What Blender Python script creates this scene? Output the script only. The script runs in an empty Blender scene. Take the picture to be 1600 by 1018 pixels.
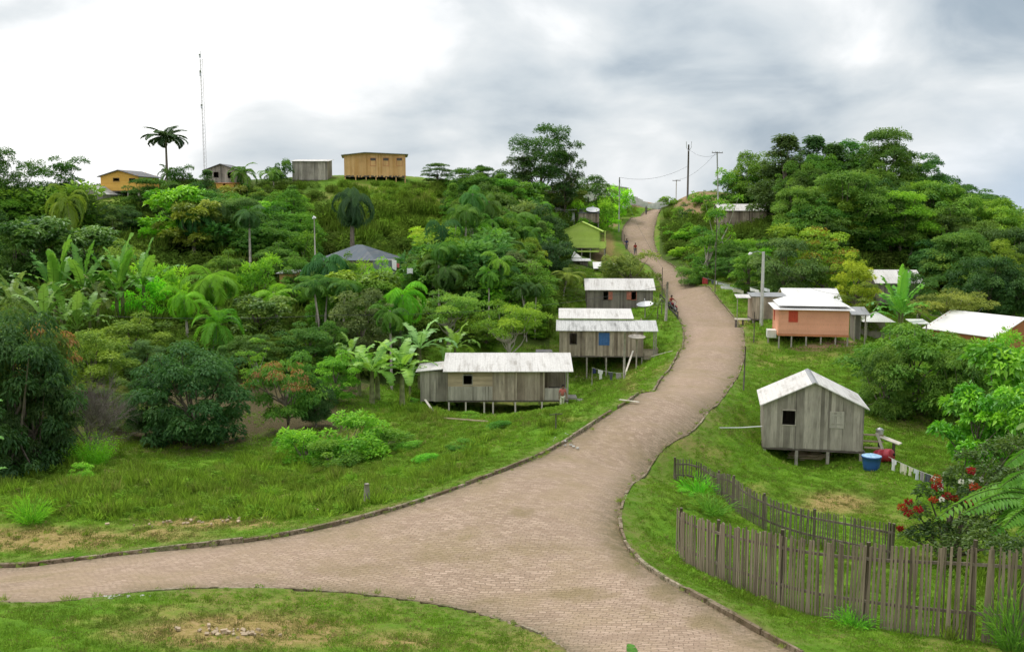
import bpy, bmesh, math, random
import numpy as np
from mathutils import Vector, Matrix
from mathutils.geometry import delaunay_2d_cdt
R = math.radians
S = bpy.context.scene
COL = S.collection
rng = np.random.default_rng(7)
rnd = random.Random(11)

# ------------------------------------------------------------------ camera
F = 1500.0
PITCH = math.atan(179 / F)
CZ = 20.0
cam_d = bpy.data.cameras.new('camera'); cam = bpy.data.objects.new('camera', cam_d); COL.objects.link(cam)
cam_d.sensor_width = 36; cam_d.lens = 36 * F / 1600; cam_d.clip_start = 0.1; cam_d.clip_end = 9000
cam.location = (0, 0, CZ); cam.rotation_euler = (R(90) - PITCH, 0, 0)
S.camera = cam
cp, sp = math.cos(PITCH), math.sin(PITCH)

def ray(px, py):
    a = (px - 800) / F; b = (509 - py) / F
    return Vector((a, cp + b * sp, -sp + b * cp))
def at(px, py, Y):
    d = ray(px, py); t = Y / d.y
    return Vector((d.x * t, Y, CZ + d.z * t))
def proj(x, y, z):
    z = z - CZ
    f = y * cp - z * sp; u = y * sp + z * cp
    return 800 + F * x / f, 509 - F * u / f

# ------------------------------------------------------------------ terrain
CTL = [
 (0,1018,17),(350,1018,18.5),(700,1018,19.5),(890,1018,20),(0,945,21.5),(130,940,22),(350,922,23.5),(620,936,24),(800,976,22.3),
 (-300,1000,17),(-300,930,22),
 (0,888,27.5),(200,865,28),(400,844,28.5),(600,800,31),(760,747,34.5),(880,690,41.5),(1000,618,55),(1032,592,61),(1055,565,68.5),(1067,545,75),(1069,520,84),(1064,503,91),(1052,487,98.5),(1045,466,111),
 (1005,410,140),(971,378,165),(985,343,198),(1018,329,222),
 (1215,1003,20.3),(1090,935,23),(1000,880,26),(966,820,30),(985,760,35),(1045,697,42),(1100,657,46.5),(1125,628,53),(1145,600,60),(1158,575,67),(1164,550,74.5),(1157,510,89),(1145,490,98),(1090,445,117.5),(1027,395,146),(1024,360,176),(1030,332,215),
 (100,830,31),(300,800,34),(300,745,41),(300,700,49),(150,760,38),(0,780,36),(-200,800,36),(520,760,38),(650,700,46),(300,660,55),(500,660,55),(100,660,52),(-200,650,55),
 (700,643,67.5),(888,636,67.5),(650,622,70),(760,650,64),(890,640,61),(780,600,78),(880,592,82.5),(1005,568,82.5),(950,610,72),(930,490,103),(1020,480,102),
 (560,600,66),(200,560,68),(450,560,70),(650,560,80),(750,480,95),(850,450,108),(540,430,102),(400,430,100),(200,500,80),(0,480,82),(-200,480,85),
 (0,400,100),(200,390,105),(400,360,118),(560,370,118),(587,320,128),(587,282,140),(480,284,140),(345,296,135),(185,311,122),(60,330,112),(-150,330,112),
 (700,290,145),(750,300,150),(850,305,168),(950,307,205),(990,312,232),(760,380,125),(860,370,140),(912,402,142),(940,370,160),(900,345,165),(930,440,118),
 (1085,301,188),(1060,320,195),(1050,345,180),(1060,380,150),(1085,405,132),(1130,440,110),(1165,366,144),(1170,400,125),(1250,400,125),
 (1180,560,75),(1200,620,60),(1192,708,50),(1348,719,48.9),(1100,700,43.5),(1130,650,50),(1175,508,88),(1195,502,88),(1216,545,77.5),(1322,541,76.5),(1400,560,80),(1400,640,62),(1500,690,55),(1600,700,54),
 (1350,760,42.5),(1200,760,41.5),(1350,812,37.5),(1500,800,40),(1061,752,40),(1117,780,37),(1183,822,33.8),(1300,860,30.8),(1450,880,30),
 (1055,867,28.5),(1120,908,26),(1200,940,24.5),(1320,970,23),(1450,993,21.8),(1600,1014,20.8),(1800,1020,21),(1800,800,40),(1400,1018,20),
 (1400,480,112),(1550,520,100),(1700,560,95),(1250,330,140),(1400,340,140),(1550,400,140),(1700,430,150),(1300,430,112),(1330,520,88),(1800,700,60),
 (1150,362,146),(1110,345,160),(1190,362,150),
]
cx, cy, cz = [], [], []
for c in CTL:
    p = at(*c); cx.append(p.x); cy.append(p.y); cz.append(p.z)
for x, y, z in [(-60,5,13.5),(0,8,14),(60,5,13.5),(0,-30,20),(-120,60,6),(120,60,6),(-160,160,14),(160,160,10),(40,260,20),(0,240,23),(-60,240,20),(-120,220,14),(100,240,14),(0,320,16),(160,20,10),(-160,20,10),(36,245,21.2),(60,200,22),
                (-26,30,9.6),(75,170,19)]:
    cx.append(x); cy.append(y); cz.append(z)
cx, cy, cz = map(np.array, (cx, cy, cz))
C2 = 9.0
A = np.sqrt((cx[:, None] - cx[None]) ** 2 + (cy[:, None] - cy[None]) ** 2 + C2)
n = len(cx)
M_ = np.zeros((n + 1, n + 1)); M_[:n, :n] = -A + np.eye(n) * 0.02; M_[:n, n] = 1; M_[n, :n] = 1
W_ = np.linalg.solve(M_, np.concatenate([cz, [0]]))
def H0(x, y):
    x = np.asarray(x, float); y = np.asarray(y, float)
    sh = x.shape; x = x.ravel(); y = y.ravel(); out = np.empty(len(x))
    for i in range(0, len(x), 20000):
        a = x[i:i+20000, None]; b = y[i:i+20000, None]
        out[i:i+20000] = -np.sqrt((a - cx) ** 2 + (b - cy) ** 2 + C2) @ W_[:n] + W_[n]
    r = np.hypot(x, y - 110)
    t = np.clip((r - 190) / 160, 0, 1); t = t * t * (3 - 2 * t)
    base = 9 + 3 * np.sin(x * .011 + 1) * np.cos(y * .009)
    out = out * (1 - t) + base * t
    return out.reshape(sh)
def H(x, y): return float(H0(np.array([x]), np.array([y]))[0])
# table of heights for quick marching
GX = np.arange(-200, 200.1, 1.0); GY = np.arange(2, 300.1, 1.0)
GH = H0(*np.meshgrid(GX, GY, indexing='ij'))
def Hq(x, y):
    i = min(max((x + 200), 0), 398.99); j = min(max(y - 2, 0), 296.99)
    a, b = int(i), int(j); u, v = i - a, j - b
    return (GH[a, b] * (1-u) * (1-v) + GH[a+1, b] * u * (1-v) + GH[a, b+1] * (1-u) * v + GH[a+1, b+1] * u * v)
def hit(px, py, h=0.0, y0=8, y1=290):
    """where the ray through a pixel meets the terrain raised by h; None when it never does"""
    d = ray(px, py); k = d.x / d.y; m = d.z / d.y
    f = lambda Y: CZ + m * Y - Hq(k * Y, Y) - h
    Y = y0; p = f(Y)
    while Y < y1:
        Y2 = Y + max(.25, Y * .006); q = f(Y2)
        if q <= 0:
            lo, hi = Y, Y2
            for _ in range(12):
                mid = (lo + hi) / 2
                if f(mid) > 0: lo = mid
                else: hi = mid
            return (k * hi, hi)
        Y, p = Y2, q
    return None
def ground(px, py):
    g = hit(px, py)
    if g is None:
        g = (at(px, py, 200).x, 200)
    return Vector((g[0], g[1], H(*g)))

# ------------------------------------------------------------------ object helpers
def tag(o, label=None, cat=None, group=None, kind=None):
    if label: o['label'] = label
    if cat: o['category'] = cat
    if group: o['group'] = group
    if kind: o['kind'] = kind
    return o
def empty(name, loc=(0, 0, 0), rz=0.0, label=None, cat=None, group=None):
    o = bpy.data.objects.new(name, None); COL.objects.link(o)
    o.location = loc; o.rotation_euler = (0, 0, rz); o.empty_display_size = .3
    return tag(o, label, cat, group)
def setmat(me, m):
    me.materials.append(m)
class MB:
    """collects boxes, bars, tubes and quads; build() links them as one mesh object"""
    def __init__(s): s.v = []; s.f = []; s.sm = []
    def add(s, vs, fs, smooth=False):
        b = len(s.v); s.v += [tuple(v) for v in vs]
        for f in fs: s.f.append([i + b for i in f]); s.sm.append(smooth)
        return s
    def box(s, x0, x1, y0, y1, z0, z1, m=None):
        vs = [Vector(p) for p in ((x0,y0,z0),(x1,y0,z0),(x1,y1,z0),(x0,y1,z0),(x0,y0,z1),(x1,y0,z1),(x1,y1,z1),(x0,y1,z1))]
        if m: vs = [m @ v for v in vs]
        return s.add(vs, [(0,3,2,1),(4,5,6,7),(0,1,5,4),(1,2,6,5),(2,3,7,6),(3,0,4,7)])
    def hexa(s, vs):
        return s.add(vs, [(0,3,2,1),(4,5,6,7),(0,1,5,4),(1,2,6,5),(2,3,7,6),(3,0,4,7)])
    def tube(s, pts, rad, n=8, cap=True):
        pts = [Vector(p) for p in pts]
        if not hasattr(rad, '__len__'): rad = [rad] * len(pts)
        b = len(s.v); up = Vector((0, 0, 1))
        for i, p in enumerate(pts):
            d = (pts[min(i+1, len(pts)-1)] - pts[max(i-1, 0)])
            d = d.normalized() if d.length > 1e-9 else up
            a = d.cross(up)
            if a.length < .1: a = d.cross(Vector((1, 0, 0)))
            a.normalize(); c = a.cross(d)
            for k in range(n):
                t = 2 * math.pi * k / n
                s.v.append(tuple(p + (a * math.cos(t) + c * math.sin(t)) * rad[i]))
        for i in range(len(pts) - 1):
            for k in range(n):
                s.f.append([b+i*n+k, b+i*n+(k+1)%n, b+(i+1)*n+(k+1)%n, b+(i+1)*n+k]); s.sm.append(True)
        if cap:
            s.f.append([b+k for k in range(n)]); s.sm.append(False)
            s.f.append([b+(len(pts)-1)*n+k for k in reversed(range(n))]); s.sm.append(False)
        return s
    def build(s, name, mat, parent=None, smooth=None):
        me = bpy.data.meshes.new(name); me.from_pydata(s.v, [], s.f)
        me.polygons.foreach_set('use_smooth', s.sm if smooth is None else [smooth] * len(s.f))
        setmat(me, mat); me.update()
        o = bpy.data.objects.new(name, me); COL.objects.link(o)
        if parent: o.parent = parent
        return o
def copy_tree(o, parent=None):
    c = o.copy(); COL.objects.link(c)
    if parent: c.parent = parent
    for ch in list(o.children): copy_tree(ch, c)
    return c

# ------------------------------------------------------------------ materials
def newmat(name):
    m = bpy.data.materials.new(name); m.use_nodes = True
    nt = m.node_tree; nt.nodes.clear()
    return m, nt
class G:
    """tiny node graph helper"""
    def __init__(s, nt): s.nt = nt
    def n(s, t, **k):
        nd = s.nt.nodes.new(t)
        for a, b in k.items(): setattr(nd, a, b)
        return nd
    def l(s, a, b): s.nt.links.new(a, b)
    def inp(s, nd, k, v):
        if isinstance(v, bpy.types.NodeSocket): s.l(v, nd.inputs[k])
        else: nd.inputs[k].default_value = v
    def math(s, op, a, b=0.0, c=None, clamp=False):
        nd = s.n('ShaderNodeMath', operation=op, use_clamp=clamp); s.inp(nd, 0, a); s.inp(nd, 1, b)
        if c is not None: s.inp(nd, 2, c)
        return nd.outputs[0]
    def noise(s, vec, scale, detail=4, rough=.55, dist=0.0):
        nd = s.n('ShaderNodeTexNoise'); s.l(vec, nd.inputs['Vector'])
        nd.inputs['Scale'].default_value = scale; nd.inputs['Detail'].default_value = detail
        nd.inputs['Roughness'].default_value = rough; nd.inputs['Distortion'].default_value = dist
        return nd.outputs['Fac']
    def ramp(s, fac, stops, interp='LINEAR'):
        nd = s.n('ShaderNodeValToRGB'); s.l(fac, nd.inputs[0]); e = nd.color_ramp.elements
        nd.color_ramp.interpolation = interp
        while len(e) < len(stops): e.new(0.5)
        for i, (p, c) in enumerate(stops):
            e[i].position = p; e[i].color = (*c, 1) if hasattr(c, '__len__') else (c, c, c, 1)
        return nd.outputs[0]
    def mix(s, fac, a, b, blend='MIX'):
        nd = s.n('ShaderNodeMix', data_type='RGBA', blend_type=blend)
        s.inp(nd, 0, fac)
        for k, v in ((6, a), (7, b)):
            if isinstance(v, bpy.types.NodeSocket): s.l(v, nd.inputs[k])
            else: nd.inputs[k].default_value = (*v, 1)
        return nd.outputs[2]
    def maprange(s, v, a, b, c=0.0, d=1.0):
        nd = s.n('ShaderNodeMapRange'); s.inp(nd, 0, v)
        for i, q in zip((1, 2, 3, 4), (a, b, c, d)): nd.inputs[i].default_value = q
        return nd.outputs[0]
    def scalev(s, vec, v):
        nd = s.n('ShaderNodeVectorMath', operation='MULTIPLY'); s.l(vec, nd.inputs[0]); nd.inputs[1].default_value = v
        return nd.outputs[0]
    def bump(s, h, strength=.5, dist=.02):
        nd = s.n('ShaderNodeBump'); s.l(h, nd.inputs['Height']); nd.inputs['Strength'].default_value = strength; nd.inputs['Distance'].default_value = dist
        return nd.outputs[0]
    def out(s, color, rough=.8, normal=None, metallic=0.0, spec=.3, coat=0.0):
        p = s.n('ShaderNodeBsdfPrincipled'); o = s.n('ShaderNodeOutputMaterial')
        s.inp(p, 'Base Color', color if isinstance(color, bpy.types.NodeSocket) else (*color, 1))
        s.inp(p, 'Roughness', rough); p.inputs['Metallic'].default_value = metallic
        p.inputs['Specular IOR Level'].default_value = spec
        if normal: s.l(normal, p.inputs['Normal'])
        s.l(p.outputs[0], o.inputs[0]); return p

def simple(name, c, rough=.7, var=.15, scale=6.0, metallic=0.0, spec=.3):
    m, nt = newmat(name); g = G(nt); tc = g.n('ShaderNodeTexCoord').outputs['Object']
    f = g.noise(tc, scale, 5)
    f2 = g.noise(g.scalev(tc, (1, 1, .25)), scale * 3, 3)
    col = g.mix(g.maprange(f, .3, .7), tuple(x * (1 - var) for x in c), tuple(min(1, x * (1 + var)) for x in c))
    col = g.mix(g.math('MULTIPLY', g.maprange(f2, .5, .75), var * 1.5), col, tuple(x * .45 for x in c))
    g.out(col, rough, g.bump(f2, .2, .01), metallic, spec)
    return m

def plank_mat(name, ca, cb, streak=.5, vertical=True, stain=(.10, .085, .07)):
    """weathered boards: each loose board has its own tone, with grain and stains running along it"""
    m, nt = newmat(name); g = G(nt)
    geo = g.n('ShaderNodeNewGeometry'); tc = g.n('ShaderNodeTexCoord').outputs['Object']
    isl = geo.outputs['Random Per Island']
    add = g.n('ShaderNodeVectorMath', operation='ADD'); g.l(tc, add.inputs[0])
    cmb = g.n('ShaderNodeCombineXYZ'); g.l(g.math('MULTIPLY', isl, 37.0), cmb.inputs[0]); g.l(g.math('MULTIPLY', isl, 91.0), cmb.inputs[2]); g.l(cmb.outputs[0], add.inputs[1])
    v = add.outputs[0]
    gr = g.noise(g.scalev(v, (1, 1, .06) if vertical else (.06, 1, 1)), 38, 4, .6)
    st = g.noise(g.scalev(v, (1, 1, .22) if vertical else (.22, 1, 1)), 3.2, 4, .6)
    big = g.noise(tc, .55, 3)
    mid = tuple((x + y) / 2 for x, y in zip(ca, cb))
    col = g.ramp(isl, [(0, tuple(x * (1 - .5 * min(1, streak * 1.4)) for x in ca)), (.12, ca), (.3, mid), (.55, tuple(x * .92 for x in cb)), (.8, cb), (.97, tuple(min(1, x * (1 + .35 * streak)) for x in cb))])
    col = g.mix(g.math('MULTIPLY', g.maprange(st, .42, .68), streak), col, stain)
    col = g.mix(g.math('MULTIPLY', g.maprange(gr, .45, .75), .45), col, tuple(x * .45 for x in ca))
    col = g.mix(g.math('MULTIPLY', g.maprange(big, .35, .7), .35), col, tuple(min(1, x * 1.35) for x in cb))
    g.out(col, .9, g.bump(gr, .35, .01), spec=.15)
    return m

def roof_mat(name, c, dirt=.35, dirtc=(.25, .24, .22), wave=0, period=.18):
    m, nt = newmat(name); g = G(nt); tc = g.n('ShaderNodeTexCoord').outputs['Object']
    sep = g.n('ShaderNodeSeparateXYZ'); g.l(tc, sep.inputs[0])
    w = g.math('SINE', g.math('MULTIPLY', sep.outputs[wave], 2 * math.pi / period))
    sc = (1, .12, .12) if wave == 0 else (.12, 1, .12)
    s1 = g.noise(g.scalev(tc, sc), 4.0, 5, .6); s2 = g.noise(tc, .7, 4); s3 = g.noise(tc, 9, 4)
    f = g.math('MULTIPLY', g.maprange(s1, .45, .72), g.maprange(s2, .35, .65))
    # sheets, 1.05 m wide, each laid with its own tone
    sh = g.n('ShaderNodeTexWhiteNoise', noise_dimensions='1D'); g.l(g.math('FLOOR', g.math('DIVIDE', sep.outputs[wave], 1.05)), sh.inputs['W'])
    col = g.mix(sh.outputs['Value'], tuple(x * .9 for x in c), c)
    col = g.mix(g.math('MULTIPLY', f, min(1, dirt * 2)), col, dirtc)
    col = g.mix(g.math('MULTIPLY', g.maprange(s3, .5, .7), dirt * .5), col, tuple(x * .6 for x in dirtc))
    col = g.mix(g.math('MULTIPLY', g.maprange(w, -1, -.3, 1, 0), .07), col, tuple(x * .5 for x in dirtc))
    g.out(col, .75, g.bump(w, .22, .02), spec=.25)
    return m

def leaf_mat(name, trans=.42, gloss=.018, rough=.55, var=.38):
    """leaf colour comes from the object's own colour, varied per leaf clump by the mesh attribute tint"""
    m, nt = newmat(name); g = G(nt)
    oi = g.n('ShaderNodeObjectInfo'); at_ = g.n('ShaderNodeAttribute', attribute_name='tint')
    t = at_.outputs['Fac']
    hs = g.n('ShaderNodeHueSaturation'); g.l(oi.outputs['Color'], hs.inputs['Color'])
    g.l(g.maprange(t, 0, 1, .515, .475), hs.inputs['Hue'])
    g.l(g.maprange(t, 0, 1, 1 - var, 1 + var * 1.5), hs.inputs['Value'])
    hs.inputs['Saturation'].default_value = 1.0
    col = hs.outputs[0]
    fl = g.n('ShaderNodeAttribute', attribute_name='bloom')
    bl = g.n('ShaderNodeAttribute', attribute_name='bloomcol')
    col = g.mix(fl.outputs['Fac'], col, bl.outputs['Color'])
    d = g.n('ShaderNodeBsdfDiffuse'); g.l(col, d.inputs[0])
    tr = g.n('ShaderNodeBsdfTranslucent'); g.l(g.mix(.5, col, (1, 1, .35), 'MULTIPLY'), tr.inputs[0])
    mx = g.n('ShaderNodeMixShader'); mx.inputs[0].default_value = trans; g.l(d.outputs[0], mx.inputs[1]); g.l(tr.outputs[0], mx.inputs[2])
    gl = g.n('ShaderNodeBsdfGlossy'); gl.inputs['Roughness'].default_value = rough; gl.inputs[0].default_value = (.9, .95, 1, 1)
    m2 = g.n('ShaderNodeMixShader'); m2.inputs[0].default_value = gloss; g.l(mx.outputs[0], m2.inputs[1]); g.l(gl.outputs[0], m2.inputs[2])
    o = g.n('ShaderNodeOutputMaterial'); g.l(m2.outputs[0], o.inputs[0])
    return m
M = {}
M['leaf'] = leaf_mat('leaf')
M['shiny_leaf'] = leaf_mat('shiny_leaf', .38, .028, .42)
M['bark'] = simple('bark', (.20, .165, .13), .9, .35, 3)
M['pale_bark'] = simple('pale_bark', (.42, .38, .32), .9, .3, 3)
M['grey_plank'] = plank_mat('grey_plank', (.22, .195, .165), (.46, .415, .355), .6)
M['light_plank'] = plank_mat('light_plank', (.34, .31, .265), (.50, .46, .40), .45)
M['brown_plank'] = plank_mat('brown_plank', (.22, .17, .125), (.47, .395, .31), .6)
M['dark_plank'] = plank_mat('dark_plank', (.13, .115, .10), (.26, .23, .20), .45)
M['tan_plank'] = plank_mat('tan_plank', (.42, .33, .22), (.53, .42, .29), .35, False)
M['orange_plank'] = plank_mat('orange_plank', (.60, .33, .12), (.70, .44, .20), .3, stain=(.45, .2, .05))
M['slate_board'] = plank_mat('slate_board', (.13,.16,.18), (.22,.25,.27), .3)
M['yellow_paint'] = plank_mat('yellow_paint', (.70, .39, .08), (.76, .45, .11), .12, stain=(.5, .28, .06))
M['lime_paint'] = plank_mat('lime_paint', (.58, .78, .15), (.62, .82, .19), .1, stain=(.42, .58, .12))
M['salmon_paint'] = plank_mat('salmon_paint', (.74, .35, .22), (.78, .38, .25), .12, stain=(.55, .27, .17))
M['rust_paint'] = plank_mat('rust_paint', (.50, .19, .09), (.56, .23, .11), .2)
M['white_roof'] = roof_mat('white_roof', (.74, .72, .685), .65, (.33, .30, .26))
M['clean_roof'] = roof_mat('clean_roof', (.86, .85, .83), .1)
M['grey_roof'] = roof_mat('grey_roof', (.62, .62, .60), .8, (.16, .16, .15))
M['dull_roof'] = roof_mat('dull_roof', (.36, .37, .38), .6, (.14, .14, .13))
M['blue_roof'] = roof_mat('blue_roof', (.10, .13, .16), .8, (.22, .22, .21))
M['slate_roof'] = roof_mat('slate_roof', (.16, .16, .165), .4, (.3, .3, .3))
M['post_wood'] = simple('post_wood', (.36, .33, .28), .9, .3, 4)
M['dark_wood'] = simple('dark_wood', (.13, .11, .095), .9, .3, 4)
M['pale_wood'] = simple('pale_wood', (.66, .61, .52), .85, .15, 4)
M['concrete'] = simple('concrete', (.52, .52, .48), .85, .15, 2)
M['red_paint'] = simple('red_paint', (.52, .07, .035), .6, .15)
M['salmon_frame'] = simple('salmon_frame', (.48, .17, .12), .7, .2)
M['blue_paint'] = simple('blue_paint', (.055, .15, .36), .5, .2)
M['mast_paint'] = simple('mast_paint', (.62, .58, .58), .6, .15)
M['metal'] = simple('metal', (.55, .56, .57), .45, .1, 5, .5, .5)
M['white_cloth'] = simple('white_cloth', (.80, .80, .82), .9, .06)
M['wall_white'] = simple('wall_white', (.66, .68, .64), .85, .15, 1)
# ------------------------------------------------------------------ road outline
KL = [(0,887),(100,876),(200,865),(300,855),(400,844),(500,826),(580,806),(650,785),(720,762),(780,739),(840,711),(900,678),(950,650),(1000,618),(1032,592),(1055,565),(1067,545),(1069,520),(1064,503),(1053,487),(1044,468),(1036,450),(1024,430),(1005,410),(985,396),(974,382),(971,366),(975,352),(985,342),(1000,334),(1017,329)]
KR = [(1255,1022),(1215,1003),(1150,967),(1090,935),(1035,905),(1000,880),(976,850),(966,820),(971,788),(985,760),(1010,730),(1038,701),(1075,681),(1100,657),(1125,628),(1145,600),(1158,575),(1164,552),(1163,530),(1157,510),(1145,490),(1120,466),(1090,445),(1062,426),(1040,409),(1027,394),(1021,378),(1021,360),(1025,345),(1029,332)]
KN = [(0,948),(130,940),(180,932),(250,925),(350,921),(450,923),(550,929),(640,939),(720,953),(790,971),(850,995),(895,1022)]
def to_ground(pts):
    return [ground(*p).xy.copy() for p in pts]
def resample(pts, step, smooth=2):
    for _ in range(smooth):
        q = [pts[0]]
        for a, b in zip(pts, pts[1:]): q += [a * .75 + b * .25, a * .25 + b * .75]
        q.append(pts[-1]); pts = q
    L = [0]
    for a, b in zip(pts, pts[1:]): L.append(L[-1] + (b - a).length)
    m = max(2, int(L[-1] / step)); out = []; j = 0
    for i in range(m + 1):
        s = L[-1] * i / m
        while j < len(pts) - 2 and L[j+1] < s: j += 1
        t = (s - L[j]) / max(1e-9, L[j+1] - L[j]); out.append(pts[j].lerp(pts[j+1], min(max(t, 0), 1)))
    return out
gl = [Vector((-34, 30.5))] + to_ground(KL); gr_ = to_ground(KR); gn = [Vector((-34, 24))] + to_ground(KN)
topL = gl[-1]; topR = gr_[-1]
gl += [Vector((topL.x + 5, topL.y + 14)), Vector((topL.x + 6, topL.y + 40))]
gr_ += [Vector((topR.x + 5, topR.y + 14)), Vector((topR.x + 6, topR.y + 40))]
gn += [Vector((1.3, 17.0)), Vector((2.0, 12.0)), Vector((2.0, 3.0))]
gr_ = [Vector((7.6, 3.0)), Vector((7.4, 13.0))] + gr_
EL = resample(gl, .5); ER = resample(gr_, .5); EN = resample(gn, .4)
POLY = np.array([tuple(p) for p in EL] + [tuple(p) for p in reversed(ER)] + [tuple(p) for p in reversed(EN)])
def inside(x, y, poly=POLY):
    x = np.asarray(x, float); y = np.asarray(y, float); r = np.zeros(x.shape, bool)
    x0, y0 = poly[:, 0], poly[:, 1]; x1, y1 = np.roll(x0, -1), np.roll(y0, -1)
    for a, b, c, d in zip(x0, y0, x1, y1):
        if b == d: continue
        k = ((b > y) != (d > y)) & (x < (c - a) * (y - b) / (d - b) + a); r ^= k
    return r
def edge_dist(x, y, chunk=4000):
    E = np.array([tuple(p) for p in EL] + [tuple(p) for p in ER] + [tuple(p) for p in EN])
    out = np.empty(len(x))
    for i in range(0, len(x), chunk):
        out[i:i+chunk] = np.sqrt(((x[i:i+chunk, None] - E[:, 0]) ** 2 + (y[i:i+chunk, None] - E[:, 1]) ** 2).min(1))
    return out

# ------------------------------------------------------------------ terrain mesh (one sheet to the horizon)
TH = np.concatenate([np.linspace(-math.pi, -.75, 60, endpoint=False), np.linspace(-.75, -.62, 20, endpoint=False), np.linspace(-.62, .62, 640, endpoint=False), np.linspace(.62, .75, 20, endpoint=False), np.linspace(.75, math.pi, 60)])
rr = [1.0]
while rr[-1] < 330: rr.append(rr[-1] + max(.22, rr[-1] * .0085) * (1 if rr[-1] > 12 else 4))
while rr[-1] < 6000: rr.append(rr[-1] * 1.12)
RR = np.array(rr)
tt, r2 = np.meshgrid(TH, RR)
tx = (r2 * np.sin(tt)).ravel(); ty = (r2 * np.cos(tt)).ravel()
tz = H0(tx, ty)
near = (np.abs(tx) < 70) & (ty > 0) & (ty < 270)
ins = np.zeros(len(tx), bool); ins[near] = inside(tx[near], ty[near])
ed = np.full(len(tx), 99.); ed[near] = edge_dist(tx[near], ty[near])
sd = np.where(ins, -ed, ed)
tz = tz + np.where(ins & (ed > .02), -.28, 0) + np.where(~ins, .09 * np.clip(1 - (ed - .2) / 3, 0, 1), 0)
# small lumps in the turf, away from the road
lump = .05 * np.sin(tx * 1.9 + np.sin(ty * 1.3) * 2) * np.sin(ty * 1.6 + np.cos(tx * .9) * 2) + .035 * np.sin(tx * 4.3 + ty * 2.1) * np.sin(ty * 3.7 - tx * 1.1)
tz = tz + np.where(ins, 0, lump * np.clip((ed - .4) / 2, 0, 1)) * (r2.ravel() < 200)
f_ = ty * cp - (tz - CZ) * sp; u_ = ty * sp + (tz - CZ) * cp
ok = f_ > 1
PX = np.where(ok, 800 + F * tx / np.where(ok, f_, 1), -9999); PY = np.where(ok, 509 - F * u_ / np.where(ok, f_, 1), -9999)
def blob(px, py, rx, ry, p=2.0):
    return np.clip(1.35 - np.sqrt(((PX - px) / rx) ** 2 + ((PY - py) / ry) ** 2), 0, 1)
def blobs(L):
    o = np.zeros(len(PX))
    for b in L: o = np.maximum(o, blob(*b[:4]) * (b[4] if len(b) > 4 else 1))
    return o
# dry or worn turf; leaf litter on shaded soil; bare red-brown earth
worn = blobs([(60,842,190,24,1.0),(250,835,120,16,.7),(380,985,230,36,1.0),(150,970,100,20,.4),(620,1000,120,26,.7),(330,815,160,14,.9),(420,960,70,16,.6),(240,950,90,14,.5),(500,985,120,20,.6),(90,800,60,12,.4),(640,790,90,10,.5),(760,745,60,10,.4),(1310,785,80,22,.8),(1120,705,40,16,.5),
              (985,575,30,20,.7),(985,600,18,24,.6),(1000,545,30,8,.6),(780,645,90,7,.6),(700,655,60,8,.6),(1190,560,24,30,.5),(1215,590,50,16,.4),(950,385,14,30,.9),(1160,505,40,10,.8),(1250,560,60,8,.5),(1180,770,40,26,.5),(900,655,60,8,.4),(300,690,140,30,.5),(1060,430,40,8,.5),(1400,560,70,12,.4),(1050,950,40,12,.35),(430,775,60,14,.5)])
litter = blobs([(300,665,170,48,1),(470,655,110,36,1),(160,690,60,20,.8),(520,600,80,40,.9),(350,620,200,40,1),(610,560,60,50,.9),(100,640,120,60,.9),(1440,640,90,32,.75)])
earth = blobs([(1005,316,60,9,1.1),(950,345,26,14,.9),(1095,312,60,14,1.3),(1075,335,34,22,1.1),(1120,345,34,24,1.0),(1098,372,14,20,.7),(590,352,26,8,.5),(935,400,18,14,.7),(1310,536,44,7,.9),(1270,543,50,7,.9),(225,325,20,14,.6),(1270,707,60,6,.8),(1390,560,30,10,.3),(140,800,30,6,.3)])
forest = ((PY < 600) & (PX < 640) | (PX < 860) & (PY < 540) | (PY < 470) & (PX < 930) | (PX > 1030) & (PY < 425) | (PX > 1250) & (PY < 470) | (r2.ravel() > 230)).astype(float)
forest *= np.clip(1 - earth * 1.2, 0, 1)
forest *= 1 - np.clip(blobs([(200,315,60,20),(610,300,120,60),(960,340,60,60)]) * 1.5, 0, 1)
me = bpy.data.meshes.new('ground')
nT, nR = len(TH), len(RR)
me.vertices.add(nT * nR + 1); me.vertices.foreach_set('co', np.append(np.stack([tx, ty, tz], 1).ravel(), [0, 0, H(0, 0)]))
ii, jj = np.meshgrid(np.arange(nR - 1), np.arange(nT - 1), indexing='ij')
q = np.stack([ii * nT + jj, (ii + 1) * nT + jj, (ii + 1) * nT + jj + 1, ii * nT + jj + 1], -1).reshape(-1, 4)[:, ::-1]
tri = np.stack([np.full(nT - 1, nT * nR), np.arange(nT - 1), np.arange(1, nT)], 1)[:, ::-1]
me.loops.add(q.size + tri.size); me.loops.foreach_set('vertex_index', np.concatenate([q.ravel(), tri.ravel()]).astype(np.int32))
me.polygons.add(len(q) + len(tri))
me.polygons.foreach_set('loop_start', np.concatenate([np.arange(len(q)) * 4, len(q) * 4 + np.arange(len(tri)) * 3]).astype(np.int32))
me.polygons.foreach_set('use_smooth', np.ones(len(q) + len(tri), bool))
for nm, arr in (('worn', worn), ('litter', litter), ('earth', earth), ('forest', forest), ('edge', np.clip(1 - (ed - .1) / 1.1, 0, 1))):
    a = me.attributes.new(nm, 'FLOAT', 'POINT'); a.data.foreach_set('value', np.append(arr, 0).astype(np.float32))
me.update(calc_edges=True); me.validate()
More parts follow.
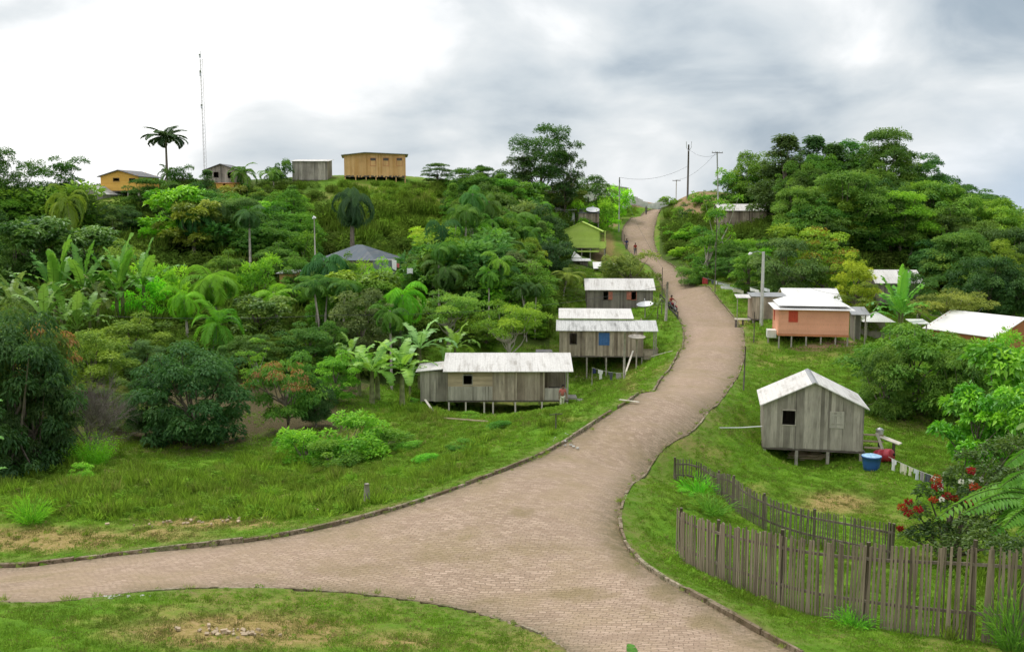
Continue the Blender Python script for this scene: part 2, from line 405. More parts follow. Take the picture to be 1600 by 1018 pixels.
def ground_mat():
    m, nt = newmat('turf'); g = G(nt); P = g.n('ShaderNodeNewGeometry').outputs['Position']
    A_ = lambda n: g.n('ShaderNodeAttribute', attribute_name=n).outputs['Fac']
    n1 = g.noise(P, .16, 5, .6); n2 = g.noise(P, 1.1, 5, .65); n3 = g.noise(P, 7, 4, .7); n4 = g.noise(P, 28, 3, .7)
    green = g.ramp(n2, [(.3, (.085, .19, .014)), (.5, (.14, .29, .02)), (.72, (.22, .36, .035))])
    green = g.mix(g.math('MULTIPLY', g.maprange(n1, .4, .7), .5), green, (.14, .21, .03))
    green = g.mix(g.math('MULTIPLY', g.maprange(n3, .5, .75), .4), green, (.03, .075, .01))
    dry = g.ramp(n3, [(.3, (.21, .22, .05)), (.5, (.37, .28, .10)), (.7, (.50, .36, .18))])
    w = g.math('ADD', A_('worn'), g.math('MULTIPLY', g.math('SUBTRACT', n2, .5), .9)); w = g.maprange(w, .28, .8)
    w2 = g.maprange(g.math('ADD', n1, g.math('MULTIPLY', n3, .35)), .68, .85, 0, .6)
    col = g.mix(g.math('MAXIMUM', w, w2), green, dry)
    e_ = g.math('MULTIPLY', A_('edge'), g.maprange(n2, .42, .6)); col = g.mix(g.math('MULTIPLY', e_, .6), col, (.20, .16, .085))
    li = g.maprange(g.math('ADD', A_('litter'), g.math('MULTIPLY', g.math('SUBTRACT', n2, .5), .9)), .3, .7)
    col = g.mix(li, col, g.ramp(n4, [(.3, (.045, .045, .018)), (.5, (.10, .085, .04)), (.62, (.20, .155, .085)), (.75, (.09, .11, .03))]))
    ea = g.maprange(g.math('ADD', A_('earth'), g.math('MULTIPLY', g.math('SUBTRACT', n2, .5), .8)), .35, .7)
    col = g.mix(ea, col, g.ramp(n3, [(.3, (.16, .13, .05)), (.48, (.33, .22, .12)), (.75, (.48, .36, .23))]))
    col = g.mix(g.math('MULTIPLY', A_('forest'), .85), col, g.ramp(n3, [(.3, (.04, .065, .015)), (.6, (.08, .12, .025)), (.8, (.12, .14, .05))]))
    g.out(col, .95, g.bump(g.math('ADD', n3, g.math('MULTIPLY', n4, .5)), .8, .08), spec=.1)
    return m
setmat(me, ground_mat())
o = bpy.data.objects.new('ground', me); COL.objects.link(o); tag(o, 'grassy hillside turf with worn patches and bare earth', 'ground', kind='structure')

# ------------------------------------------------------------------ road sheet
bb = [Vector(p) for p in POLY]
gx, gy = [], []
xs = np.arange(-34, 60, .55)
for i, Y in enumerate(np.arange(3, 262, .55)):
    gx.append(xs + (i % 2) * .27); gy.append(np.full(len(xs), Y))
gx = np.concatenate(gx); gy = np.concatenate(gy); k = inside(gx, gy); gx, gy = gx[k], gy[k]
k = edge_dist(gx, gy) > .3; gx, gy = gx[k], gy[k]
vs = bb + [Vector(p) for p in zip(gx, gy)]
nb = len(bb)
res = delaunay_2d_cdt(vs, [], [list(range(nb))], 1, 1e-6)
v2 = res[0]; X = np.array([p.x for p in v2]); Yv = np.array([p.y for p in v2])
e2 = np.minimum(edge_dist(X, Yv), 3)
Z = H0(X, Yv) + .004 + .012 * np.sin(X * .9) * np.sin(Yv * .7) - .03 * np.clip(1 - e2 / .5, 0, 1)
me = bpy.data.meshes.new('road'); me.from_pydata(list(zip(X, Yv, Z)), [], res[2])
me.polygons.foreach_set('use_smooth', [True] * len(me.polygons))
a = me.attributes.new('edge', 'FLOAT', 'POINT'); a.data.foreach_set('value', np.clip(1 - e2 / 1.1, 0, 1).astype(np.float32))
def road_mat():
    m, nt = newmat('paving'); g = G(nt); P = g.n('ShaderNodeNewGeometry').outputs['Position']
    wob = g.n('ShaderNodeTexNoise'); g.l(P, wob.inputs['Vector']); wob.inputs['Scale'].default_value = .8
    add = g.n('ShaderNodeVectorMath', operation='ADD'); g.l(P, add.inputs[0]); sc = g.n('ShaderNodeVectorMath', operation='SCALE'); g.l(wob.outputs['Color'], sc.inputs[0]); sc.inputs['Scale'].default_value = .55; g.l(sc.outputs[0], add.inputs[1])
    mp = g.n('ShaderNodeMapping'); g.l(add.outputs[0], mp.inputs[0]); mp.inputs['Rotation'].default_value = (0, 0, R(14))
    br = g.n('ShaderNodeTexBrick'); g.l(mp.outputs[0], br.inputs[0])
    br.inputs['Scale'].default_value = 1; br.inputs['Brick Width'].default_value = .24; br.inputs['Row Height'].default_value = .115
    br.inputs['Mortar Size'].default_value = .012; br.inputs['Mortar Smooth'].default_value = .6; br.inputs['Bias'].default_value = 0
    br.inputs['Color1'].default_value = (0, 0, 0, 1); br.inputs['Color2'].default_value = (1, 1, 1, 1); br.inputs['Mortar'].default_value = (.5, .5, .5, 1)
    n0 = g.noise(P, .09, 4); n1 = g.noise(P, .45, 6, .7); n2 = g.noise(P, 3.5, 5, .7); n3 = g.noise(P, 14, 3, .7)
    stone = g.mix(br.outputs['Color'], (.38, .275, .195), (.59, .445, .335))
    stone = g.mix(g.maprange(n2, .35, .7), g.mix(.35, stone, (.24, .18, .12)), stone)
    stone = g.mix(g.math('MULTIPLY', g.maprange(n1, .43, .64), .8), stone, (.37, .28, .165))
    stone = g.mix(g.math('MULTIPLY', g.maprange(n0, .42, .62), .35), stone, (.54, .39, .30))
    mort = g.mix(g.maprange(n1, .4, .6), (.21, .155, .105), (.13, .135, .055))
    col = g.mix(g.math('MULTIPLY', br.outputs['Fac'], g.math('MULTIPLY', g.maprange(n3, .3, .6, .2, .75), g.maprange(n1, .38, .62, 1.0, .25))), stone, mort)
    E = g.n('ShaderNodeAttribute', attribute_name='edge').outputs['Fac']
    SO = g.n('ShaderNodeAttribute', attribute_name='soil').outputs['Fac']; so = g.maprange(g.math('ADD', SO, g.math('MULTIPLY', g.math('SUBTRACT', n2, .5), 1.1)), .3, .85)
    col = g.mix(g.math('MULTIPLY', so, .9), col, g.mix(n3, (.20, .15, .075), (.40, .31, .18)))
    ee = g.math('MULTIPLY', E, g.maprange(n2, .3, .6)); col = g.mix(g.math('MULTIPLY', ee, .8), col, (.14, .125, .065))
    mo = g.math('MULTIPLY', g.maprange(n1, .58, .72), g.maprange(n3, .45, .6)); col = g.mix(g.math('MULTIPLY', mo, .7), col, (.13, .15, .05))
    h = g.math('ADD', g.math('MULTIPLY', g.math('SUBTRACT', 1, br.outputs['Fac']), 1.0), g.math('MULTIPLY', n3, 1.6))
    h = g.math('ADD', h, g.math('MULTIPLY', br.outputs['Color'], .35))
    g.out(col, .9, g.bump(h, .9, .03), spec=.2)
    return m
f2 = Yv * cp - (Z - CZ) * sp; u2 = Yv * sp + (Z - CZ) * cp; RX = 800 + F * X / np.maximum(f2, 1); RY = 509 - F * u2 / np.maximum(f2, 1)
soil = np.zeros(len(X))
for q_ in [(815,800,30,9,1),(840,855,120,16,.6),(900,928,80,13,1),(770,940,60,10,.7),(700,870,110,14,.7),(560,890,110,12,.7),(400,905,90,9,.5),(965,835,16,60,1),(985,880,24,26,1),(1040,925,36,20,1),(1110,970,50,20,1),(1175,1000,40,14,1),(975,770,14,36,.8),(1005,960,60,14,.6),(250,915,120,10,.6),(930,700,90,8,.3),(1000,760,20,20,.6),(870,710,60,5,.4),(1130,660,14,20,.6),(1090,590,16,14,.3)]:
    soil = np.maximum(soil, np.clip(1.35 - np.sqrt(((RX - q_[0]) / q_[2]) ** 2 + ((RY - q_[1]) / q_[3]) ** 2), 0, 1) * q_[4])
a = me.attributes.new('soil', 'FLOAT', 'POINT'); a.data.foreach_set('value', soil.astype(np.float32))
setmat(me, road_mat()); o = bpy.data.objects.new('road', me); COL.objects.link(o)
tag(o, 'pinkish stone block paved road winding down the valley and up the hill', 'road', kind='structure')

# kerbs: thin mossy concrete strips in short lengths
def kerb_mat():
    m, nt = newmat('kerb_concrete'); g = G(nt); P = g.n('ShaderNodeNewGeometry').outputs['Position']; isl = g.n('ShaderNodeNewGeometry').outputs['Random Per Island']
    n1 = g.noise(P, 1.3, 5, .7); n2 = g.noise(P, 8, 5, .7)
    col = g.mix(isl, (.22, .17, .115), (.40, .34, .25)); col = g.mix(g.maprange(n1, .45, .6), col, (.17, .13, .08)); col = g.mix(g.maprange(n2, .5, .62), col, (.09, .075, .04))
    col = g.mix(g.math('MULTIPLY', g.maprange(n1, .3, .45, 1, 0), .8), col, (.09, .12, .035))
    g.out(col, .95, g.bump(n2, .6, .03), spec=.1); return m
KM = kerb_mat()
def kerb(pts, side, name, label):
    mb = MB(); run = [(p, H(p.x, p.y)) for p in pts]; i = 0
    while i < len(run) - 1:
        L = 2 if rnd.random() < .8 else 3
        j = min(i + L, len(run) - 1)
        a, za = run[i]; b, zb = run[j]
        d = (b - a).normalized(); nrm = Vector((-d.y, d.x)) * side
        if rnd.random() > .03:
            hh = .10 + rnd.uniform(-.03, .02); w0 = -.02 + rnd.uniform(-.012, .012); w1 = .065 + rnd.uniform(-.02, .03)
            a2 = a + d * rnd.uniform(.004, .03); tl = rnd.uniform(-.02, .02)
            mb.hexa([(*(a2 + nrm*w0), za-.25), (*(b + nrm*w0), zb-.25), (*(b + nrm*w1), zb-.25), (*(a2 + nrm*w1), za-.25),
                     (*(a2 + nrm*(w0+tl)), za+hh), (*(b + nrm*(w0+tl)), zb+hh+rnd.uniform(-.012,.012)), (*(b + nrm*w1), zb+hh+.01), (*(a2 + nrm*w1), za+hh+.01)])
        i = j
    o = mb.build(name, KM); tag(o, label, 'kerb', kind='structure'); return o
kerb(EL, 1, 'kerb', 'low mossy concrete kerb along the valley side of the road')
kerb(ER, -1, 'kerb', 'low mossy concrete kerb along the fenced side of the road')
kerb(EN, -1, 'kerb', 'curved broken kerb round the small lawn below the viewer')

# ------------------------------------------------------------------ sky and light
SUN_EL, SUN_AZ = R(58), R(-35)      # azimuth from +Y towards +X
w = bpy.data.worlds.new('World'); S.world = w; w.use_nodes = True
nt = w.node_tree; nt.nodes.clear(); g = G(nt)
sky = g.n('ShaderNodeTexSky', sky_type='NISHITA'); sky.sun_disc = False; sky.sun_elevation = SUN_EL; sky.sun_rotation = SUN_AZ; sky.air_density = 1.5; sky.dust_density = 3
tc = g.n('ShaderNodeTexCoord').outputs['Generated']
sep = g.n('ShaderNodeSeparateXYZ'); g.l(tc, sep.inputs[0])
# clouds lie on a flat ceiling: divide by height so they flatten towards the horizon
zz = g.math('ADD', g.math('MAXIMUM', sep.outputs[2], 0.0), .30)
cv = g.n('ShaderNodeCombineXYZ'); g.l(sep.outputs[0], cv.inputs[0]); g.l(sep.outputs[1], cv.inputs[1]); g.l(g.math('MULTIPLY', sep.outputs[2], 2.1), cv.inputs[2])
n1 = g.noise(cv.outputs[0], 5.5, 8, .5, .35); n2 = g.noise(cv.outputs[0], 2.3, 4, .5, .2)
az = g.math('ARCTAN2', sep.outputs[0], sep.outputs[1])      # radians to the right of the road
v = g.math('ADD', g.math('MULTIPLY', g.math('SUBTRACT', n1, .5), 1.15), g.math('MULTIPLY', g.math('SUBTRACT', n2, .5), .9))
grad = g.maprange(az, -.42, .5, .90, .5)
grad = g.math('ADD', grad, g.maprange(g.math('ABSOLUTE', az), .7, 1.6, 0, .15))
v = g.math('ADD', v, grad)
cc = g.ramp(v, [(.2, (.22, .29, .36)), (.38, (.34, .40, .46)), (.52, (.48, .53, .57)), (.68, (.62, .65, .67)), (.82, (.80, .81, .82)), (.98, (.95, .95, .95))])
bg = g.n('ShaderNodeBackground'); bg.inputs['Strength'].default_value = .1
sc = g.n('ShaderNodeVectorMath', operation='SCALE'); g.l(cc, sc.inputs[0]); g.inp(sc, 'Scale', 9.8)
pb = g.math('MULTIPLY', g.math('MULTIPLY', g.maprange(az, .36, .56), g.maprange(sep.outputs[2], .02, .13, 1, 0)), g.maprange(n2, .35, .6, 1, .4))
mc = g.mix(pb, sc.outputs[0], (3.1, 4.4, 6.0))
cover = g.maprange(v, .02, .16, .35, .96)
mixc = g.mix(cover, sky.outputs[0], mc)
g.l(mixc, bg.inputs[0]); wo = g.n('ShaderNodeOutputWorld'); g.l(bg.outputs[0], wo.inputs[0])
sd_ = bpy.data.lights.new('sun', 'SUN'); so = bpy.data.objects.new('sun', sd_); COL.objects.link(so)
sd_.energy = 1.5; sd_.angle = R(14); sd_.color = (1, .955, .88)
dirv = Vector((math.sin(SUN_AZ) * math.cos(SUN_EL), math.cos(SUN_AZ) * math.cos(SUN_EL), math.sin(SUN_EL)))
so.rotation_euler = dirv.to_track_quat('Z', 'Y').to_euler()
S.view_settings.view_transform = 'Standard'; S.view_settings.look = 'None'; S.view_settings.exposure = .45; S.view_settings.gamma = 1
S.cycles.max_bounces = 6; S.cycles.diffuse_bounces = 3; S.cycles.glossy_bounces = 2; S.cycles.transmission_bounces = 4; S.cycles.use_denoising = True
S.cycles.use_adaptive_sampling = True; S.cycles.adaptive_threshold = .02
# ------------------------------------------------------------------ foliage generators
def unit(v): return v / np.maximum(np.linalg.norm(v, axis=-1, keepdims=True), 1e-9)
def leaves_mesh(name, pos, direc, nrm, length, width, tint, mat, fold=.25, bloom=None, bloomcol=None):
    """folded diamond leaves: pos base, direc towards the tip, nrm the upper side"""
    n = len(pos); direc = unit(direc); side = unit(np.cross(direc, nrm)); up = np.cross(side, direc)
    L = np.asarray(length).reshape(-1, 1) * np.ones((n, 1)); Wd = np.asarray(width).reshape(-1, 1) * np.ones((n, 1))
    a = pos; b = pos + direc * L * .45 + side * Wd * .5 + up * Wd * fold; c = pos + direc * L - up * L * .12; d = pos + direc * L * .45 - side * Wd * .5 + up * Wd * fold
    V = np.stack([a, b, c, d], 1).reshape(-1, 3)
    i = np.arange(n) * 4
    Fs = np.stack([i, i + 1, i + 2, i, i + 2, i + 3], 1).reshape(-1, 3)
    return raw_mesh(name, V, Fs, mat, np.repeat(tint, 4), None if bloom is None else np.repeat(bloom, 4), None if bloomcol is None else np.repeat(bloomcol, 4, 0))
def raw_mesh(name, V, Fs, mat, tint=None, bloom=None, bloomcol=None, smooth=False):
    me = bpy.data.meshes.new(name); Fs = np.asarray(Fs, np.int32); k = Fs.shape[1]
    me.vertices.add(len(V)); me.vertices.foreach_set('co', np.asarray(V, np.float32).ravel())
    me.loops.add(Fs.size); me.loops.foreach_set('vertex_index', Fs.ravel())
    me.polygons.add(len(Fs)); me.polygons.foreach_set('loop_start', (np.arange(len(Fs)) * k).astype(np.int32))
    if smooth: me.polygons.foreach_set('use_smooth', np.ones(len(Fs), bool))
    if tint is not None: me.attributes.new('tint', 'FLOAT', 'POINT').data.foreach_set('value', np.asarray(tint, np.float32))
    if bloom is not None:
        me.attributes.new('bloom', 'FLOAT', 'POINT').data.foreach_set('value', np.asarray(bloom, np.float32))
        me.attributes.new('bloomcol', 'FLOAT_VECTOR', 'POINT').data.foreach_set('vector', np.asarray(bloomcol, np.float32).ravel())
    me.update(calc_edges=True); setmat(me, mat); return me
def cluster_leaves(cen, rad, count, size, droop, r, flat=.7, aspect=.42, tints=None):
    """leaves over the upper shell of each clump"""
    idx = r.choice(len(cen), count, p=(rad ** 2) / (rad ** 2).sum())
    d = unit(r.normal(size=(count, 3))); low = d[:, 2] < -.25; d[low, 2] *= -.6
    rr_ = rad[idx] * (.62 + .42 * r.random(count) ** .6)
    p = cen[idx] + d * rr_[:, None] * np.array([1, 1, flat])
    out = unit(d + r.normal(size=(count, 3)) * .55)
    dirn = unit(out * np.array([1, 1, .5]) + np.array([0, 0, -droop]))
    nr = unit(d * .6 + np.array([0, 0, 1.0]) + r.normal(size=(count, 3)) * .45)
    sz = size * (.65 + .7 * r.random(count))
    t = (tints[idx] if tints is not None else np.full(count, .5)) + r.normal(size=count) * .16 + .12 * d[:, 2]
    return p, dirn, nr, sz, sz * aspect, np.clip(t, 0, 1)
def limb_mb(paths, n=6):
    mb = MB()
    for pts, rad in paths: mb.tube(pts, rad, n)
    return mb
PROTO = {}; LEAFGAIN = 3.0
def crown_tree(key, W, Ht, trunk_h, seed, nclump=46, nleaf=8000, leaf=.3, droop=.3, shape='round', flat=.7, clump=.3, bark='bark', mat='leaf', ragged=.25, bloom=None, aspect=.42, inner=.3):
    """W crown radius, Ht total height. Returns the two meshes of a tree: crown and trunk"""
    r = np.random.default_rng(seed)
    ch = Ht - trunk_h
    u = unit(r.normal(size=(nclump * 4, 3)))
    if shape == 'umbrella': u[:, 2] = np.abs(u[:, 2])
    u = u[:nclump]
    rad = 1 - inner * r.random(nclump) ** 1.5 + r.normal(size=nclump) * ragged * .5
    c = u * rad[:, None]
    if shape == 'cone':
        h = r.random(nclump) ** .9; wv = (1.02 - h) ** .75 * (.75 + .35 * r.random(nclump)); th = r.random(nclump) * 6.283
        cen = np.stack([W * wv * np.cos(th), W * wv * np.sin(th), trunk_h + ch * h * .95], 1); cr = W * clump * (.6 + .6 * r.random(nclump)) * (1.1 - .4 * h)
    elif shape == 'umbrella':
        cen = np.stack([c[:, 0] * W, c[:, 1] * W, trunk_h + ch * (.25 + .7 * c[:, 2] * (1 - .15 * r.random(nclump)))], 1); cr = W * clump * (.6 + .7 * r.random(nclump))
    elif shape == 'tiers':
        lv = r.integers(0, 4, nclump); th = r.random(nclump) * 6.283; q_ = np.sqrt(r.random(nclump)); wv = W * np.array([.75, 1, .85, .5])[lv]
        cen = np.stack([wv * q_ * np.cos(th), wv * q_ * np.sin(th), trunk_h + ch * (.1 + .27 * lv + .05 * r.normal(size=nclump))], 1); cr = W * clump * (.7 + .5 * r.random(nclump))
    else:
        zc = trunk_h + ch * .5; cen = np.stack([c[:, 0] * W, c[:, 1] * W, zc + c[:, 2] * ch * .5], 1); cr = W * clump * (.55 + .8 * r.random(nclump))
        k = cen[:, 2] < zc; cen[k, :2] *= .93
    ext = cen[:, 2] + cr * flat; cen[:, 2] -= max(0, ext.max() - Ht)
    cen[:, 2] = np.maximum(cen[:, 2], trunk_h * .75 + .15)
    tints = np.clip(.5 + r.normal(size=nclump) * .2, 0, 1)
    p, d, nn, L, Wd, t = cluster_leaves(cen, cr, nleaf, leaf, droop, r, flat, aspect, tints)
    bl = bc = None
    if bloom:
        frac, cols, zmin = bloom
        bl = np.zeros(len(p)); sel = (r.random(nclump) < frac)
        idx = np.argmin(((p[:, None] - cen[None]) ** 2).sum(-1), 1)
        up = (p[:, 2] - cen[idx][:, 2]) > .1 * cr[idx]
        bl[sel[idx] & up & (r.random(len(p)) < .75) & (p[:, 2] > zmin * Ht)] = 1
        bc = np.array(cols)[r.integers(0, len(cols), len(p))]
    crown = leaves_mesh(key + '_crown', p, d, nn, L, Wd, t, M[mat], .22, bl, bc)
    tr = .035 * Ht if shape != 'cone' else .02 * Ht
    tr = min(tr, .2); top = np.array([r.normal() * .2, r.normal() * .2, trunk_h + ch * .45])
    mid = np.array([r.normal() * .15, r.normal() * .15, trunk_h * .6])
    paths = [([(0, 0, -.4), tuple(mid), tuple((mid + top) / 2 + r.normal(size=3) * .1), tuple(top)], [tr * 1.25, tr, tr * .75, tr * .35])]
    for i in r.choice(nclump, min(nclump, 16), replace=False):
        s = r.random() * .7; b0 = mid * (1 - s) + top * s; e = cen[i]; m_ = b0 * .5 + e * .5 + np.array([0, 0, -.1 * W]) + r.normal(size=3) * .06 * W
        paths.append(([tuple(b0), tuple(m_), tuple(e)], [tr * .45, tr * .28, tr * .1]))
    mb = limb_mb(paths); me = bpy.data.meshes.new(key + '_trunk'); me.from_pydata(mb.v, [], mb.f); me.polygons.foreach_set('use_smooth', [True] * len(mb.f)); setmat(me, M[bark])
    PROTO[key] = dict(parts=[('trunk', me), ('crown', crown)], r=W + .12 * W, h=Ht)

def frond_arrays(base, az, el, L, droop, nl, ll, lw, r, vee=.5, tipt=.5, hang=.4):
    """one feather leaf: midrib points plus leaflets on both sides"""
    ns = 14; pts = [np.array(base, float)]; e = el; step = L / ns
    for i in range(ns):
        e -= droop / ns * (1 + i * .12)
        dv = np.array([math.cos(e) * math.cos(az), math.cos(e) * math.sin(az), math.sin(e)]); pts.append(pts[-1] + dv * step)
    pts = np.array(pts); s = np.linspace(.12, 1, nl); f = s * ns; i = np.minimum(f.astype(int), ns - 1); u = (f - i)[:, None]
    P = pts[i] * (1 - u) + pts[i + 1] * u; T = unit(pts[i + 1] - pts[i])
    side = unit(np.cross(T, [0, 0, 1.0])); upv = np.cross(side, T)
    prof = np.sin(np.clip(s * 1.05, 0, 1) * math.pi * .93 + .12) ** .6
    out = []
    for sg in (-1, 1):
        d = unit(side * sg + T * .55 + upv * vee * .5 - np.array([0, 0, hang]) + r.normal(size=P.shape) * .09)
        out.append((P, d, unit(upv + side * sg * .3 + r.normal(size=P.shape) * .2), ll * prof * (.85 + .3 * r.random(nl)), np.full(nl, lw)))
    return pts, out
def palm(key, Ht, fr=14, L=3.2, seed=1, droop=1.5, ll=.7, lw=.09, trunk_r=.13, nl=46, hang=.4, elmin=-.2, lean=.3, bark='pale_bark', stems=1, vee=.5, crownshaft=False, spread=.0):
    r = np.random.default_rng(seed); V = []; paths = []; ribs = []
    for k in range(stems):
        h = Ht * (1 - .22 * r.random() * (k > 0)) - L * .45; ox, oy = (r.normal(size=2) * spread if k else (0, 0)); lx, ly = r.normal(size=2) * lean
        top = np.array([ox + lx, oy + ly, h])
        if h > .3: paths.append(([(ox, oy, -.4), (ox + lx * .3, oy + ly * .3, h * .5), tuple(top)], [trunk_r * 1.25, trunk_r, trunk_r * .8]))
        if crownshaft: paths.append(([tuple(top - [0, 0, .5]), tuple(top + [0, 0, .25])], [trunk_r * 1.25, trunk_r * .8]))
        for i in range(fr):
            az = i * 2.39996 + r.normal() * .15; q_ = (i + .5) / fr; el = 1.35 - (1.35 - elmin) * q_ ** .85 + r.normal() * .08
            pts, lf = frond_arrays(top, az, el, L * (.85 + .25 * r.random()), droop * (.7 + .5 * q_), nl, ll, lw, r, vee, hang=hang)
            ribs.append((pts, lw * .35)); tv = np.clip(.5 + r.normal() * .18 - .15 * (q_ > .85), 0, 1)
            for a in lf: V.append((*a, np.full(nl, tv)))
    cat_ = [np.concatenate([v[j] for v in V]) for j in range(6)]
    cr = leaves_mesh(key + '_fronds', *cat_, M['leaf'], .12)
    mb = MB()
    for pts, w_ in ribs: mb.tube([tuple(p) for p in pts[::2]], [w_ * (1 - .7 * i / 7) for i in range(len(pts[::2]))], 4, False)
    rb = raw_mesh(key + '_ribs', np.array(mb.v), np.array(mb.f), M['leaf'], np.full(len(mb.v), .8))
    # ribs joined to the leaflets
    bm = bmesh.new(); bm.from_mesh(cr); bm.from_mesh(rb); bm.to_mesh(cr); bm.free(); bpy.data.meshes.remove(rb)
    parts = []
    if paths:
        mb = limb_mb(paths, 8); me = bpy.data.meshes.new(key + '_trunk'); me.from_pydata(mb.v, [], mb.f); me.polygons.foreach_set('use_smooth', [True] * len(mb.f)); setmat(me, M[bark]); parts.append(('trunk', me))
    parts.append(('crown', cr)); PROTO[key] = dict(parts=parts, r=L * .85, h=Ht)
def big_leaf(base, az, el, L, W, droop, r, torn=.25, curl=.25, seg=12):
    """a banana leaf: two half blades either side of a midrib, torn into strips"""
    pts = [np.array(base, float)]; e = el; dirs = []
    stalk = 2
    for i in range(seg + stalk):
        e -= droop / seg * (.4 + i * .12); dv = np.array([math.cos(e) * math.cos(az), math.cos(e) * math.sin(az), math.sin(e)]); dirs.append(dv); pts.append(pts[-1] + dv * L / (seg + stalk))
    V, Fc, T_ = [], [], []
    tv = np.clip(.55 + r.normal() * .2, 0, 1)
    for i in range(stalk, seg + stalk):
        u0, u1 = (i - stalk) / seg, (i - stalk + 1) / seg
        w0, w1 = [W * (math.sin(min(1, u * .93 + .05) * math.pi) ** .55) * .5 for u in (u0, u1)]
        sd_ = unit(np.cross(dirs[i], [0, 0, 1.0])); up = np.cross(sd_, dirs[i])
        for sg in (-1, 1):
            g_ = torn * r.random() * (1 if r.random() < .7 else .2); dz = -curl * W * r.random() * (1.6 if r.random() < .25 else .7)
            sh = dirs[i] * L / (seg + stalk) * .35
            b = len(V); p0, p1 = pts[i], pts[i + 1]
            V += [p0, p1, p1 + sd_ * sg * w1 + up * (.15 * w1 + dz) + sh - dirs[i] * g_ * .12, p0 + sd_ * sg * w0 + up * (.15 * w0 + dz) + sh + dirs[i] * g_ * .12]
            T_ += [tv + .25, tv + .25, tv, tv]; Fc.append([b, b + 1, b + 2, b + 3] if sg > 0 else [b + 3, b + 2, b + 1, b])
    return V, Fc, T_, pts
def banana(key, Ht, nleaf=9, L=2.4, W=.6, seed=3, stems=1, spread=.8, droop=1.3):
    r = np.random.default_rng(seed); V, Fc, T_ = [], [], []; rib = MB(); sparts = []
    for k in range(stems):
        mb = MB()
        ox, oy = r.normal(size=2) * spread * (k > 0); h = max(.4, (Ht - L * .62) * (1 - .3 * r.random() * (k > 0)))
        mb.tube([(ox, oy, -.3), (ox, oy, h * .6), (ox + r.normal() * .08, oy, h)], [.17, .13, .09], 8)
        me = bpy.data.meshes.new(key + '_stem'); me.from_pydata(mb.v, [], mb.f); me.polygons.foreach_set('use_smooth', [True] * len(mb.f)); setmat(me, M['banana_stem']); sparts.append(('stem', me))
        for i in range(nleaf):
            az = i * 2.4 + r.normal() * .25; q_ = (i + .3) / nleaf; el = 1.45 - 1.05 * q_ + r.normal() * .1
            a, f, t, pts = big_leaf((ox, oy, h - .1 * q_), az, el, L * (.8 + .35 * r.random()), W * (.85 + .3 * r.random()), droop * (.5 + .9 * q_), r)
            b = len(V); V += a; Fc += [[x + b for x in y] for y in f]; T_ += t
            rib.tube([tuple(p) for p in pts[::3]], [.035, .03, .022, .015, .01][:len(pts[::3])], 4, False)
    b = len(V); V += [np.array(v) for v in rib.v]; Fc += [[x + b for x in y] for y in rib.f]; T_ += [.95] * len(rib.v)
    cr = raw_mesh(key + '_leaves', np.array(V), np.array(Fc), M['shiny_leaf'], np.clip(T_, 0, 1), smooth=False)
    PROTO[key] = dict(parts=sparts + [('crown', cr)], r=L * .8, h=Ht)
M['banana_stem'] = simple('banana_stem', (.20, .21, .09), .7, .4, 3)
def shrub_blades(key, Ht, W, n, blen, bw, seed, lean=.6, stems=True, feather=0):
    """upright feathery or grassy shrub"""
    r = np.random.default_rng(seed); P, D, N, L, Wd, T = [], [], [], [], [], []
    for i in range(n):
        a = r.random() * 6.283; q_ = math.sqrt(r.random()); base = np.array([W * q_ * .35 * math.cos(a), W * q_ * .35 * math.sin(a), 0]); ln = lean * q_ * (.6 + .6 * r.random())
        h = Ht * (.55 + .5 * r.random()) * (1 - .25 * q_); m_ = 14 if feather else 5
        dirv_ = unit(np.array([math.cos(a) * ln, math.sin(a) * ln, 1.0]))
        for j in range(m_):
            s = (j + r.random()) / m_; p = base + dirv_ * h * s + np.array([math.cos(a), math.sin(a), 0]) * ln * h * .35 * s * s
            if feather:
                d = unit(dirv_ + r.normal(size=3) * .8); l_ = blen * (1.2 - .7 * s)
            else:
                d = unit(dirv_ + r.normal(size=3) * .25 + np.array([math.cos(a), math.sin(a), -.5]) * s * ln); l_ = h * .36
            P.append(p); D.append(d); N.append(unit(r.normal(size=3) + [0, 0, 1.])); L.append(l_); Wd.append(bw); T.append(np.clip(.35 + .3 * s + r.normal() * .15, 0, 1))
    cr = leaves_mesh(key, np.array(P), np.array(D), np.array(N), np.array(L), np.array(Wd), np.array(T), M['leaf'], .1)
    PROTO[key] = dict(parts=[('crown', cr)], r=W, h=Ht)

# broadleaf kinds
crown_tree('mango', 3.6, 6.4, .9, 1, 95, 19000, .25, .6, 'round', .8, .22, ragged=.14)
crown_tree('dome', 3.6, 6.0, .35, 101, 110, 20000, .25, .5, 'round', .75, .2, ragged=.2)
crown_tree('mango2', 3.2, 6.0, 1.2, 2, 75, 15000, .25, .6, 'round', .8, .24, ragged=.2)
crown_tree('broad', 3.1, 7.5, 1.4, 3, 80, 15000, .25, .35, 'round', .85, .23, ragged=.26)
crown_tree('broad2', 2.7, 8.0, 1.5, 4, 70, 12000, .26, .3, 'round', .85, .25, ragged=.36)
crown_tree('layered', 3.7, 7.5, 1.4, 5, 60, 14000, .24, .2, 'tiers', .65, .24)
crown_tree('umbrella', 4.2, 6.8, 3.0, 6, 48, 10000, .22, .2, 'umbrella', .4, .24, bark='pale_bark', inner=.75)
crown_tree('ragged', 4.6, 12.0, 2.2, 7, 84, 17000, .30, .2, 'round', .7, .24, ragged=.28, inner=.5)
crown_tree('ragged2', 4.0, 10.5, 2.0, 8, 54, 11000, .31, .15, 'round', .6, .24, ragged=.42, inner=.5)
crown_tree('column', 1.9, 8.5, .8, 9, 60, 9500, .26, .4, 'cone', .9, .42)
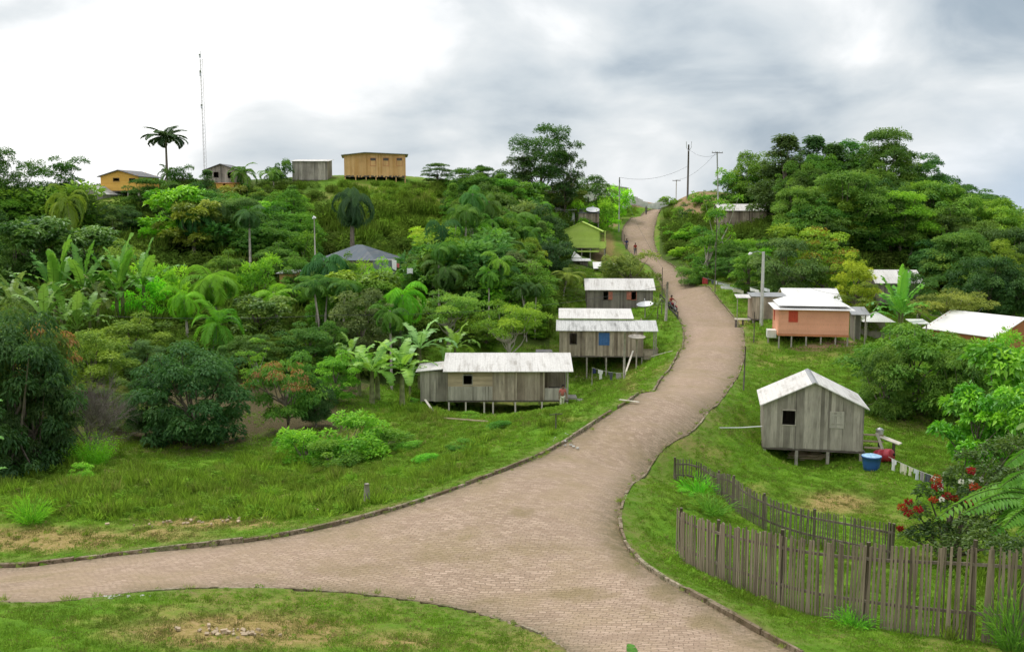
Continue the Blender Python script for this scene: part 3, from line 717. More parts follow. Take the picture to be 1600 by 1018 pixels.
crown_tree('sparse', 2.4, 8.0, 1.2, 10, 34, 3000, .30, .2, 'round', .6, .26, ragged=.6, inner=.7, bark='pale_bark')
crown_tree('bush', 1.6, 2.2, .1, 12, 30, 4200, .20, .1, 'round', .7, .34, ragged=.3)
crown_tree('bush2', 1.7, 2.6, .15, 13, 26, 3600, .24, -.1, 'round', .7, .36, ragged=.45)
crown_tree('bigleaf', 2.8, 6.5, 1.6, 14, 34, 4200, .46, .25, 'round', .55, .3, ragged=.4, mat='shiny_leaf', aspect=.5)
OR = [(.50, .26, .10), (.55, .33, .13), (.42, .19, .07), (.50, .38, .10)]
crown_tree('mango_bloom', 3.1, 6.0, 1.5, 15, 50, 11000, .25, .6, 'round', .7, .27, ragged=.2, bloom=(.55, OR, .55))
crown_tree('mango_flush', 3.4, 8.5, 1.2, 16, 60, 12000, .25, .5, 'round', .75, .26, ragged=.25, bloom=(.45, [(.40, .30, .035), (.44, .22, .03), (.30, .32, .04)], .35))
# palms, bananas, shrubs
palm('coconut', 6.2, 17, 3.4, 21, 1.7, .75, .085, .15)
palm('royal', 9.5, 17, 3.1, 22, 1.1, .75, .15, .13, hang=.45, elmin=.05, vee=.4, bark='bark', lean=.05, nl=56)
palm('jussara', 8.0, 11, 2.3, 23, 1.7, .75, .08, .10, hang=.9, elmin=-.4, crownshaft=True)
palm('acai', 8.5, 10, 2.2, 24, 1.8, .7, .07, .085, hang=.9, elmin=-.4, stems=4, spread=.8, lean=.5, nl=34)
palm('shaggy', 6.5, 20, 3.6, 25, 2.5, .9, .08, .2, hang=1.1, elmin=-.7, bark='bark')
palm('low_palm', 3.2, 15, 2.8, 26, 1.4, .7, .08, .14, hang=.35)
palm('bright_palm', 6.0, 16, 3.0, 27, 2.0, .8, .06, .12, hang=.8, elmin=-.5, nl=60, crownshaft=True)
banana('banana', 4.2, 9, 2.6, .62, 31)
banana('banana_clump', 4.2, 8, 2.5, .6, 32, 4, 1.1, 1.1)
banana('banana_upright', 4.4, 8, 2.9, .62, 33, 3, .9, .55)
shrub_blades('feather_shrub', 2.6, 1.9, 240, .26, .03, 41, .7, feather=1)
shrub_blades('grass_clump', 1.1, .8, 150, .4, .022, 42, 1.0)
# bare twiggy shrub
def twig(key, seed):
    r = np.random.default_rng(seed); paths = []
    def grow(p, d, L, rad, lev):
        q_ = p + d * L; paths.append(([tuple(p), tuple((p + q_) / 2 + r.normal(size=3) * L * .06), tuple(q_)], [rad, rad * .8, rad * .6]))
        if lev == 0: return
        for _ in range(4 if lev < 3 else 5): grow(p + d * L * (.35 + .65 * r.random()), unit(d + r.normal(size=3) * .42 + np.array([0, 0, .12])), L * (.6 + .25 * r.random()), rad * .55, lev - 1)
    for k in range(7):
        a = k * .9; grow(np.array([.1 * math.cos(a), .1 * math.sin(a), 0]), unit(np.array([math.cos(a) * .8, math.sin(a) * .8, 1.2])), 1.5, .05, 4)
    mb = MB()
    for p, rd in paths: mb.tube(p, rd, 3, False)
    me = raw_mesh(key + '_twigs', np.array(mb.v), np.array(mb.f), M['twig'])
    PROTO[key] = dict(parts=[('branches', me)], r=2.2, h=4.2)
M['twig'] = simple('twig', (.23, .20, .17), .9, .25, 4)
twig('bare_shrub', 51)

# ------------------------------------------------------------------ planting
DK, MD, BR, YL, GY_, OL, BL = (.026,.058,.014), (.048,.10,.018), (.09,.20,.02), (.14,.20,.022), (.055,.085,.04), (.085,.115,.028), (.03,.07,.028)
NAMES = dict(coconut='coconut_palm', royal='tall_palm', jussara='palm_tree', acai='slender_palm', shaggy='shaggy_palm', low_palm='young_palm', bright_palm='feathery_palm', banana='banana_plant', banana_clump='banana_plant', banana_upright='banana_plant',
             feather_shrub='feathery_shrub', grass_clump='tall_grass_clump', bare_shrub='bare_shrub', bush='bush', bush2='bush', mango='mango_tree', mango2='mango_tree', mango_bloom='mango_tree', mango_flush='mango_tree', umbrella='spreading_tree', column='columnar_tree')
CATS = dict(palm='palm', banana='banana plant', shrub='shrub', bush='bush', clump='grass clump')
def first(key, loc, rz, sc, colour, label, group):
    P = PROTO[key]; nm = NAMES.get(key, 'leafy_tree')
    cat_ = next((v for k, v in CATS.items() if k in nm), 'tree')
    if 'banana' in key: colour = tuple(c * .68 for c in colour)
    colour = tuple(max(.006, c * LEAFGAIN * k_ * rnd.uniform(.86, 1.16)) for c, k_ in zip(colour, (.98, 1.10, .62)))
    if len(P['parts']) == 1:
        o = bpy.data.objects.new(nm, P['parts'][0][1]); COL.objects.link(o); o.color = (*colour, 1)
    else:
        o = bpy.data.objects.new(nm, None); COL.objects.link(o); o.empty_display_size = .3
        for pn, me_ in P['parts']:
            c = bpy.data.objects.new(pn, me_); COL.objects.link(c); c.parent = o; c.color = (*colour, 1)
    o.location = loc; o.rotation_euler = (0, 0, rz); o.scale = sc
    tag(o, label, cat_, group); return o
PLANTED = []
def tree(px, top, wpx, key, colour, label, h=None, Y=None, group=None, rz=None, minsc=.45):
    """px, top: where the crown's top shows; wpx its width; h its height in metres, or Y its distance"""
    P = PROTO[key]
    if Y is None:
        g_ = hit(px, top, h, y0=18)
        if g_ is None: print('NOHIT', px, top, key); return None
        x, Y = g_
    else:
        x = at(px, top, Y).x
    z0 = H(x, Y)
    if h is None:
        h = at(px, top, Y).z - z0
        if h < .3: print('LOW', px, top, key, round(h, 2)); h = .5
    dist = Y * cp - (z0 - CZ) * sp
    sz = h / P['h']; sx = (wpx / F * dist / 2) / P['r']
    sx = min(max(sx, sz * .6), sz * 1.5)
    PLANTED.append((px, top, key, round(Y), round(h, 1), round(sx / sz, 2)))
    return first(key, (x, Y, z0 - .05), rnd.random() * 6.28 if rz is None else rz, (sx, sx, sz), colour, label, group)
def T(rows):
    for r in rows:
        px, top, w, key, col, lab = r[:6]; kw = r[6] if len(r) > 6 else {}
        tree(px, top, w, key, col, lab, **kw)
def h(v): return dict(h=v)
def Yv_(v, **k): return dict(Y=v, **k)
T([
 # skyline and slope, far end of the left hand hill
 (12,226,100,'ragged',DK,'tall open crowned dark tree on the skyline at the photo edge',Yv_(104)),
 (84,243,105,'ragged2',DK,'gappy dark tree on the skyline beside the hidden grey houses',Yv_(108)),
 (112,285,70,'coconut',OL,'upright palm with yellowing lower fronds before the hidden grey house',Yv_(98)),
 (232,277,92,'layered',DK,'dark flat topped tree just below the yellow stilt house',Yv_(116)),
 (258,201,76,'royal',(.03,.05,.03),'lone tall palm standing clear on the skyline beside the mast',Yv_(142)),
 (254,258,34,'low_palm',GY_,'small palm at the foot of the lone skyline palm',Yv_(140)),
 (285,257,36,'bush2',DK,'round dark bush on the crest beside the lone skyline palm',Yv_(139)),
 (323,264,38,'column',(.03,.06,.03),'narrow dark tree before the gable of the grey ridge house',Yv_(125)),
 (352,296,16,'column',DK,'thin dark shrub against the yellow wall on the ridge',Yv_(130)),
 (388,255,54,'low_palm',(.06,.10,.035),'spiky palm on the crest between two grey ridge houses',Yv_(136)),
 (428,262,50,'coconut',(.07,.11,.04),'pale palm below the grey metal roofed ridge house',Yv_(134)),
 (440,247,34,'bush2',DK,'dark rounded tree touching the grey metal roofed ridge house',Yv_(140)),
 (366,290,60,'broad',GY_,'grey green tree under the gabled ridge house',Yv_(124)),
 (388,318,70,'jussara',(.035,.08,.036),'pale trunked dark palm rising from the middle slope',Yv_(100)),
 (300,318,88,'shaggy',(.026,.066,.03),'dark drooping palm midway down the slope under the mast',Yv_(104)),
 (185,318,84,'broad',(.03,.055,.022),'dark round tree on the slope under the yellow house',Yv_(108)),
 (292,302,70,'broad2',OL,'yellow green tree on the bank under the mast',Yv_(118)),
 (236,340,60,'bush2',BR,'bright green bush beside the bare bank on the slope',Yv_(108)),
 (60,338,120,'bigleaf',(.04,.075,.025),'glossy large leaved tree in front of the hidden grey house',Yv_(88)),
 (140,352,110,'bigleaf',(.045,.085,.03),'glossy large leaved tree next to the yellowing palm',Yv_(90)),
 (20,345,90,'broad',DK,'dark tree at the photo edge under the skyline trees',Yv_(86)),
 (200,372,80,'broad2',OL,'loose olive tree above the banana grove',Yv_(86)),
 (92,400,120,'banana_upright',(.06,.14,.035),'largest banana clump above the dark orange tipped tree',Yv_(74)),
 (188,396,110,'banana_upright',(.075,.16,.035),'upright banana plant with tall paddle leaves in the grove',Yv_(76)),
 (55,436,90,'banana_clump',(.09,.12,.06),'greyish withered banana clump at the edge of the grove',Yv_(70)),
 (98,455,90,'banana_clump',(.07,.15,.04),'low banana clump in front of the grove',Yv_(67)),
 (150,430,70,'banana',(.10,.13,.07),'pale leaved banana plant in the middle of the grove',Yv_(73)),
 (337,408,120,'bright_palm',(.075,.165,.02),'bright feathery palm standing out of the wood above the dark mango',Yv_(74)),
 (432,440,100,'bright_palm',(.075,.165,.02),'bright feathery palm beside the orange shack',Yv_(78)),
 (290,440,80,'bright_palm',(.085,.18,.02),'lower bright feathery palm next to the round bright bush',Yv_(71)),
 (252,404,80,'bush2',(.08,.19,.02),'round bright bush behind the feathery palms',Yv_(82)),
 (222,430,60,'bush',BR,'bright green shrub between banana grove and feathery palms',Yv_(78)),
 (6,478,120,'dome',(.026,.05,.02),'big dark glossy tree with orange shoots at the photo edge',Yv_(42)),
 (46,560,66,'dome',(.028,.052,.022),'dark drooping tree growing against the orange tipped tree',Yv_(43)),
 (28,470,80,'mango_bloom',(.045,.06,.02),'orange tipped young growth atop the dark edge tree',Yv_(45.5)),
 (140,512,120,'broad',(.075,.10,.025),'olive tree behind the bare twiggy shrub',Yv_(58)),
 (205,486,110,'broad2',(.07,.10,.025),'loose olive tree between banana grove and dark mango',Yv_(64)),
 (135,560,110,'bare_shrub',(.2,.18,.15),'bare grey twiggy shrub beside the dark edge tree',Yv_(47)),
 (180,590,70,'sparse',(.05,.07,.03),'thin leaved small tree forking low beside the bare shrub',Yv_(52)),
 (298,530,190,'dome',(.026,.058,.024),'large dark rounded mango shading the bare soil',Yv_(50.5)),
 (225,590,80,'mango2',(.028,.058,.024),'dark mango leaning against the large rounded one',Yv_(51)),
 (445,545,112,'mango_bloom',(.045,.085,.022),'mango with orange blossom over its crown above the shaded soil',Yv_(53)),
 (492,585,60,'mango2',(.025,.055,.02),'dark small tree beside the blossoming mango',Yv_(54)),
 (395,520,80,'broad',(.05,.09,.025),'mid green tree behind and beside the large mango',Yv_(66)),
 (524,545,74,'broad2',(.065,.13,.022),'bright green young tree next to the blossoming mango',Yv_(60)),
 (580,545,110,'banana_clump',(.10,.17,.05),'arching banana clump with drying leaves near the plank wall lean-to',Yv_(61)),
 (548,520,60,'banana',(.09,.15,.05),'small banana plant behind the drying clump',Yv_(65)),
 (140,668,100,'feather_shrub',(.075,.16,.015),'bright feathery shrub in front of the bare grey bush',Yv_(44)),
 (125,722,40,'bush',(.10,.22,.03),'small bright bush at the foot of the feathery shrub',Yv_(40.5)),
 (400,462,100,'bigleaf',(.05,.09,.028),'glossy tree in the wood right below the orange shack',Yv_(74)),
 (510,380,115,'shaggy',(.024,.066,.034),'dark spreading palm in front of the blue grey hipped roof',Yv_(84)),
 (505,425,110,'acai',(.045,.085,.02),'multi stemmed slender palms below the hipped roof',Yv_(76)),
 (480,500,90,'broad2',(.035,.075,.022),'mid green tree under the slender palm stems',Yv_(68)),
 (548,277,100,'shaggy',(.026,.062,.036),'large drooping dark palm on the bank under the orange house',Yv_(108)),
 (452,300,60,'broad2',MD,'mid green tree below the pale ridge palm',Yv_(122)),
 (470,330,80,'broad',MD,'mid green tree above the lamp pole on the slope',Yv_(108)),
 (435,345,90,'broad2',(.04,.08,.02),'dark green tree left below the grey ridge house',Yv_(104)),
 (585,400,76,'broad2',(.08,.17,.02),'bright green tree right in front of the weathered board wall',Yv_(82)),
 (622,432,100,'bright_palm',(.07,.17,.02),'green palm below the weathered board wall',Yv_(77)),
 (610,470,70,'jussara',(.04,.09,.02),'slim pale trunked palm standing beside the white leaved banana',Yv_(70)),
 (656,500,120,'banana',(.11,.19,.13),'banana with silvery broad leaves behind the long grey house',Yv_(73)),
 (712,505,80,'banana',(.09,.16,.05),'banana plant behind the roof of the long grey house',Yv_(76)),
 (700,447,135,'umbrella',(.08,.135,.03),'pale green spreading tree behind the silvery banana',Yv_(82)),
 (795,462,140,'umbrella',(.085,.125,.02),'olive umbrella tree with a thin pale trunk behind the long roof',Yv_(80)),
 (760,500,60,'broad2',(.06,.11,.02),'green tree under the olive umbrella canopy',Yv_(86)),
 (838,500,54,'broad2',(.07,.13,.02),'green tree beside the blue windowed house',Yv_(90)),
 (692,328,82,'shaggy',(.024,.062,.032),'dark palm with hanging dead fronds in the middle of the slope',Yv_(100)),
 (738,286,62,'jussara',(.04,.09,.035),'tall slim palm rising over the middle of the slope',Yv_(106)),
 (764,300,56,'jussara',(.045,.08,.03),'second slim palm beside the tallest one on the slope',Yv_(110)),
 (722,312,50,'acai',(.06,.095,.03),'cluster of slim palm stems on the slope',Yv_(103)),
 (836,318,100,'mango2',(.022,.045,.018),'very dark tall tree beside the lime green house',Yv_(122)),
 (852,362,90,'mango2',(.024,.045,.02),'very dark tree before the grey board hut',Yv_(112)),
 (806,350,80,'broad',(.03,.055,.02),'dark dense tree below the big ridge tree',Yv_(118)),
 (684,254,92,'layered',(.03,.055,.018),'dark flat crowned tree on the crest beside the orange house',Yv_(143)),
 (728,272,50,'layered',(.035,.06,.02),'low flat crowned tree on the crest next to the columnar one',Yv_(146)),
 (751,257,34,'column',(.028,.055,.022),'narrow tree on the crest left of the big ridge tree',Yv_(148)),
 (781,272,50,'broad2',(.03,.05,.03),'dark crest tree at the foot of the big ridge tree',Yv_(152)),
 (846,190,108,'ragged',(.026,.05,.022),'biggest tree of the ridge with rough dark crown against the sky',Yv_(156)),
 (884,222,52,'ragged2',(.024,.046,.024),'dark tree touching the big ridge tree on its road side',Yv_(157)),
 (818,236,60,'ragged2',(.026,.05,.024),'open dark tree under the big ridge tree',Yv_(155)),
 (922,272,84,'broad',(.035,.065,.018),'dark rounded tree between big ridge tree and long white building',Yv_(168)),
 (880,276,80,'broad2',(.05,.075,.02),'brownish green tree below the big ridge tree',Yv_(160)),
 (820,300,90,'broad2',(.05,.10,.022),'mid green tree under the ridge trees',Yv_(138)),
 (906,312,44,'bush2',(.09,.20,.02),'bright bush above the hut with the dish',Yv_(158)),
 (935,306,50,'bush2',(.07,.15,.02),'green bush above the plank wall with the dish',Yv_(162)),
 (962,288,36,'bush2',(.09,.18,.022),'bright bush at the foot of the long white building',Yv_(185)),
 (948,318,40,'bush2',(.11,.22,.02),'bright bush behind the white pole by the road',Yv_(172)),
 (775,404,100,'banana_clump',(.10,.13,.06),'grey green banana clump behind the umbrella trees',Yv_(98)),
 (880,418,110,'coconut',(.09,.115,.035),'coconut palm with yellow fronds beside the red shuttered house',Yv_(106)),
 (842,430,60,'low_palm',(.06,.10,.03),'low palm next to the yellow fronded coconut',Yv_(104)),
 (985,390,84,'bush2',(.075,.105,.045),'pale speckled tree beside the road above the red shuttered house',Yv_(118)),
 (948,404,50,'broad2',(.05,.09,.025),'small tree between lime house and speckled tree',Yv_(124)),
 (1028,462,34,'banana',(.07,.11,.05),'small banana plant by the dish at the road edge',Yv_(94)),
 (520,400,70,'broad2',(.04,.08,.022),'round tree hiding the foot of the hipped roof house',Yv_(90)),
 (562,404,60,'bush2',(.06,.12,.022),'leafy bush against the corner of the hipped roof house',Yv_(91)),
 (452,434,60,'broad2',(.05,.10,.022),'leafy tree half covering the small orange shack',Yv_(86)),
 (542,392,50,'broad2',(.045,.09,.022),'slim leafy tree overlapping the middle of the hipped roof',Yv_(88)),
 (60,500,90,'broad2',OL,'olive tree between banana grove and dark edge tree',Yv_(60)),
 (330,470,90,'low_palm',(.055,.13,.02),'low bright palm under the tallest feathery palm',Yv_(68)),
 (640,560,60,'banana',(.07,.14,.04),'dark banana plant by the lean-to of the long house',Yv_(69)),
 (1500,516,120,'broad2',(.06,.11,.02),'leafy tree screening the wall of the brick gable house',Yv_(68)),
 (1585,524,90,'broad2',(.07,.14,.02),'bright tree before the brick gable at the photo edge',Yv_(66)),
 (1545,512,50,'bush2',(.06,.12,.02),'small tree touching the long white roof at the photo edge',Yv_(72)),
 (1668,560,150,'dome',(.045,.09,.02),'dark tree just past the photo edge beyond the bright trees',Yv_(56)),
 (1720,500,170,'broad',(.045,.085,.02),'tree past the photo edge behind the brick gable house',Yv_(78)),
 (352,388,70,'broad2',(.045,.095,.022),'leafy tree behind the tallest feathery palm',Yv_(88)),
 (398,396,60,'bush2',(.06,.12,.022),'rounded shrub between feathery palms and the shaggy dark palm',Yv_(88)),
 (432,376,70,'broad2',(.04,.085,.022),'mid green tree on the slope beside the lamp pole foot',Yv_(96)),
 (468,392,56,'broad2',(.05,.11,.022),'small leafy tree between lamp pole and orange shack',Yv_(92)),
 (470,360,60,'bush2',(.05,.10,.022),'rounded shrub just behind the lamp pole',Yv_(103)),
 (395,352,70,'broad',(.035,.08,.022),'dense tree under the pale trunked dark palm',Yv_(104)),
 # bank beside the upper road
 (1046,306,40,'bush2',(.055,.12,.022),'rounded bush at the top of the bank where the road ends',Yv_(188)),
 (1098,304,34,'bush2',(.06,.13,.022),'low bush on the bare bank under the leaning crossarm pole',Yv_(182)),
 (1062,322,26,'bush',(.07,.14,.022),'small bush on the bare bank below the two pronged pole',Yv_(178)),
 (1112,312,30,'bush2',(.05,.11,.022),'bush on the bank above the tan board house',Yv_(176)),
 (1070,318,34,'sparse',(.035,.07,.03),'small dark tree on the bare orange bank',Yv_(172)),
 (1056,346,36,'bush',(.06,.14,.022),'bush at the road edge under the orange bank',Yv_(162)),
 (1076,352,56,'bush2',(.07,.16,.022),'bright bush below the small dark tree on the bank',Yv_(150)),
 (1070,382,46,'bush2',(.08,.17,.022),'bright bush beside the road bend above the lawn',Yv_(136)),
 (1092,378,60,'bush2',(.045,.10,.025),'mid green bush on the bank by the climbing tree',Yv_(136)),
 (1100,396,70,'broad2',(.045,.09,.025),'leafy tree on the bank above the red bundle',Yv_(122)),
 (1078,415,44,'bush2',(.06,.12,.03),'low bush at the lawn top near the red bundle',Yv_(118)),
 (1126,262,64,'sparse',(.07,.12,.022),'tall thin tree with pale yellow leaves before the leaning crossarm pole',Yv_(122)),
 (1108,325,70,'sparse',(.05,.10,.025),'sparse tree half hiding the tan board house',Yv_(118)),
 (1146,374,80,'broad2',(.04,.085,.025),'leafy tree under the tan board house',Yv_(116)),
 (1172,386,60,'broad2',(.055,.11,.025),'light green tree behind the concrete pole',Yv_(104)),
 (1140,400,70,'broad',(.035,.07,.025),'dark tree above the white sheets on the lawn',Yv_(110)),
 # wooded hill beyond the houses
 (1176,233,76,'broad',(.05,.095,.018),'round tree at the start of the wooded hill with a bright top',Yv_(157)),
 (1226,208,104,'column',(.03,.055,.025),'broad pointed tree on the wooded skyline',Yv_(141)),
 (1271,210,84,'column',(.026,.052,.025),'sharply pointed tree on the wooded skyline',Yv_(146)),
 (1304,222,92,'column',(.028,.055,.025),'blunt pointed tree beside the sharply pointed one',Yv_(144)),
 (1336,216,96,'broad',(.035,.085,.018),'rich green rounded tree on the wooded skyline',Yv_(146)),
 (1388,199,116,'layered',(.038,.07,.024),'highest tree of the wooded hill with open flat sprays',Yv_(141)),
 (1440,238,90,'ragged2',(.028,.06,.025),'dark tree ending the high part of the wooded skyline',Yv_(142)),
 (1322,266,150,'layered',(.05,.085,.028),'wide layered tree in the middle of the wooded hill',Yv_(126)),
 (1262,262,90,'broad',(.032,.065,.022),'dark tree below the pointed skyline trees',Yv_(134)),
 (1202,290,66,'broad2',(.03,.06,.022),'dark tree directly behind the tan board house',Yv_(152)),
 (1440,282,90,'layered',(.075,.115,.02),'yellow topped tree under the end of the high skyline',Yv_(132)),
 (1396,300,90,'broad',(.03,.06,.02),'dark tree below the wide layered one',Yv_(126)),
 (1480,308,90,'broad2',(.04,.075,.02),'shaded tree where the wooded skyline steps down',Yv_(134)),
 (1524,320,66,'sparse',(.085,.13,.03),'pale thin tree on the low part of the skyline',Yv_(132)),
 (1505,352,80,'broad',(.045,.08,.025),'mid green tree under the pale thin skyline tree',Yv_(124)),
 (1574,352,116,'mango',(.026,.05,.018),'wide dark tree on the low skyline at the photo edge',Yv_(120)),
 (1590,400,110,'mango2',(.02,.04,.016),'dark tree at the photo edge above the brick gable house',Yv_(108)),
 (1546,396,110,'mango',(.022,.045,.018),'large dark tree behind the olive shrubby tree',Yv_(108)),
 (1470,372,110,'mango2',(.035,.07,.025),'rounded dark tree above the white roofed grey house',Yv_(120)),
 (1424,362,110,'broad',(.045,.085,.025),'green tree behind the white roofed grey house',Yv_(126)),
 (1360,345,110,'broad2',(.045,.075,.025),'soft green tree above the yellowing tree',Yv_(126)),
 (1300,330,110,'broad',(.035,.07,.022),'dark green tree above the yellowing tree on its road side',Yv_(130)),
 (1234,318,90,'broad2',(.03,.065,.022),'dark tree beside the tan board house',Yv_(136)),
 (1440,418,70,'ragged2',(.03,.055,.02),'dark branches overhanging the white roof of the grey house',Yv_(96)),
 (1236,368,124,'mango',(.042,.075,.028),'large grey green tree behind the concrete pole and salmon house',Yv_(101)),
 (1288,352,124,'mango_flush',(.085,.13,.02),'tree with yellow and orange young leaves behind the salmon house',Yv_(103)),
 (1340,392,66,'broad2',(.12,.17,.022),'yellow green tree beside the yellowing one near the white roof',Yv_(96)),
 (1352,440,60,'sparse',(.07,.10,.025),'thin tree at the corner of the salmon house',Yv_(88)),
 (1484,446,140,'umbrella',(.075,.095,.032),'olive shrubby tree above the long white brick house roof',Yv_(90)),
 (1408,440,84,'banana_upright',(.075,.17,.04),'banana plant under the white roofed grey house',Yv_(84)),
 # near lawn on the fence side
 (1440,503,205,'dome',(.05,.10,.018),'wide dark tree between the salmon and brick gable houses',Yv_(62)),
 (1385,535,100,'dome',(.05,.095,.018),'dark lower tree at the lawn edge beside the wide dark one',Yv_(60)),
 (1515,530,100,'dome',(.042,.08,.02),'dark tree behind the bright tree at the photo edge',Yv_(58)),
 (1572,534,150,'bigleaf',(.065,.15,.02),'bright large leaved tree at the photo edge behind the fence',Yv_(46)),
 (1530,600,100,'bigleaf',(.065,.15,.02),'lower bright large leaved tree above the red flowers',Yv_(44)),
 (1610,600,90,'bigleaf',(.06,.14,.02),'bright tree cut by the photo edge above the fence',Yv_(42)),
 # weeds and bushes on the near valley lawn
 (548,645,120,'bush',(.065,.145,.02),'bright leafy bush heap on the lawn edge before the mangoes',Yv_(45)),
 (475,662,80,'bush2',(.07,.145,.022),'yellow green bush at the end of the bush heap by the bare soil',Yv_(44.5)),
 (600,662,90,'bush',(.055,.12,.02),'green bush in the heap nearest the long grey house',Yv_(47)),
 (520,686,80,'bush',(.055,.12,.02),'low bush in front of the leafy heap',Yv_(43)),
 (640,685,70,'bush',(.055,.14,.02),'low green bush on the lawn beside the heap',Yv_(46)),
 (720,700,70,'bush',(.04,.11,.02),'dark low bush near the road kerb',Yv_(43)),
 (783,688,44,'bush',(.035,.10,.02),'small dark bush close to the kerb bend',Yv_(46.5)),
 (668,722,40,'bush',(.06,.15,.02),'small bush between heap and kerb',Yv_(41)),
 (640,625,50,'bush',(.05,.12,.02),'bush beside the leaning white board',Yv_(66)),
 (735,655,70,'bush',(.06,.14,.02),'flat bush on the lawn under the long grey house',Yv_(56)),
 (45,770,66,'grass_clump',(.075,.155,.02),'tall bright grass clump on the verge at the photo edge',Yv_(32)),
 (555,750,60,'grass_clump',(.08,.16,.02),'bright grass clump beside the wooden stump post',Yv_(38)),
 (420,770,60,'grass_clump',(.075,.155,.02),'bright grass clump on the verge short of the stump post',Yv_(37)),
 (620,735,60,'grass_clump',(.08,.15,.02),'bright grass clump past the wooden stump post',Yv_(39)),
 (1080,850,44,'grass_clump',(.08,.19,.03),'tall grass clump at the corner of the front fence',Yv_(28)),
 (1335,948,74,'grass_clump',(.07,.18,.025),'tall grass clump at the foot of the front fence',Yv_(22.4)),
 (1590,925,90,'grass_clump',(.06,.13,.03),'tall grass clump at the far end of the front fence',Yv_(20.5)),
 (1090,742,60,'grass_clump',(.06,.17,.02),'tall grass clump inside the fence corner',Yv_(38)),
 (1112,770,66,'grass_clump',(.07,.15,.025),'bright grass clump inside the front fence',Yv_(34)),
 (1072,762,44,'bush',(.06,.16,.02),'leafy bush inside the fence corner',Yv_(36)),
])
SKY = [(1140,262),(1170,240),(1228,214),(1271,216),(1300,228),(1336,219),(1388,210),(1440,244),(1470,292),(1500,318),(1545,343),(1640,352)]
rs = random.Random(44)
for row, (dy, Yr) in enumerate([(14, 144), (40, 136), (66, 130)]):
    for i in range(13):
        x_ = 1165 + 36 * i + rs.uniform(-12, 12); t_ = float(np.interp(x_, [a for a, b in SKY], [b for a, b in SKY])) + dy + rs.uniform(-6, 10)
        if row and x_ < 1235: continue
        if x_ < 1235: Yr = 160
        elif row == 0: Yr = 144
        tree(x_, t_, rs.uniform(70, 100), rs.choice(['broad', 'broad2', 'mango2', 'broad']), rs.choice([DK, (.04,.08,.02), (.05,.095,.022)]), 'one of the packed dark trees of the wooded hill behind the white roofs', Y=Yr + rs.uniform(-3, 3), group='filler trees of the wooded hill')
# ---- filler trees of the packed woods: look-alikes nobody could tell apart
KEEP = [(640,530,905,660),(860,470,1045,600),(905,430,1035,500),(870,318,965,430),(530,232,640,282),(450,240,515,268),(150,258,222,312),(335,250,375,275),(500,376,625,420),(960,320,1045,640),
        (1040,425,1210,560),(1195,445,1335,550),(1360,412,1440,460),(1460,495,1600,530),(1110,315,1205,370),(1340,484,1400,512),(1060,295,1120,345),(575,280,690,350),(520,340,640,385),(310,60,320,262),(485,335,500,395),(30,400,235,515),(270,405,480,520),(500,280,600,400),(640,495,720,560),(200,330,240,360)]
def fill(n, x0, x1, y0, y1, keys, cols, label, group, hh=(5, 8), base_ok=None, seed=1, lim=None):
    r = random.Random(seed); c = 0; tries = 0
    while c < n and tries < n * 30:
        tries += 1
        px, top = r.uniform(x0, x1), r.uniform(y0, y1); ht = r.uniform(*hh); g_ = hit(px, top, ht, y0=40)
        if g_ is None: continue
        x, Y = g_; z0 = H(x, Y); bx, by = proj(x, Y, z0)
        if base_ok and not base_ok(bx, by, Y): continue
        key = r.choice(keys); wp = r.uniform(.85, 1.15) * PROTO[key]['r'] * ht / PROTO[key]['h'] * 2 * F / Y
        if any(px + wp * .45 > a and px - wp * .45 < c_ and by > b and top < d for a, b, c_, d in KEEP): continue
        tree(px, top, wp, key, r.choice(cols), label, h=ht, Y=Y, group=group); c += 1
    print('fill', label[:30], c)
LC = [DK, MD, (.035,.07,.02), (.055,.11,.022), OL, (.04,.085,.028), (.07,.14,.02), GY_]
fill(120, -40, 860, 280, 560, ['broad', 'broad2', 'mango2', 'bigleaf', 'broad', 'layered', 'column', 'bush2'], LC, 'one of the packed leafy trees filling the wooded slope under the ridge houses', 'filler trees of the wooded slope', (4, 7), lambda bx, by, Y: (by < 600 and bx < 640) or by < 545, 5)
fill(70, 120, 860, 290, 560, ['broad', 'broad2', 'bush2', 'bigleaf', 'column', 'bush', 'sparse'], LC + [BR, YL], 'one of the packed leafy trees filling the wooded slope under the ridge houses', 'filler trees of the wooded slope', (2.5, 4.5), lambda bx, by, Y: (by < 600 and bx < 640) or by < 545, 25)
fill(26, 150, 860, 300, 500, ['jussara', 'low_palm', 'acai', 'shaggy', 'bright_palm'], [(.05,.10,.025), (.07,.14,.022), (.04,.08,.03)], 'one of the palms scattered through the wooded slope under the ridge houses', 'filler palms of the wooded slope', (5, 8), lambda bx, by, Y: by < 540, 6)
fill(24, 1240, 1640, 300, 450, ['broad2', 'bush2', 'bigleaf', 'sparse'], [DK, (.04,.085,.026), (.06,.10,.022)], 'one of the packed dark trees of the wooded hill behind the white roofs', 'filler trees of the wooded hill', (3.5, 5.5), lambda bx, by, Y: by < 480, 28)
fill(40, 1150, 1640, 270, 450, ['broad', 'broad2', 'mango2', 'layered', 'mango'], [DK, (.045,.09,.022), (.055,.10,.026), (.035,.07,.02), (.07,.12,.02)], 'one of the packed dark trees of the wooded hill behind the white roofs', 'filler trees of the wooded hill', (6, 9), lambda bx, by, Y: by < 480, 8)
fill(14, 1040, 1200, 330, 430, ['bush2', 'bush', 'broad2', 'sparse'], [(.05,.11,.022), (.07,.15,.022), (.04,.09,.025)], 'one of the bushes covering the bank beside the upper road', 'bushes on the upper road bank', (2, 4), lambda bx, by, Y: by < 436 and bx > 1062 + (by - 340) * .5, 9)
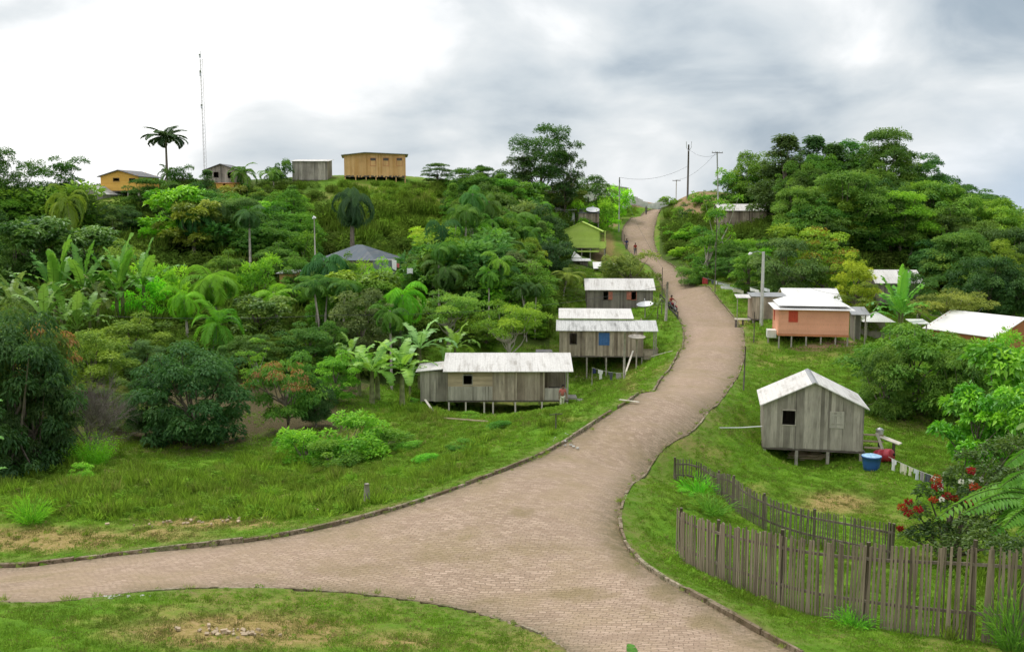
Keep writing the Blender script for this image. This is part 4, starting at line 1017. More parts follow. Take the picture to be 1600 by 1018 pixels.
fill(26, 515, 700, 282, 370, ['bush2', 'feather_shrub', 'bush2'], [(.095,.19,.02), (.085,.15,.02), (.11,.20,.022), (.10,.14,.03)], 'one of the bright bushes on the bank under the orange house', 'bright bushes under the orange house', (1.8, 3.2), lambda bx, by, Y: by < 400 and Y > 100, 10)
fill(24, 640, 800, 258, 335, ['broad', 'broad2', 'layered', 'column', 'mango2'], [DK, (.04,.075,.022), MD, (.045,.085,.02)], 'one of the leafy trees on the crest past the orange house', 'crest trees past the orange house', (4.5, 7.5), lambda bx, by, Y: Y > 118, 14)
fill(20, 560, 1000, 286, 330, ['broad', 'broad2', 'bush2', 'layered'], [DK, (.035,.065,.02), MD], 'one of the low trees along the crest beside the big ridge tree', 'low crest trees', (3, 6), lambda bx, by, Y: Y > 125 and bx < 950, 12)

# ---- stuff scattered with geometry nodes: undergrowth, turf, tall verge grass
def scatter(name, label, pos, rz, sc, tint, meshes, idx, mat_col):
    n_ = len(pos); me = bpy.data.meshes.new(name); me.vertices.add(n_); me.vertices.foreach_set('co', np.asarray(pos, np.float32).ravel())
    for nm, arr in (('rz', rz), ('sc', sc), ('itint', tint)): me.attributes.new(nm, 'FLOAT', 'POINT').data.foreach_set('value', np.asarray(arr, np.float32))
    me.attributes.new('pick', 'INT', 'POINT').data.foreach_set('value', np.asarray(idx, np.int32))
    o = bpy.data.objects.new(name, me); COL.objects.link(o); tag(o, label, 'vegetation', kind='stuff')
    src = bpy.data.collections.new(name + '_sources')
    for k, m_ in enumerate(meshes):
        q_ = bpy.data.objects.new(f'{name}_source_{chr(97 + k)}', m_); src.objects.link(q_)
    ng = bpy.data.node_groups.new(name, 'GeometryNodeTree'); ng.interface.new_socket('Geometry', in_out='INPUT', socket_type='NodeSocketGeometry'); ng.interface.new_socket('Geometry', in_out='OUTPUT', socket_type='NodeSocketGeometry')
    N = ng.nodes.new; l = ng.links.new; gi = N('NodeGroupInput'); go = N('NodeGroupOutput'); ip = N('GeometryNodeInstanceOnPoints'); ci = N('GeometryNodeCollectionInfo')
    ci.inputs['Collection'].default_value = src; ci.inputs['Separate Children'].default_value = True; ci.inputs['Reset Children'].default_value = True
    ip.inputs['Pick Instance'].default_value = True
    def attr(nm, dt):
        a = N('GeometryNodeInputNamedAttribute'); a.data_type = dt; a.inputs['Name'].default_value = nm; return a.outputs['Attribute']
    cx_ = N('ShaderNodeCombineXYZ'); l(attr('rz', 'FLOAT'), cx_.inputs[2]); l(cx_.outputs[0], ip.inputs['Rotation']); l(attr('sc', 'FLOAT'), ip.inputs['Scale']); l(attr('pick', 'INT'), ip.inputs['Instance Index'])
    l(gi.outputs[0], ip.inputs['Points']); l(ci.outputs[0], ip.inputs['Instance']); l(ip.outputs[0], go.inputs[0])
    md = o.modifiers.new('scatter', 'NODES'); md.node_group = ng
    return o
def stuff_mat(name, base, var=.35, dry=.25, dryc=(.30, .24, .10), trans=.3):
    """blade colour from the blade's own tint, the tuft's tint, and broad patches over the ground"""
    m, nt = newmat(name); g = G(nt); P = g.n('ShaderNodeNewGeometry').outputs['Position']; t = g.n('ShaderNodeAttribute', attribute_name='tint').outputs['Fac']
    it = g.n('ShaderNodeAttribute', attribute_name='itint', attribute_type='INSTANCER').outputs['Fac']
    n1 = g.noise(P, .2, 4); n2 = g.noise(P, 1.3, 4)
    col = g.mix(t, tuple(c * (1 - var) for c in base), tuple(c * (1 + var * 1.3) for c in base))
    col = g.mix(g.maprange(n1, .35, .65), col, g.mix(.5, col, (.16, .22, .03)))
    col = g.mix(g.math('MULTIPLY', g.maprange(n2, .35, .7, 1, 0), .4), col, (.035, .09, .012))
    col = g.mix(it, col, g.mix(t, tuple(c * .7 for c in dryc), dryc))
    d = g.n('ShaderNodeBsdfDiffuse'); g.l(col, d.inputs[0]); tr = g.n('ShaderNodeBsdfTranslucent'); g.l(col, tr.inputs[0])
    mx = g.n('ShaderNodeMixShader'); mx.inputs[0].default_value = trans; g.l(d.outputs[0], mx.inputs[1]); g.l(tr.outputs[0], mx.inputs[2])
    o_ = g.n('ShaderNodeOutputMaterial'); g.l(mx.outputs[0], o_.inputs[0]); return m
M['turf_blade'] = stuff_mat('turf_blade', (.29, .54, .04))
M['tall_blade'] = stuff_mat('tall_blade', (.46, .72, .07), trans=.5, dryc=(.50, .50, .15))
M['weed_leaf'] = stuff_mat('weed_leaf', (.24, .46, .045))
M['under_leaf'] = stuff_mat('under_leaf', (.24, .40, .045), .45)
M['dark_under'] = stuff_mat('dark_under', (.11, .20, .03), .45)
def tuft(name, n_, Ht, W, bw, seed, mat, lean=.8):
    r = np.random.default_rng(seed); a = r.random(n_) * 6.283; q_ = np.sqrt(r.random(n_)) * W; p = np.stack([q_ * np.cos(a), q_ * np.sin(a), np.zeros(n_) - .02], 1)
    a2 = r.random(n_) * 6.283; ln = lean * r.random(n_); d = unit(np.stack([np.cos(a2) * ln, np.sin(a2) * ln, np.ones(n_)], 1))
    return leaves_mesh(name, p, d, unit(r.normal(size=(n_, 3)) * [1, 1, .2]), Ht * (.5 + .6 * r.random(n_)), np.full(n_, bw), r.random(n_), M[mat], .1)
def weed(name, n_, Ht, W, ls, seed, mat):
    r = np.random.default_rng(seed); d = unit(r.normal(size=(n_, 3))); d[:, 2] = np.abs(d[:, 2]); p = d * np.array([W, W, Ht]) * (.5 + .5 * r.random((n_, 1)))
    return leaves_mesh(name, p, unit(d * [1, 1, .3] + r.normal(size=(n_, 3)) * .4), unit(d * .3 + [0, 0, 1] + r.normal(size=(n_, 3)) * .3), ls * (.6 + .7 * r.random(n_)), ls * .45 * np.ones(n_), np.clip(.4 + .3 * d[:, 2] + r.normal(size=n_) * .2, 0, 1), M[mat], .2)
def pts_px(n_, x0, x1, y0, y1, seed, Ymax=300):
    """points spread evenly over the visible ground between those bounds (even per picture area, thinned with distance)"""
    r = np.random.default_rng(seed); out = []
    k = 0
    while len(out) < n_ and k < n_ * 3:
        k += 1; g_ = hit(x0 + (x1 - x0) * r.random(), y0 + (y1 - y0) * r.random())
        if g_ and g_[1] < Ymax: out.append(g_)
    return np.array(out)
def world_pts(n_, x0, x1, y0, y1, seed):
    r = np.random.default_rng(seed); return np.stack([x0 + (x1 - x0) * r.random(n_), y0 + (y1 - y0) * r.random(n_)], 1)
def off_road(p, m_=.22):
    i_ = inside(p[:, 0], p[:, 1]); e_ = edge_dist(p[:, 0], p[:, 1]); return p[(~i_) & (e_ > m_)]
def in_view(p, z, m=60):
    f = p[:, 1] * cp - (z - CZ) * sp; u = p[:, 1] * sp + (z - CZ) * cp; f = np.maximum(f, .1)
    a = 800 + F * p[:, 0] / f; b = 509 - F * u / f
    return a, b
def turf_density(a, b):
    """how much grass grows: little where the turf is worn, none on litter, earth or under the houses"""
    def bl(L):
        o = np.zeros(len(a))
        for q_ in L: o = np.maximum(o, np.clip(1.3 - np.sqrt(((a - q_[0]) / q_[2]) ** 2 + ((b - q_[1]) / q_[3]) ** 2), 0, 1) * (q_[4] if len(q_) > 4 else 1))
        return o
    return bl([(60,840,170,22,.8),(250,835,120,16,.7),(350,985,190,32,.95),(620,1000,90,24,.4),(330,820,120,10,.5),(1310,785,80,22,.7),(985,600,18,24,.4)]), bl([(300,665,170,44,1),(470,655,110,34,1),(350,620,200,40,1),(520,600,80,40,1),(610,560,60,50,1),(1005,316,60,9,1),(1090,312,40,13,1),(1310,536,44,5,.9),(770,632,120,6,.9)])
# short turf: four rings of growing tufts
TP, TS, TT = [], [], []
for (y0, y1, xa, xb, n_, s0, sd_) in ((13, 27, -16, 16, 26000, .85, 61), (24, 45, -28, 34, 46000, 1.15, 62), (45, 72, -26, 52, 38000, 1.7, 63), (72, 125, -10, 80, 28000, 2.6, 64)):
    p = off_road(world_pts(n_, xa, xb, y0, y1, sd_), .2); z = H0(p[:, 0], p[:, 1]); a, b = in_view(p, z)
    wn, no = turf_density(a, b); r = np.random.default_rng(sd_)
    k = (a > -200) & (a < 1900) & (b < 1060) & (r.random(len(a)) > no * 1.2) & (r.random(len(a)) > wn * .75)
    k &= ~((b < 600) & (a < 640)) & ~((b < 540) & (a < 860))
    p, z, wn = p[k], z[k], wn[k]
    e_ = np.minimum(edge_dist(p[:, 0], p[:, 1]), 3)
    TP.append(np.stack([p[:, 0], p[:, 1], z + .09 * np.clip(1 - (e_ - .2) / 3, 0, 1)], 1)); TS.append(s0 * (.6 + .7 * r.random(len(p))) * np.clip(.45 + e_ * .5, .5, 1)); TT.append(np.clip(wn * .9 + (r.random(len(p)) < .12) * .6 + r.random(len(p)) * .12, 0, 1))
TP = np.concatenate(TP); TS = np.concatenate(TS); TT = np.concatenate(TT); r = np.random.default_rng(66)
scatter('grass', 'short green turf grass growing over lawns and verges', TP, r.random(len(TP)) * 6.28, TS, TT, [tuft('turf_a', 26, .085, .17, .014, 71, 'turf_blade', 1.4), tuft('turf_b', 22, .11, .15, .014, 72, 'turf_blade', 1.2), weed('turf_c', 16, .05, .15, .07, 73, 'weed_leaf')], r.choice([0, 0, 1, 2], len(TP)), None)
# tall rank grass and weeds on the valley verge
ZT = [(0,700,735,812,1500,1.0), (330,760,700,770,700,.9), (560,900,640,700,500,.7), (0,130,700,800,300,1.1), (620,700,600,660,200,1.0), (1060,1130,745,800,60,.9), (1130,1600,935,1000,110,.45), (1055,1400,840,960,100,.5), (1480,1600,820,1000,160,1.0), (1090,1180,660,760,90,.4), (960,1060,500,600,120,.4), (1040,1100,400,450,120,1.0), (1130,1180,450,480,60,.8),(520,690,294,360,900,1.7),(1050,1135,298,345,260,.9),(240,500,315,400,500,1.5),(940,1000,300,350,200,1.2),(700,960,560,600,60,.6),(0,900,925,1018,260,.28),(0,700,812,870,260,.32),(1100,1600,700,840,420,.26),(960,1250,700,1000,260,.24),(1120,1500,560,700,420,.28),(900,1060,560,640,160,.3),(180,520,690,740,260,.5)]
P_, S_, T_, I_ = [], [], [], []
for i, (xa, xb, ya, yb, n_, s0) in enumerate(ZT):
    p = pts_px(n_, xa, xb, ya, yb, 80 + i)
    if len(p) == 0: continue
    p = off_road(p, .5 + s0 * .35); z = H0(p[:, 0], p[:, 1]); r = np.random.default_rng(90 + i)
    pt_ = .5 + .5 * np.sin(p[:, 0] * .8 + 2 * np.sin(p[:, 1] * .5)) * np.sin(p[:, 1] * .7 + 1.5 * np.sin(p[:, 0] * .45))
    P_.append(np.stack([p[:, 0], p[:, 1], z], 1)); S_.append(s0 * (.3 + .75 * r.random(len(p)) ** 1.3) * (.55 + .75 * pt_)); T_.append(np.clip(np.abs(r.normal(size=len(p))) * .12 + .4 * (r.random(len(p)) < .08), 0, .9)); I_.append(r.choice([0, 1, 1, 2, 2], len(p)))
EP = np.array([tuple(p) for E_ in (EL, ER, EN) for p in E_]); r = np.random.default_rng(120); EP = EP[r.integers(0, len(EP), 1500)] + r.normal(size=(1500, 2)) * .16; EP = EP[EP[:, 1] < 150]
P_.append(np.stack([EP[:, 0], EP[:, 1], H0(EP[:, 0], EP[:, 1]) + .02], 1)); S_.append(.12 + .3 * r.random(len(EP)) ** 2); T_.append(r.random(len(EP)) * .5); I_.append(r.choice([1, 2], len(EP)))
P_, S_, T_, I_ = map(np.concatenate, (P_, S_, T_, I_))
scatter('tall_grass', 'rank tall grass and weeds along verges and fence foot', P_, rng.random(len(P_)) * 6.28, S_, T_, [tuft('tall_a', 46, .75, .28, .022, 74, 'tall_blade', .7), tuft('tall_b', 40, .5, .3, .022, 75, 'tall_blade', 1.0), weed('tall_c', 46, .42, .34, .16, 76, 'weed_leaf')], I_, None)
# undergrowth that closes the floor of the woods
p = np.concatenate([world_pts(5200, -95, 16, 56, 175, 101), world_pts(2600, 22, 125, 88, 175, 102), world_pts(900, -50, 30, 140, 205, 103)])
p = off_road(p, 2.2); z = H0(p[:, 0], p[:, 1]); a, b = in_view(p, z)
k = (b > 288) & (a > -150) & (a < 1750) & (((b < 585) & (a < 640)) | ((b < 530) & (a < 862)) | ((b < 410) & (a < 880)) | ((b < 300) & (a < 960)) | ((a > 1042) & (b < 425) & (a > 1036 + (b - 340) * .3)) | ((a > 1215) & (b < 445)) | ((a > 1340) & (b < 485)))
k &= ~((b < 345) & (a > 1060) & (a < 1120)) & ~((a > 150) & (a < 240) & (b > 300) & (b < 325))
p, z, a, b = p[k], z[k], a[k], b[k]; r = np.random.default_rng(104)
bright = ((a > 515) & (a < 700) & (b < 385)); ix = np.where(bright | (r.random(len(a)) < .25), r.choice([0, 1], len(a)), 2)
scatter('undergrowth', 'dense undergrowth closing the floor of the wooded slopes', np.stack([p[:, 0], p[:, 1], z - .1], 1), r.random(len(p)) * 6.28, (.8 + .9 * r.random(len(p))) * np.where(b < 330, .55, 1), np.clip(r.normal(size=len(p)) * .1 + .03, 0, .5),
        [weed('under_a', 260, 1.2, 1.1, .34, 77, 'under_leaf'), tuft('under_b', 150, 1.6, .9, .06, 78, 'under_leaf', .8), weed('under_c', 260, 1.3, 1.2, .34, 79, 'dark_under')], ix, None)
# ------------------------------------------------------------------ houses
def quad_clip(wall, op):
    pass
def planks(mb, P, u, nrm, L, z0, top, ops=(), bw=.19, th=.025, seed=0, horiz=False, gap=.002, jag=0.0, base=None):
    """boards standing along a wall from P in direction u; top(s) is the wall's height there; ops are openings (s0, s1, za, zb)"""
    r = random.Random(seed)
    def board(s0, s1, a, b0, b1):
        if max(b0, b1) - a < .02 or s1 - s0 < .01: return
        off = nrm * r.uniform(-.006, .006); q0 = P + u * s0 + off; q1 = P + u * s1 + off
        i0, i1 = q0 - nrm * th, q1 - nrm * th
        mb.hexa([(*q0, a), (*q1, a), (*i1, a), (*i0, a), (*q0, b0), (*q1, b1), (*i1, b1), (*i0, b0)])
    if not horiz:
        s = 0.0
        while s < L - .01:
            w_ = min(bw * r.uniform(.8, 1.15), L - s); e = s + w_; zb = z0 - (r.uniform(0, jag) if jag else 0); m_ = (s + e) / 2
            cuts = sorted({s, e, *[x for o in ops for x in o[:2] if s < x < e]})
            for c0, c1 in zip(cuts, cuts[1:]):
                mid = (c0 + c1) / 2; a = zb
                for o in sorted((o for o in ops if o[0] <= mid <= o[1]), key=lambda o: o[2]):
                    board(c0 + gap, c1, a, o[2], o[2]); a = o[3]
                board(c0 + gap, c1, a, top(c0), top(c1))
            s = e
    else:
        z = z0; zt = max(top(0), top(L), top(L / 2))
        while z < zt - .01:
            w_ = min(bw * r.uniform(.85, 1.15), zt - z); zm = z + w_ / 2
            s0, s1 = 0.0, L
            if top(L / 2) > max(top(0), top(L)) and zm > top(0):     # gable boards get shorter
                f = (zm - top(0)) / (top(L / 2) - top(0)); s0, s1 = L / 2 * f, L - L / 2 * f
            segs = [(s0, s1)]
            for o in ops:
                if o[2] - .02 < zm < o[3] + .02: segs = [x for a, b in segs for x in ((a, min(b, o[0])), (max(a, o[1]), b)) if x[1] - x[0] > .02]
            for a, b in segs: board(a, b, z + gap, z + w_, z + w_)
            z += w_
def roof_slab(mb, pts, th=.05):
    """a sheet with thickness from 4 (or 3) corners"""
    pts = [Vector(p) for p in pts]; n_ = len(pts); dn = Vector((0, 0, -th))
    lo = [p + dn for p in pts]
    mb.add(pts + lo, [tuple(range(n_)), tuple(reversed(range(n_, 2 * n_)))] + [(i, i + n_, (i + 1) % n_ + n_, (i + 1) % n_) for i in range(n_)])
def wcoord(A, rot, px, py):
    """distance along a wall line starting at A with direction rot that shows at pixel px,py"""
    d = ray(px, py); k = d.x / d.y; return (k * A.y - A.x) / (math.cos(rot) - k * math.sin(rot))
class House:
    def __init__(s, name, label, cat, A, B, rot, d, top, floor_z=None, YA=None):
        """A, B: pixels of the front wall's bottom corners; top: pixel row of the wall's top at A"""
        s.rot = R(rot); s.A = at(A[0], A[1], YA); s.w = wcoord(s.A, s.rot, *B); s.d = d; s.fz = s.A.z
        s.h = at(A[0], top, YA).z - s.fz
        c = Vector((s.A.x, s.A.y)) + Vector((math.cos(s.rot), math.sin(s.rot))) * s.w / 2 + Vector((-math.sin(s.rot), math.cos(s.rot))) * d / 2
        s.gz = min(H(c.x, c.y), s.fz - .15)
        s.o = empty(name, (s.A.x, s.A.y, s.gz), s.rot, label, cat); s.f = s.fz - s.gz      # local frame: x along the front, y into the house, floor at z = f
        s.nm = name
    def W(s, x, y): return s.A.x + math.cos(s.rot) * x - math.sin(s.rot) * y, s.A.y + math.sin(s.rot) * x + math.cos(s.rot) * y
    def sx(s, px, py=500): return wcoord(s.A, s.rot, px, py)
    def z(s, px, py, y=0.0):
        """local height of a pixel on the front wall plane"""
        x = s.sx(px, py); wx, wy = s.W(x, y); return at(px, py, wy).z - s.gz
    def walls(s, mat, ops=(), gable=None, bw=.19, seed=1, horiz=False, left_ops=(), right_ops=(), jag=0.0, x0=0.0, x1=None, name='wall', hf=None, hb=None):
        """four plank walls; gable 'y' puts the peak over front and back, 'x' over the two sides; number = rise"""
        x1 = s.w if x1 is None else x1; w, d, f = x1 - x0, s.d, s.f; h = s.h; mb = MB(); X, Yu = Vector((1, 0)), Vector((0, 1))
        hf = h if hf is None else hf; hb = h if hb is None else hb
        fy = (lambda q: f + h + gable[1] * (1 - abs(2 * q / w - 1))) if gable and gable[0] == 'y' else (lambda q: f + hf)
        fyb = fy if gable and gable[0] == 'y' else (lambda q: f + hb)
        fx = (lambda q: f + h + gable[1] * (1 - abs(2 * q / d - 1))) if gable and gable[0] == 'x' else (lambda q: f + hf + (hb - hf) * q / d)
        planks(mb, Vector((x0, 0)), X, Vector((0, -1)), w, f, fy, ops, bw, seed=seed, horiz=horiz, jag=jag)
        planks(mb, Vector((x0, d)), X, Vector((0, 1)), w, f, fyb, (), bw, seed=seed + 1, horiz=horiz, jag=jag)
        planks(mb, Vector((x0, .026)), Yu, Vector((-1, 0)), d - .052, f, fx, left_ops, bw, seed=seed + 2, horiz=horiz, jag=jag)
        planks(mb, Vector((x1, .026)), Yu, Vector((1, 0)), d - .052, f, fx, right_ops, bw, seed=seed + 3, horiz=horiz, jag=jag)
        return mb.build(name, M[mat], s.o)
    def floor(s, mat='dark_wood', x0=0.0, x1=None, y0=0.0, th=.12):
        x1 = s.w if x1 is None else x1; mb = MB(); mb.box(x0 - .03, x1 + .03, y0 + .0, s.d + .02, s.f - th - .012, s.f - .012); return mb.build('floor', M[mat], s.o)
    def stilts(s, xs, ys, mat='post_wood', r_=.07, top=None):
        for x in xs:
            for y in ys:
                wx, wy = s.W(x, y); g_ = H(wx, wy) - s.gz - .35; t_ = (s.f - .132) if top is None else top
                if t_ - g_ < .1: continue
                mb = MB(); j = rnd.uniform(-.02, .02); mb.box(x - r_ + j, x + r_ + j, y - r_, y + r_, g_, t_); mb.build('stilt', M[mat], s.o)
    def gable_y(s, mat, rise, oh=.3, side=.35, th=.05, split=None):
        """ridge runs front to back"""
        mb = MB(); w, d, z = s.w, s.d, s.f + s.h; k = rise / (w / 2); e = z - side * k + .03; p = z + rise + .03
        roof_slab(mb, [(-side, -oh, e), (w/2 - .004, -oh, p), (w/2 - .004, d + oh, p), (-side, d + oh, e)], th); roof_slab(mb, [(w/2 + .004, -oh, p), (w + side, -oh, e), (w + side, d + oh, e), (w/2 + .004, d + oh, p)], th)
        return mb.build('roof', M[mat], s.o)
    def gable_x(s, mat, rise, oh=.35, side=.3, th=.05, x0=0.0, x1=None, bside=None):
        x1 = s.w if x1 is None else x1; mb = MB(); d, z = s.d, s.f + s.h; k = rise / (d / 2); e = z - oh * k + .03; p = z + rise + .03
        roof_slab(mb, [(x0 - side, -oh, e), (x1 + side, -oh, e), (x1 + side, d/2 - .004, p), (x0 - side, d/2 - .004, p)], th); roof_slab(mb, [(x0 - side, d/2 + .004, p), (x1 + side, d/2 + .004, p), (x1 + side, d + oh, e), (x0 - side, d + oh, e)], th)
        return mb.build('roof', M[mat], s.o)
    def shed(s, mat, zf, zb, oh=.3, side=.25, th=.05, x0=0.0, x1=None, y0=0.0, y1=None, name='roof'):
        x1 = s.w if x1 is None else x1; y1 = s.d if y1 is None else y1; mb = MB()
        roof_slab(mb, [(x0 - side, y0 - oh, zf), (x1 + side, y0 - oh, zf), (x1 + side, y1 + oh, zb), (x0 - side, y1 + oh, zb)], th); return mb.build(name, M[mat], s.o)
    def hip(s, mat, rise, oh=.4, th=.05, z=None, inset=None, name='roof'):
        mb = MB(); w, d = s.w, s.d; z = (s.f + s.h if z is None else z); a = min(w, d) / 2 + oh if inset is None else inset; p = z + rise
        c = [(-oh, -oh, z), (w + oh, -oh, z), (w + oh, d + oh, z), (-oh, d + oh, z)]; r0 = (-oh + a, d / 2, p); r1 = (w + oh - a, d / 2, p)
        if r1[0] - r0[0] < .02: r0 = r1 = (w / 2, d / 2, p)
        mb.add([*c, r0, r1], [(0, 1, 5, 4), (1, 2, 5), (2, 3, 4, 5), (3, 0, 4), (3, 2, 1, 0)]); return mb.build(name, M[mat], s.o)
    def window(s, px0, px1, py0, py1, frame='post_wood', shutter=None, open_shutter=None, fw=.05):
        """an opening in the front wall; returns its bounds for walls(ops=)"""
        m_ = (px0 + px1) / 2; a, b = s.sx(px0, py0), s.sx(px1, py0); z1, z0 = s.z(m_, py0), s.z(m_, py1)
        s.wframe(a, b, z0, z1, frame, shutter, open_shutter, fw); return (a, b, z0, z1)
    def wframe(s, a, b, z0, z1, frame, shutter=None, open_shutter=None, fw=.05):
        mb = MB()
        for q_ in ((a - fw, a, z0 - fw, z1 + fw), (b, b + fw, z0 - fw, z1 + fw), (a, b, z1, z1 + fw), (a, b, z0 - fw, z0)): mb.box(q_[0], q_[1], -.035, .03, q_[2], q_[3])
        wo_ = mb.build('window', M[frame], s.o)
        if shutter:
            mb = MB(); n_ = 4; st = (b - a) / n_
            for i in range(n_): mb.box(a + i * st + .004, a + (i + 1) * st, -.022, .0, z0 + .004, z1 - .004)
            for zz_ in (z0 + (z1 - z0) * .2, z0 + (z1 - z0) * .8): mb.box(a + .02, b - .02, -.034, -.0225, zz_ - .03, zz_ + .03)
            mb.build('shutter', M[shutter], wo_)
        if open_shutter:
            wd = b - a; side = open_shutter[1]; x = (b + fw if side > 0 else a - fw); mb = MB()
            ang = R(open_shutter[2]); u = Vector((math.cos(ang) * side, -math.sin(ang))); n_ = 4
            for i in range(n_):
                p0 = Vector((x, -.04)) + u * (wd * .9 * i / n_ + .004); p1 = Vector((x, -.04)) + u * (wd * .9 * (i + 1) / n_); t_ = Vector((-u.y, u.x)) * .022
                mb.hexa([(*p0, z0), (*p1, z0), (*(p1 + t_), z0), (*(p0 + t_), z0), (*p0, z1), (*p1, z1), (*(p1 + t_), z1), (*(p0 + t_), z1)])
            mb.build('shutter', M[open_shutter[0]], wo_)
    def box(s, name, mat, *b, parent=None):
        mb = MB(); mb.box(*b); return mb.build(name, M[mat], parent or s.o)

# 1 grey board house with the gable towards the viewer
hs = House('board_house', 'grey board gable house on the fence side lawn beside the blue tub', 'house', (1192, 697), (1348, 703), -12, 3.9, 629, YA=50)
w1 = hs.window(1223, 1243, 641, 663, 'grey_plank'); w2 = hs.window(1298.5, 1318, 644, 667, 'light_plank', shutter='light_plank')
rise = at(1273, 600, 48.8).z - (hs.fz + hs.h); rise = max(rise, .7)
hs.walls('grey_plank', [w1, w2], ('y', rise), .17, 5, jag=.05); hs.gable_y('white_roof', rise, .28, .22); hs.floor()
hs.stilts([.06, hs.w * .34, hs.w * .66, hs.w - .06], [.08, hs.d - .08], r_=.08)
mb = MB(); k = rise / (hs.w / 2)
for sg in (-1, 1):        # ridge cap
    x0 = hs.w / 2; z0 = hs.f + hs.h + rise + .045
    roof_slab(mb, [(x0, -.3, z0), (x0 + sg * .16, -.3, z0 - .16 * k), (x0 + sg * .16, hs.d + .3, z0 - .16 * k), (x0, hs.d + .3, z0)][::sg], .012)
mb.build('ridge_cap', M['dull_roof'], hs.o)
mb = MB(); rr_ = random.Random(4)
for i in range(46):
    x = rr_.uniform(1.6, 3.3); y = rr_.uniform(.9, 1.5); a = rr_.uniform(-.3, .3); l_ = rr_.uniform(.2, .5); z = rr_.uniform(0, .28)
    wx, wy = hs.W(x, y); mb.tube([(x - l_, y - a * l_, H(wx, wy) - hs.gz + z), (x + l_, y + a * l_, H(wx, wy) - hs.gz + z + .03)], rr_.uniform(.025, .05), 5)
o = mb.build('firewood', M['tan_plank']); o.location = hs.o.location; o.rotation_euler = hs.o.rotation_euler; tag(o, 'heap of split firewood under the grey gable house', 'firewood', kind='stuff')
HG = hs

# 2 salmon stilt house
hs = House('salmon_house', 'salmon painted stilt house with red shutter and white hipped roof', 'house', (1216, 521), (1326, 524), -10, 5.2, 483, YA=77.5)
w1 = hs.window(1233.5, 1246, 486.5, 502, 'red_paint', shutter='red_paint')
lo_ = (3.3, 4.0, hs.f + .75, hs.f + 1.65)
hs.walls('salmon_paint', [w1], None, .16, 15, horiz=True, left_ops=[lo_])
hs.box('shutter', 'red_paint', -.03, .0, 3.3, 4.0, hs.f + .75, hs.f + 1.65); hs.floor('rust_paint', th=.16)
hs.hip('clean_roof', .42, .42, z=hs.f + hs.h + .02, inset=1.3, name='lower_roof'); hs.hip('clean_roof', 1.0, .05, z=hs.f + hs.h + .30, inset=2.3, name='roof')
hs.stilts([.08, 1.05, 2.2, 3.35, 4.5, hs.w - .08], [.1, hs.d - .1], 'post_wood', .055)
hs.box('entrance_step', 'wall_white', -.75, -.03, 1.2, 2.4, hs.f - 0.5, hs.f + .12)
for y_ in (1.3, 2.3): hs.box('stilt', 'post_wood', -.72, -.62, y_ - .05, y_ + .05, hs.f - 1.8, hs.f - .502)
# 2b house behind it
hs = House('board_house', 'orange board house with long white gable roof behind the salmon house', 'house', (1229, 486), (1309, 487), -7, 4.6, 467, YA=91)
hs.walls('rust_paint', [], ('x', .85), .18, 21); hs.gable_x('clean_roof', .85, .3, .3); hs.floor(); hs.stilts([.1, hs.w / 2, hs.w - .1], [.1, hs.d - .1])
# 3 plank shed and its little awning
hs = House('plank_shed', 'windowless brown plank shed behind the concrete pole', 'shed', (1175, 498), (1228, 500), -6, 3.0, 463, YA=88)
hs.walls('brown_plank', [], None, .17, 31, hb=hs.h + .1); hs.shed('dull_roof', hs.f + hs.h + .03, hs.f + hs.h + .13, .12, .12); hs.floor(); hs.stilts([.1, hs.w - .1], [.1, 2.9])
hs.shed('white_roof', hs.f + hs.h - .12, hs.f + hs.h + .06, .1, 0, .04, x0=-1.45, x1=-.14, y0=.1, y1=1.6, name='awning')
hs.box('bench', 'pale_wood', -1.5, -.1, .1, .9, hs.f - .12, hs.f - .04)
for x_ in (-1.4, -.75): hs.box('bench_leg', 'dark_wood', x_ - .05, x_ + .05, .2, .8, hs.f - 1.2, hs.f - .122)
hs.box('awning_post', 'post_wood', -1.36, -1.3, .2, .26, hs.f - 1.0, hs.f + hs.h - .17)
# 4 white roofed grey house
hs = House('board_house', 'grey board house with a big white roof among the trees behind the banana plant', 'house', (1370, 474), (1436, 476), -6, 5.0, 440, YA=101)
hs.walls('dark_plank', [], ('x', 1.1), .18, 41); hs.gable_x('white_roof', 1.1, .35, .35); hs.floor(); hs.stilts([.1, hs.w / 2, hs.w - .1], [.1, hs.d - .1])
# 5 little white roof and lean shelter
hs = House('open_shelter', 'small shelter with a pointed white roof behind the wide dark tree', 'shelter', (1352, 528), (1392, 529), -8, 2.4, 502, YA=86)
hs.hip('clean_roof', .8, .3, z=hs.f + hs.h, inset=1.75); hs.stilts([.08, hs.w - .08], [.08, 2.3], top=hs.f + hs.h - .06, r_=.05); hs.box('back_wall', 'grey_plank', .1, hs.w - .1, 2.2, 2.25, hs.f - .4, hs.f + hs.h - .1)
hs = House('lean_to', 'low grey lean-to with tilted metal sheets at the end of the salmon house', 'lean-to', (1334, 530), (1352, 530), -8, 2.0, 489, YA=83)
hs.shed('dull_roof', hs.f + hs.h - .1, hs.f + hs.h + .35, .25, .3, .04); hs.stilts([.06, hs.w - .06], [.06, 1.9], top=hs.f + hs.h - .04, r_=.05); hs.box('back_wall', 'dark_plank', .06, hs.w - .06, 1.86, 1.9, hs.f - .2, hs.f + hs.h); hs.box('side_wall', 'dark_plank', .0, .04, .1, 1.85, hs.f - .3, hs.f + hs.h - .1)
hs = House('open_shelter', 'tiny white awning between banana plant and dark tree', 'shelter', (1428, 524), (1448, 524), -4, 1.6, 505, YA=84)
hs.shed('clean_roof', hs.f + hs.h, hs.f + hs.h + .2, .2, .2); hs.stilts([.06, hs.w - .06], [.06, 1.5], top=hs.f + hs.h - .06, r_=.045)
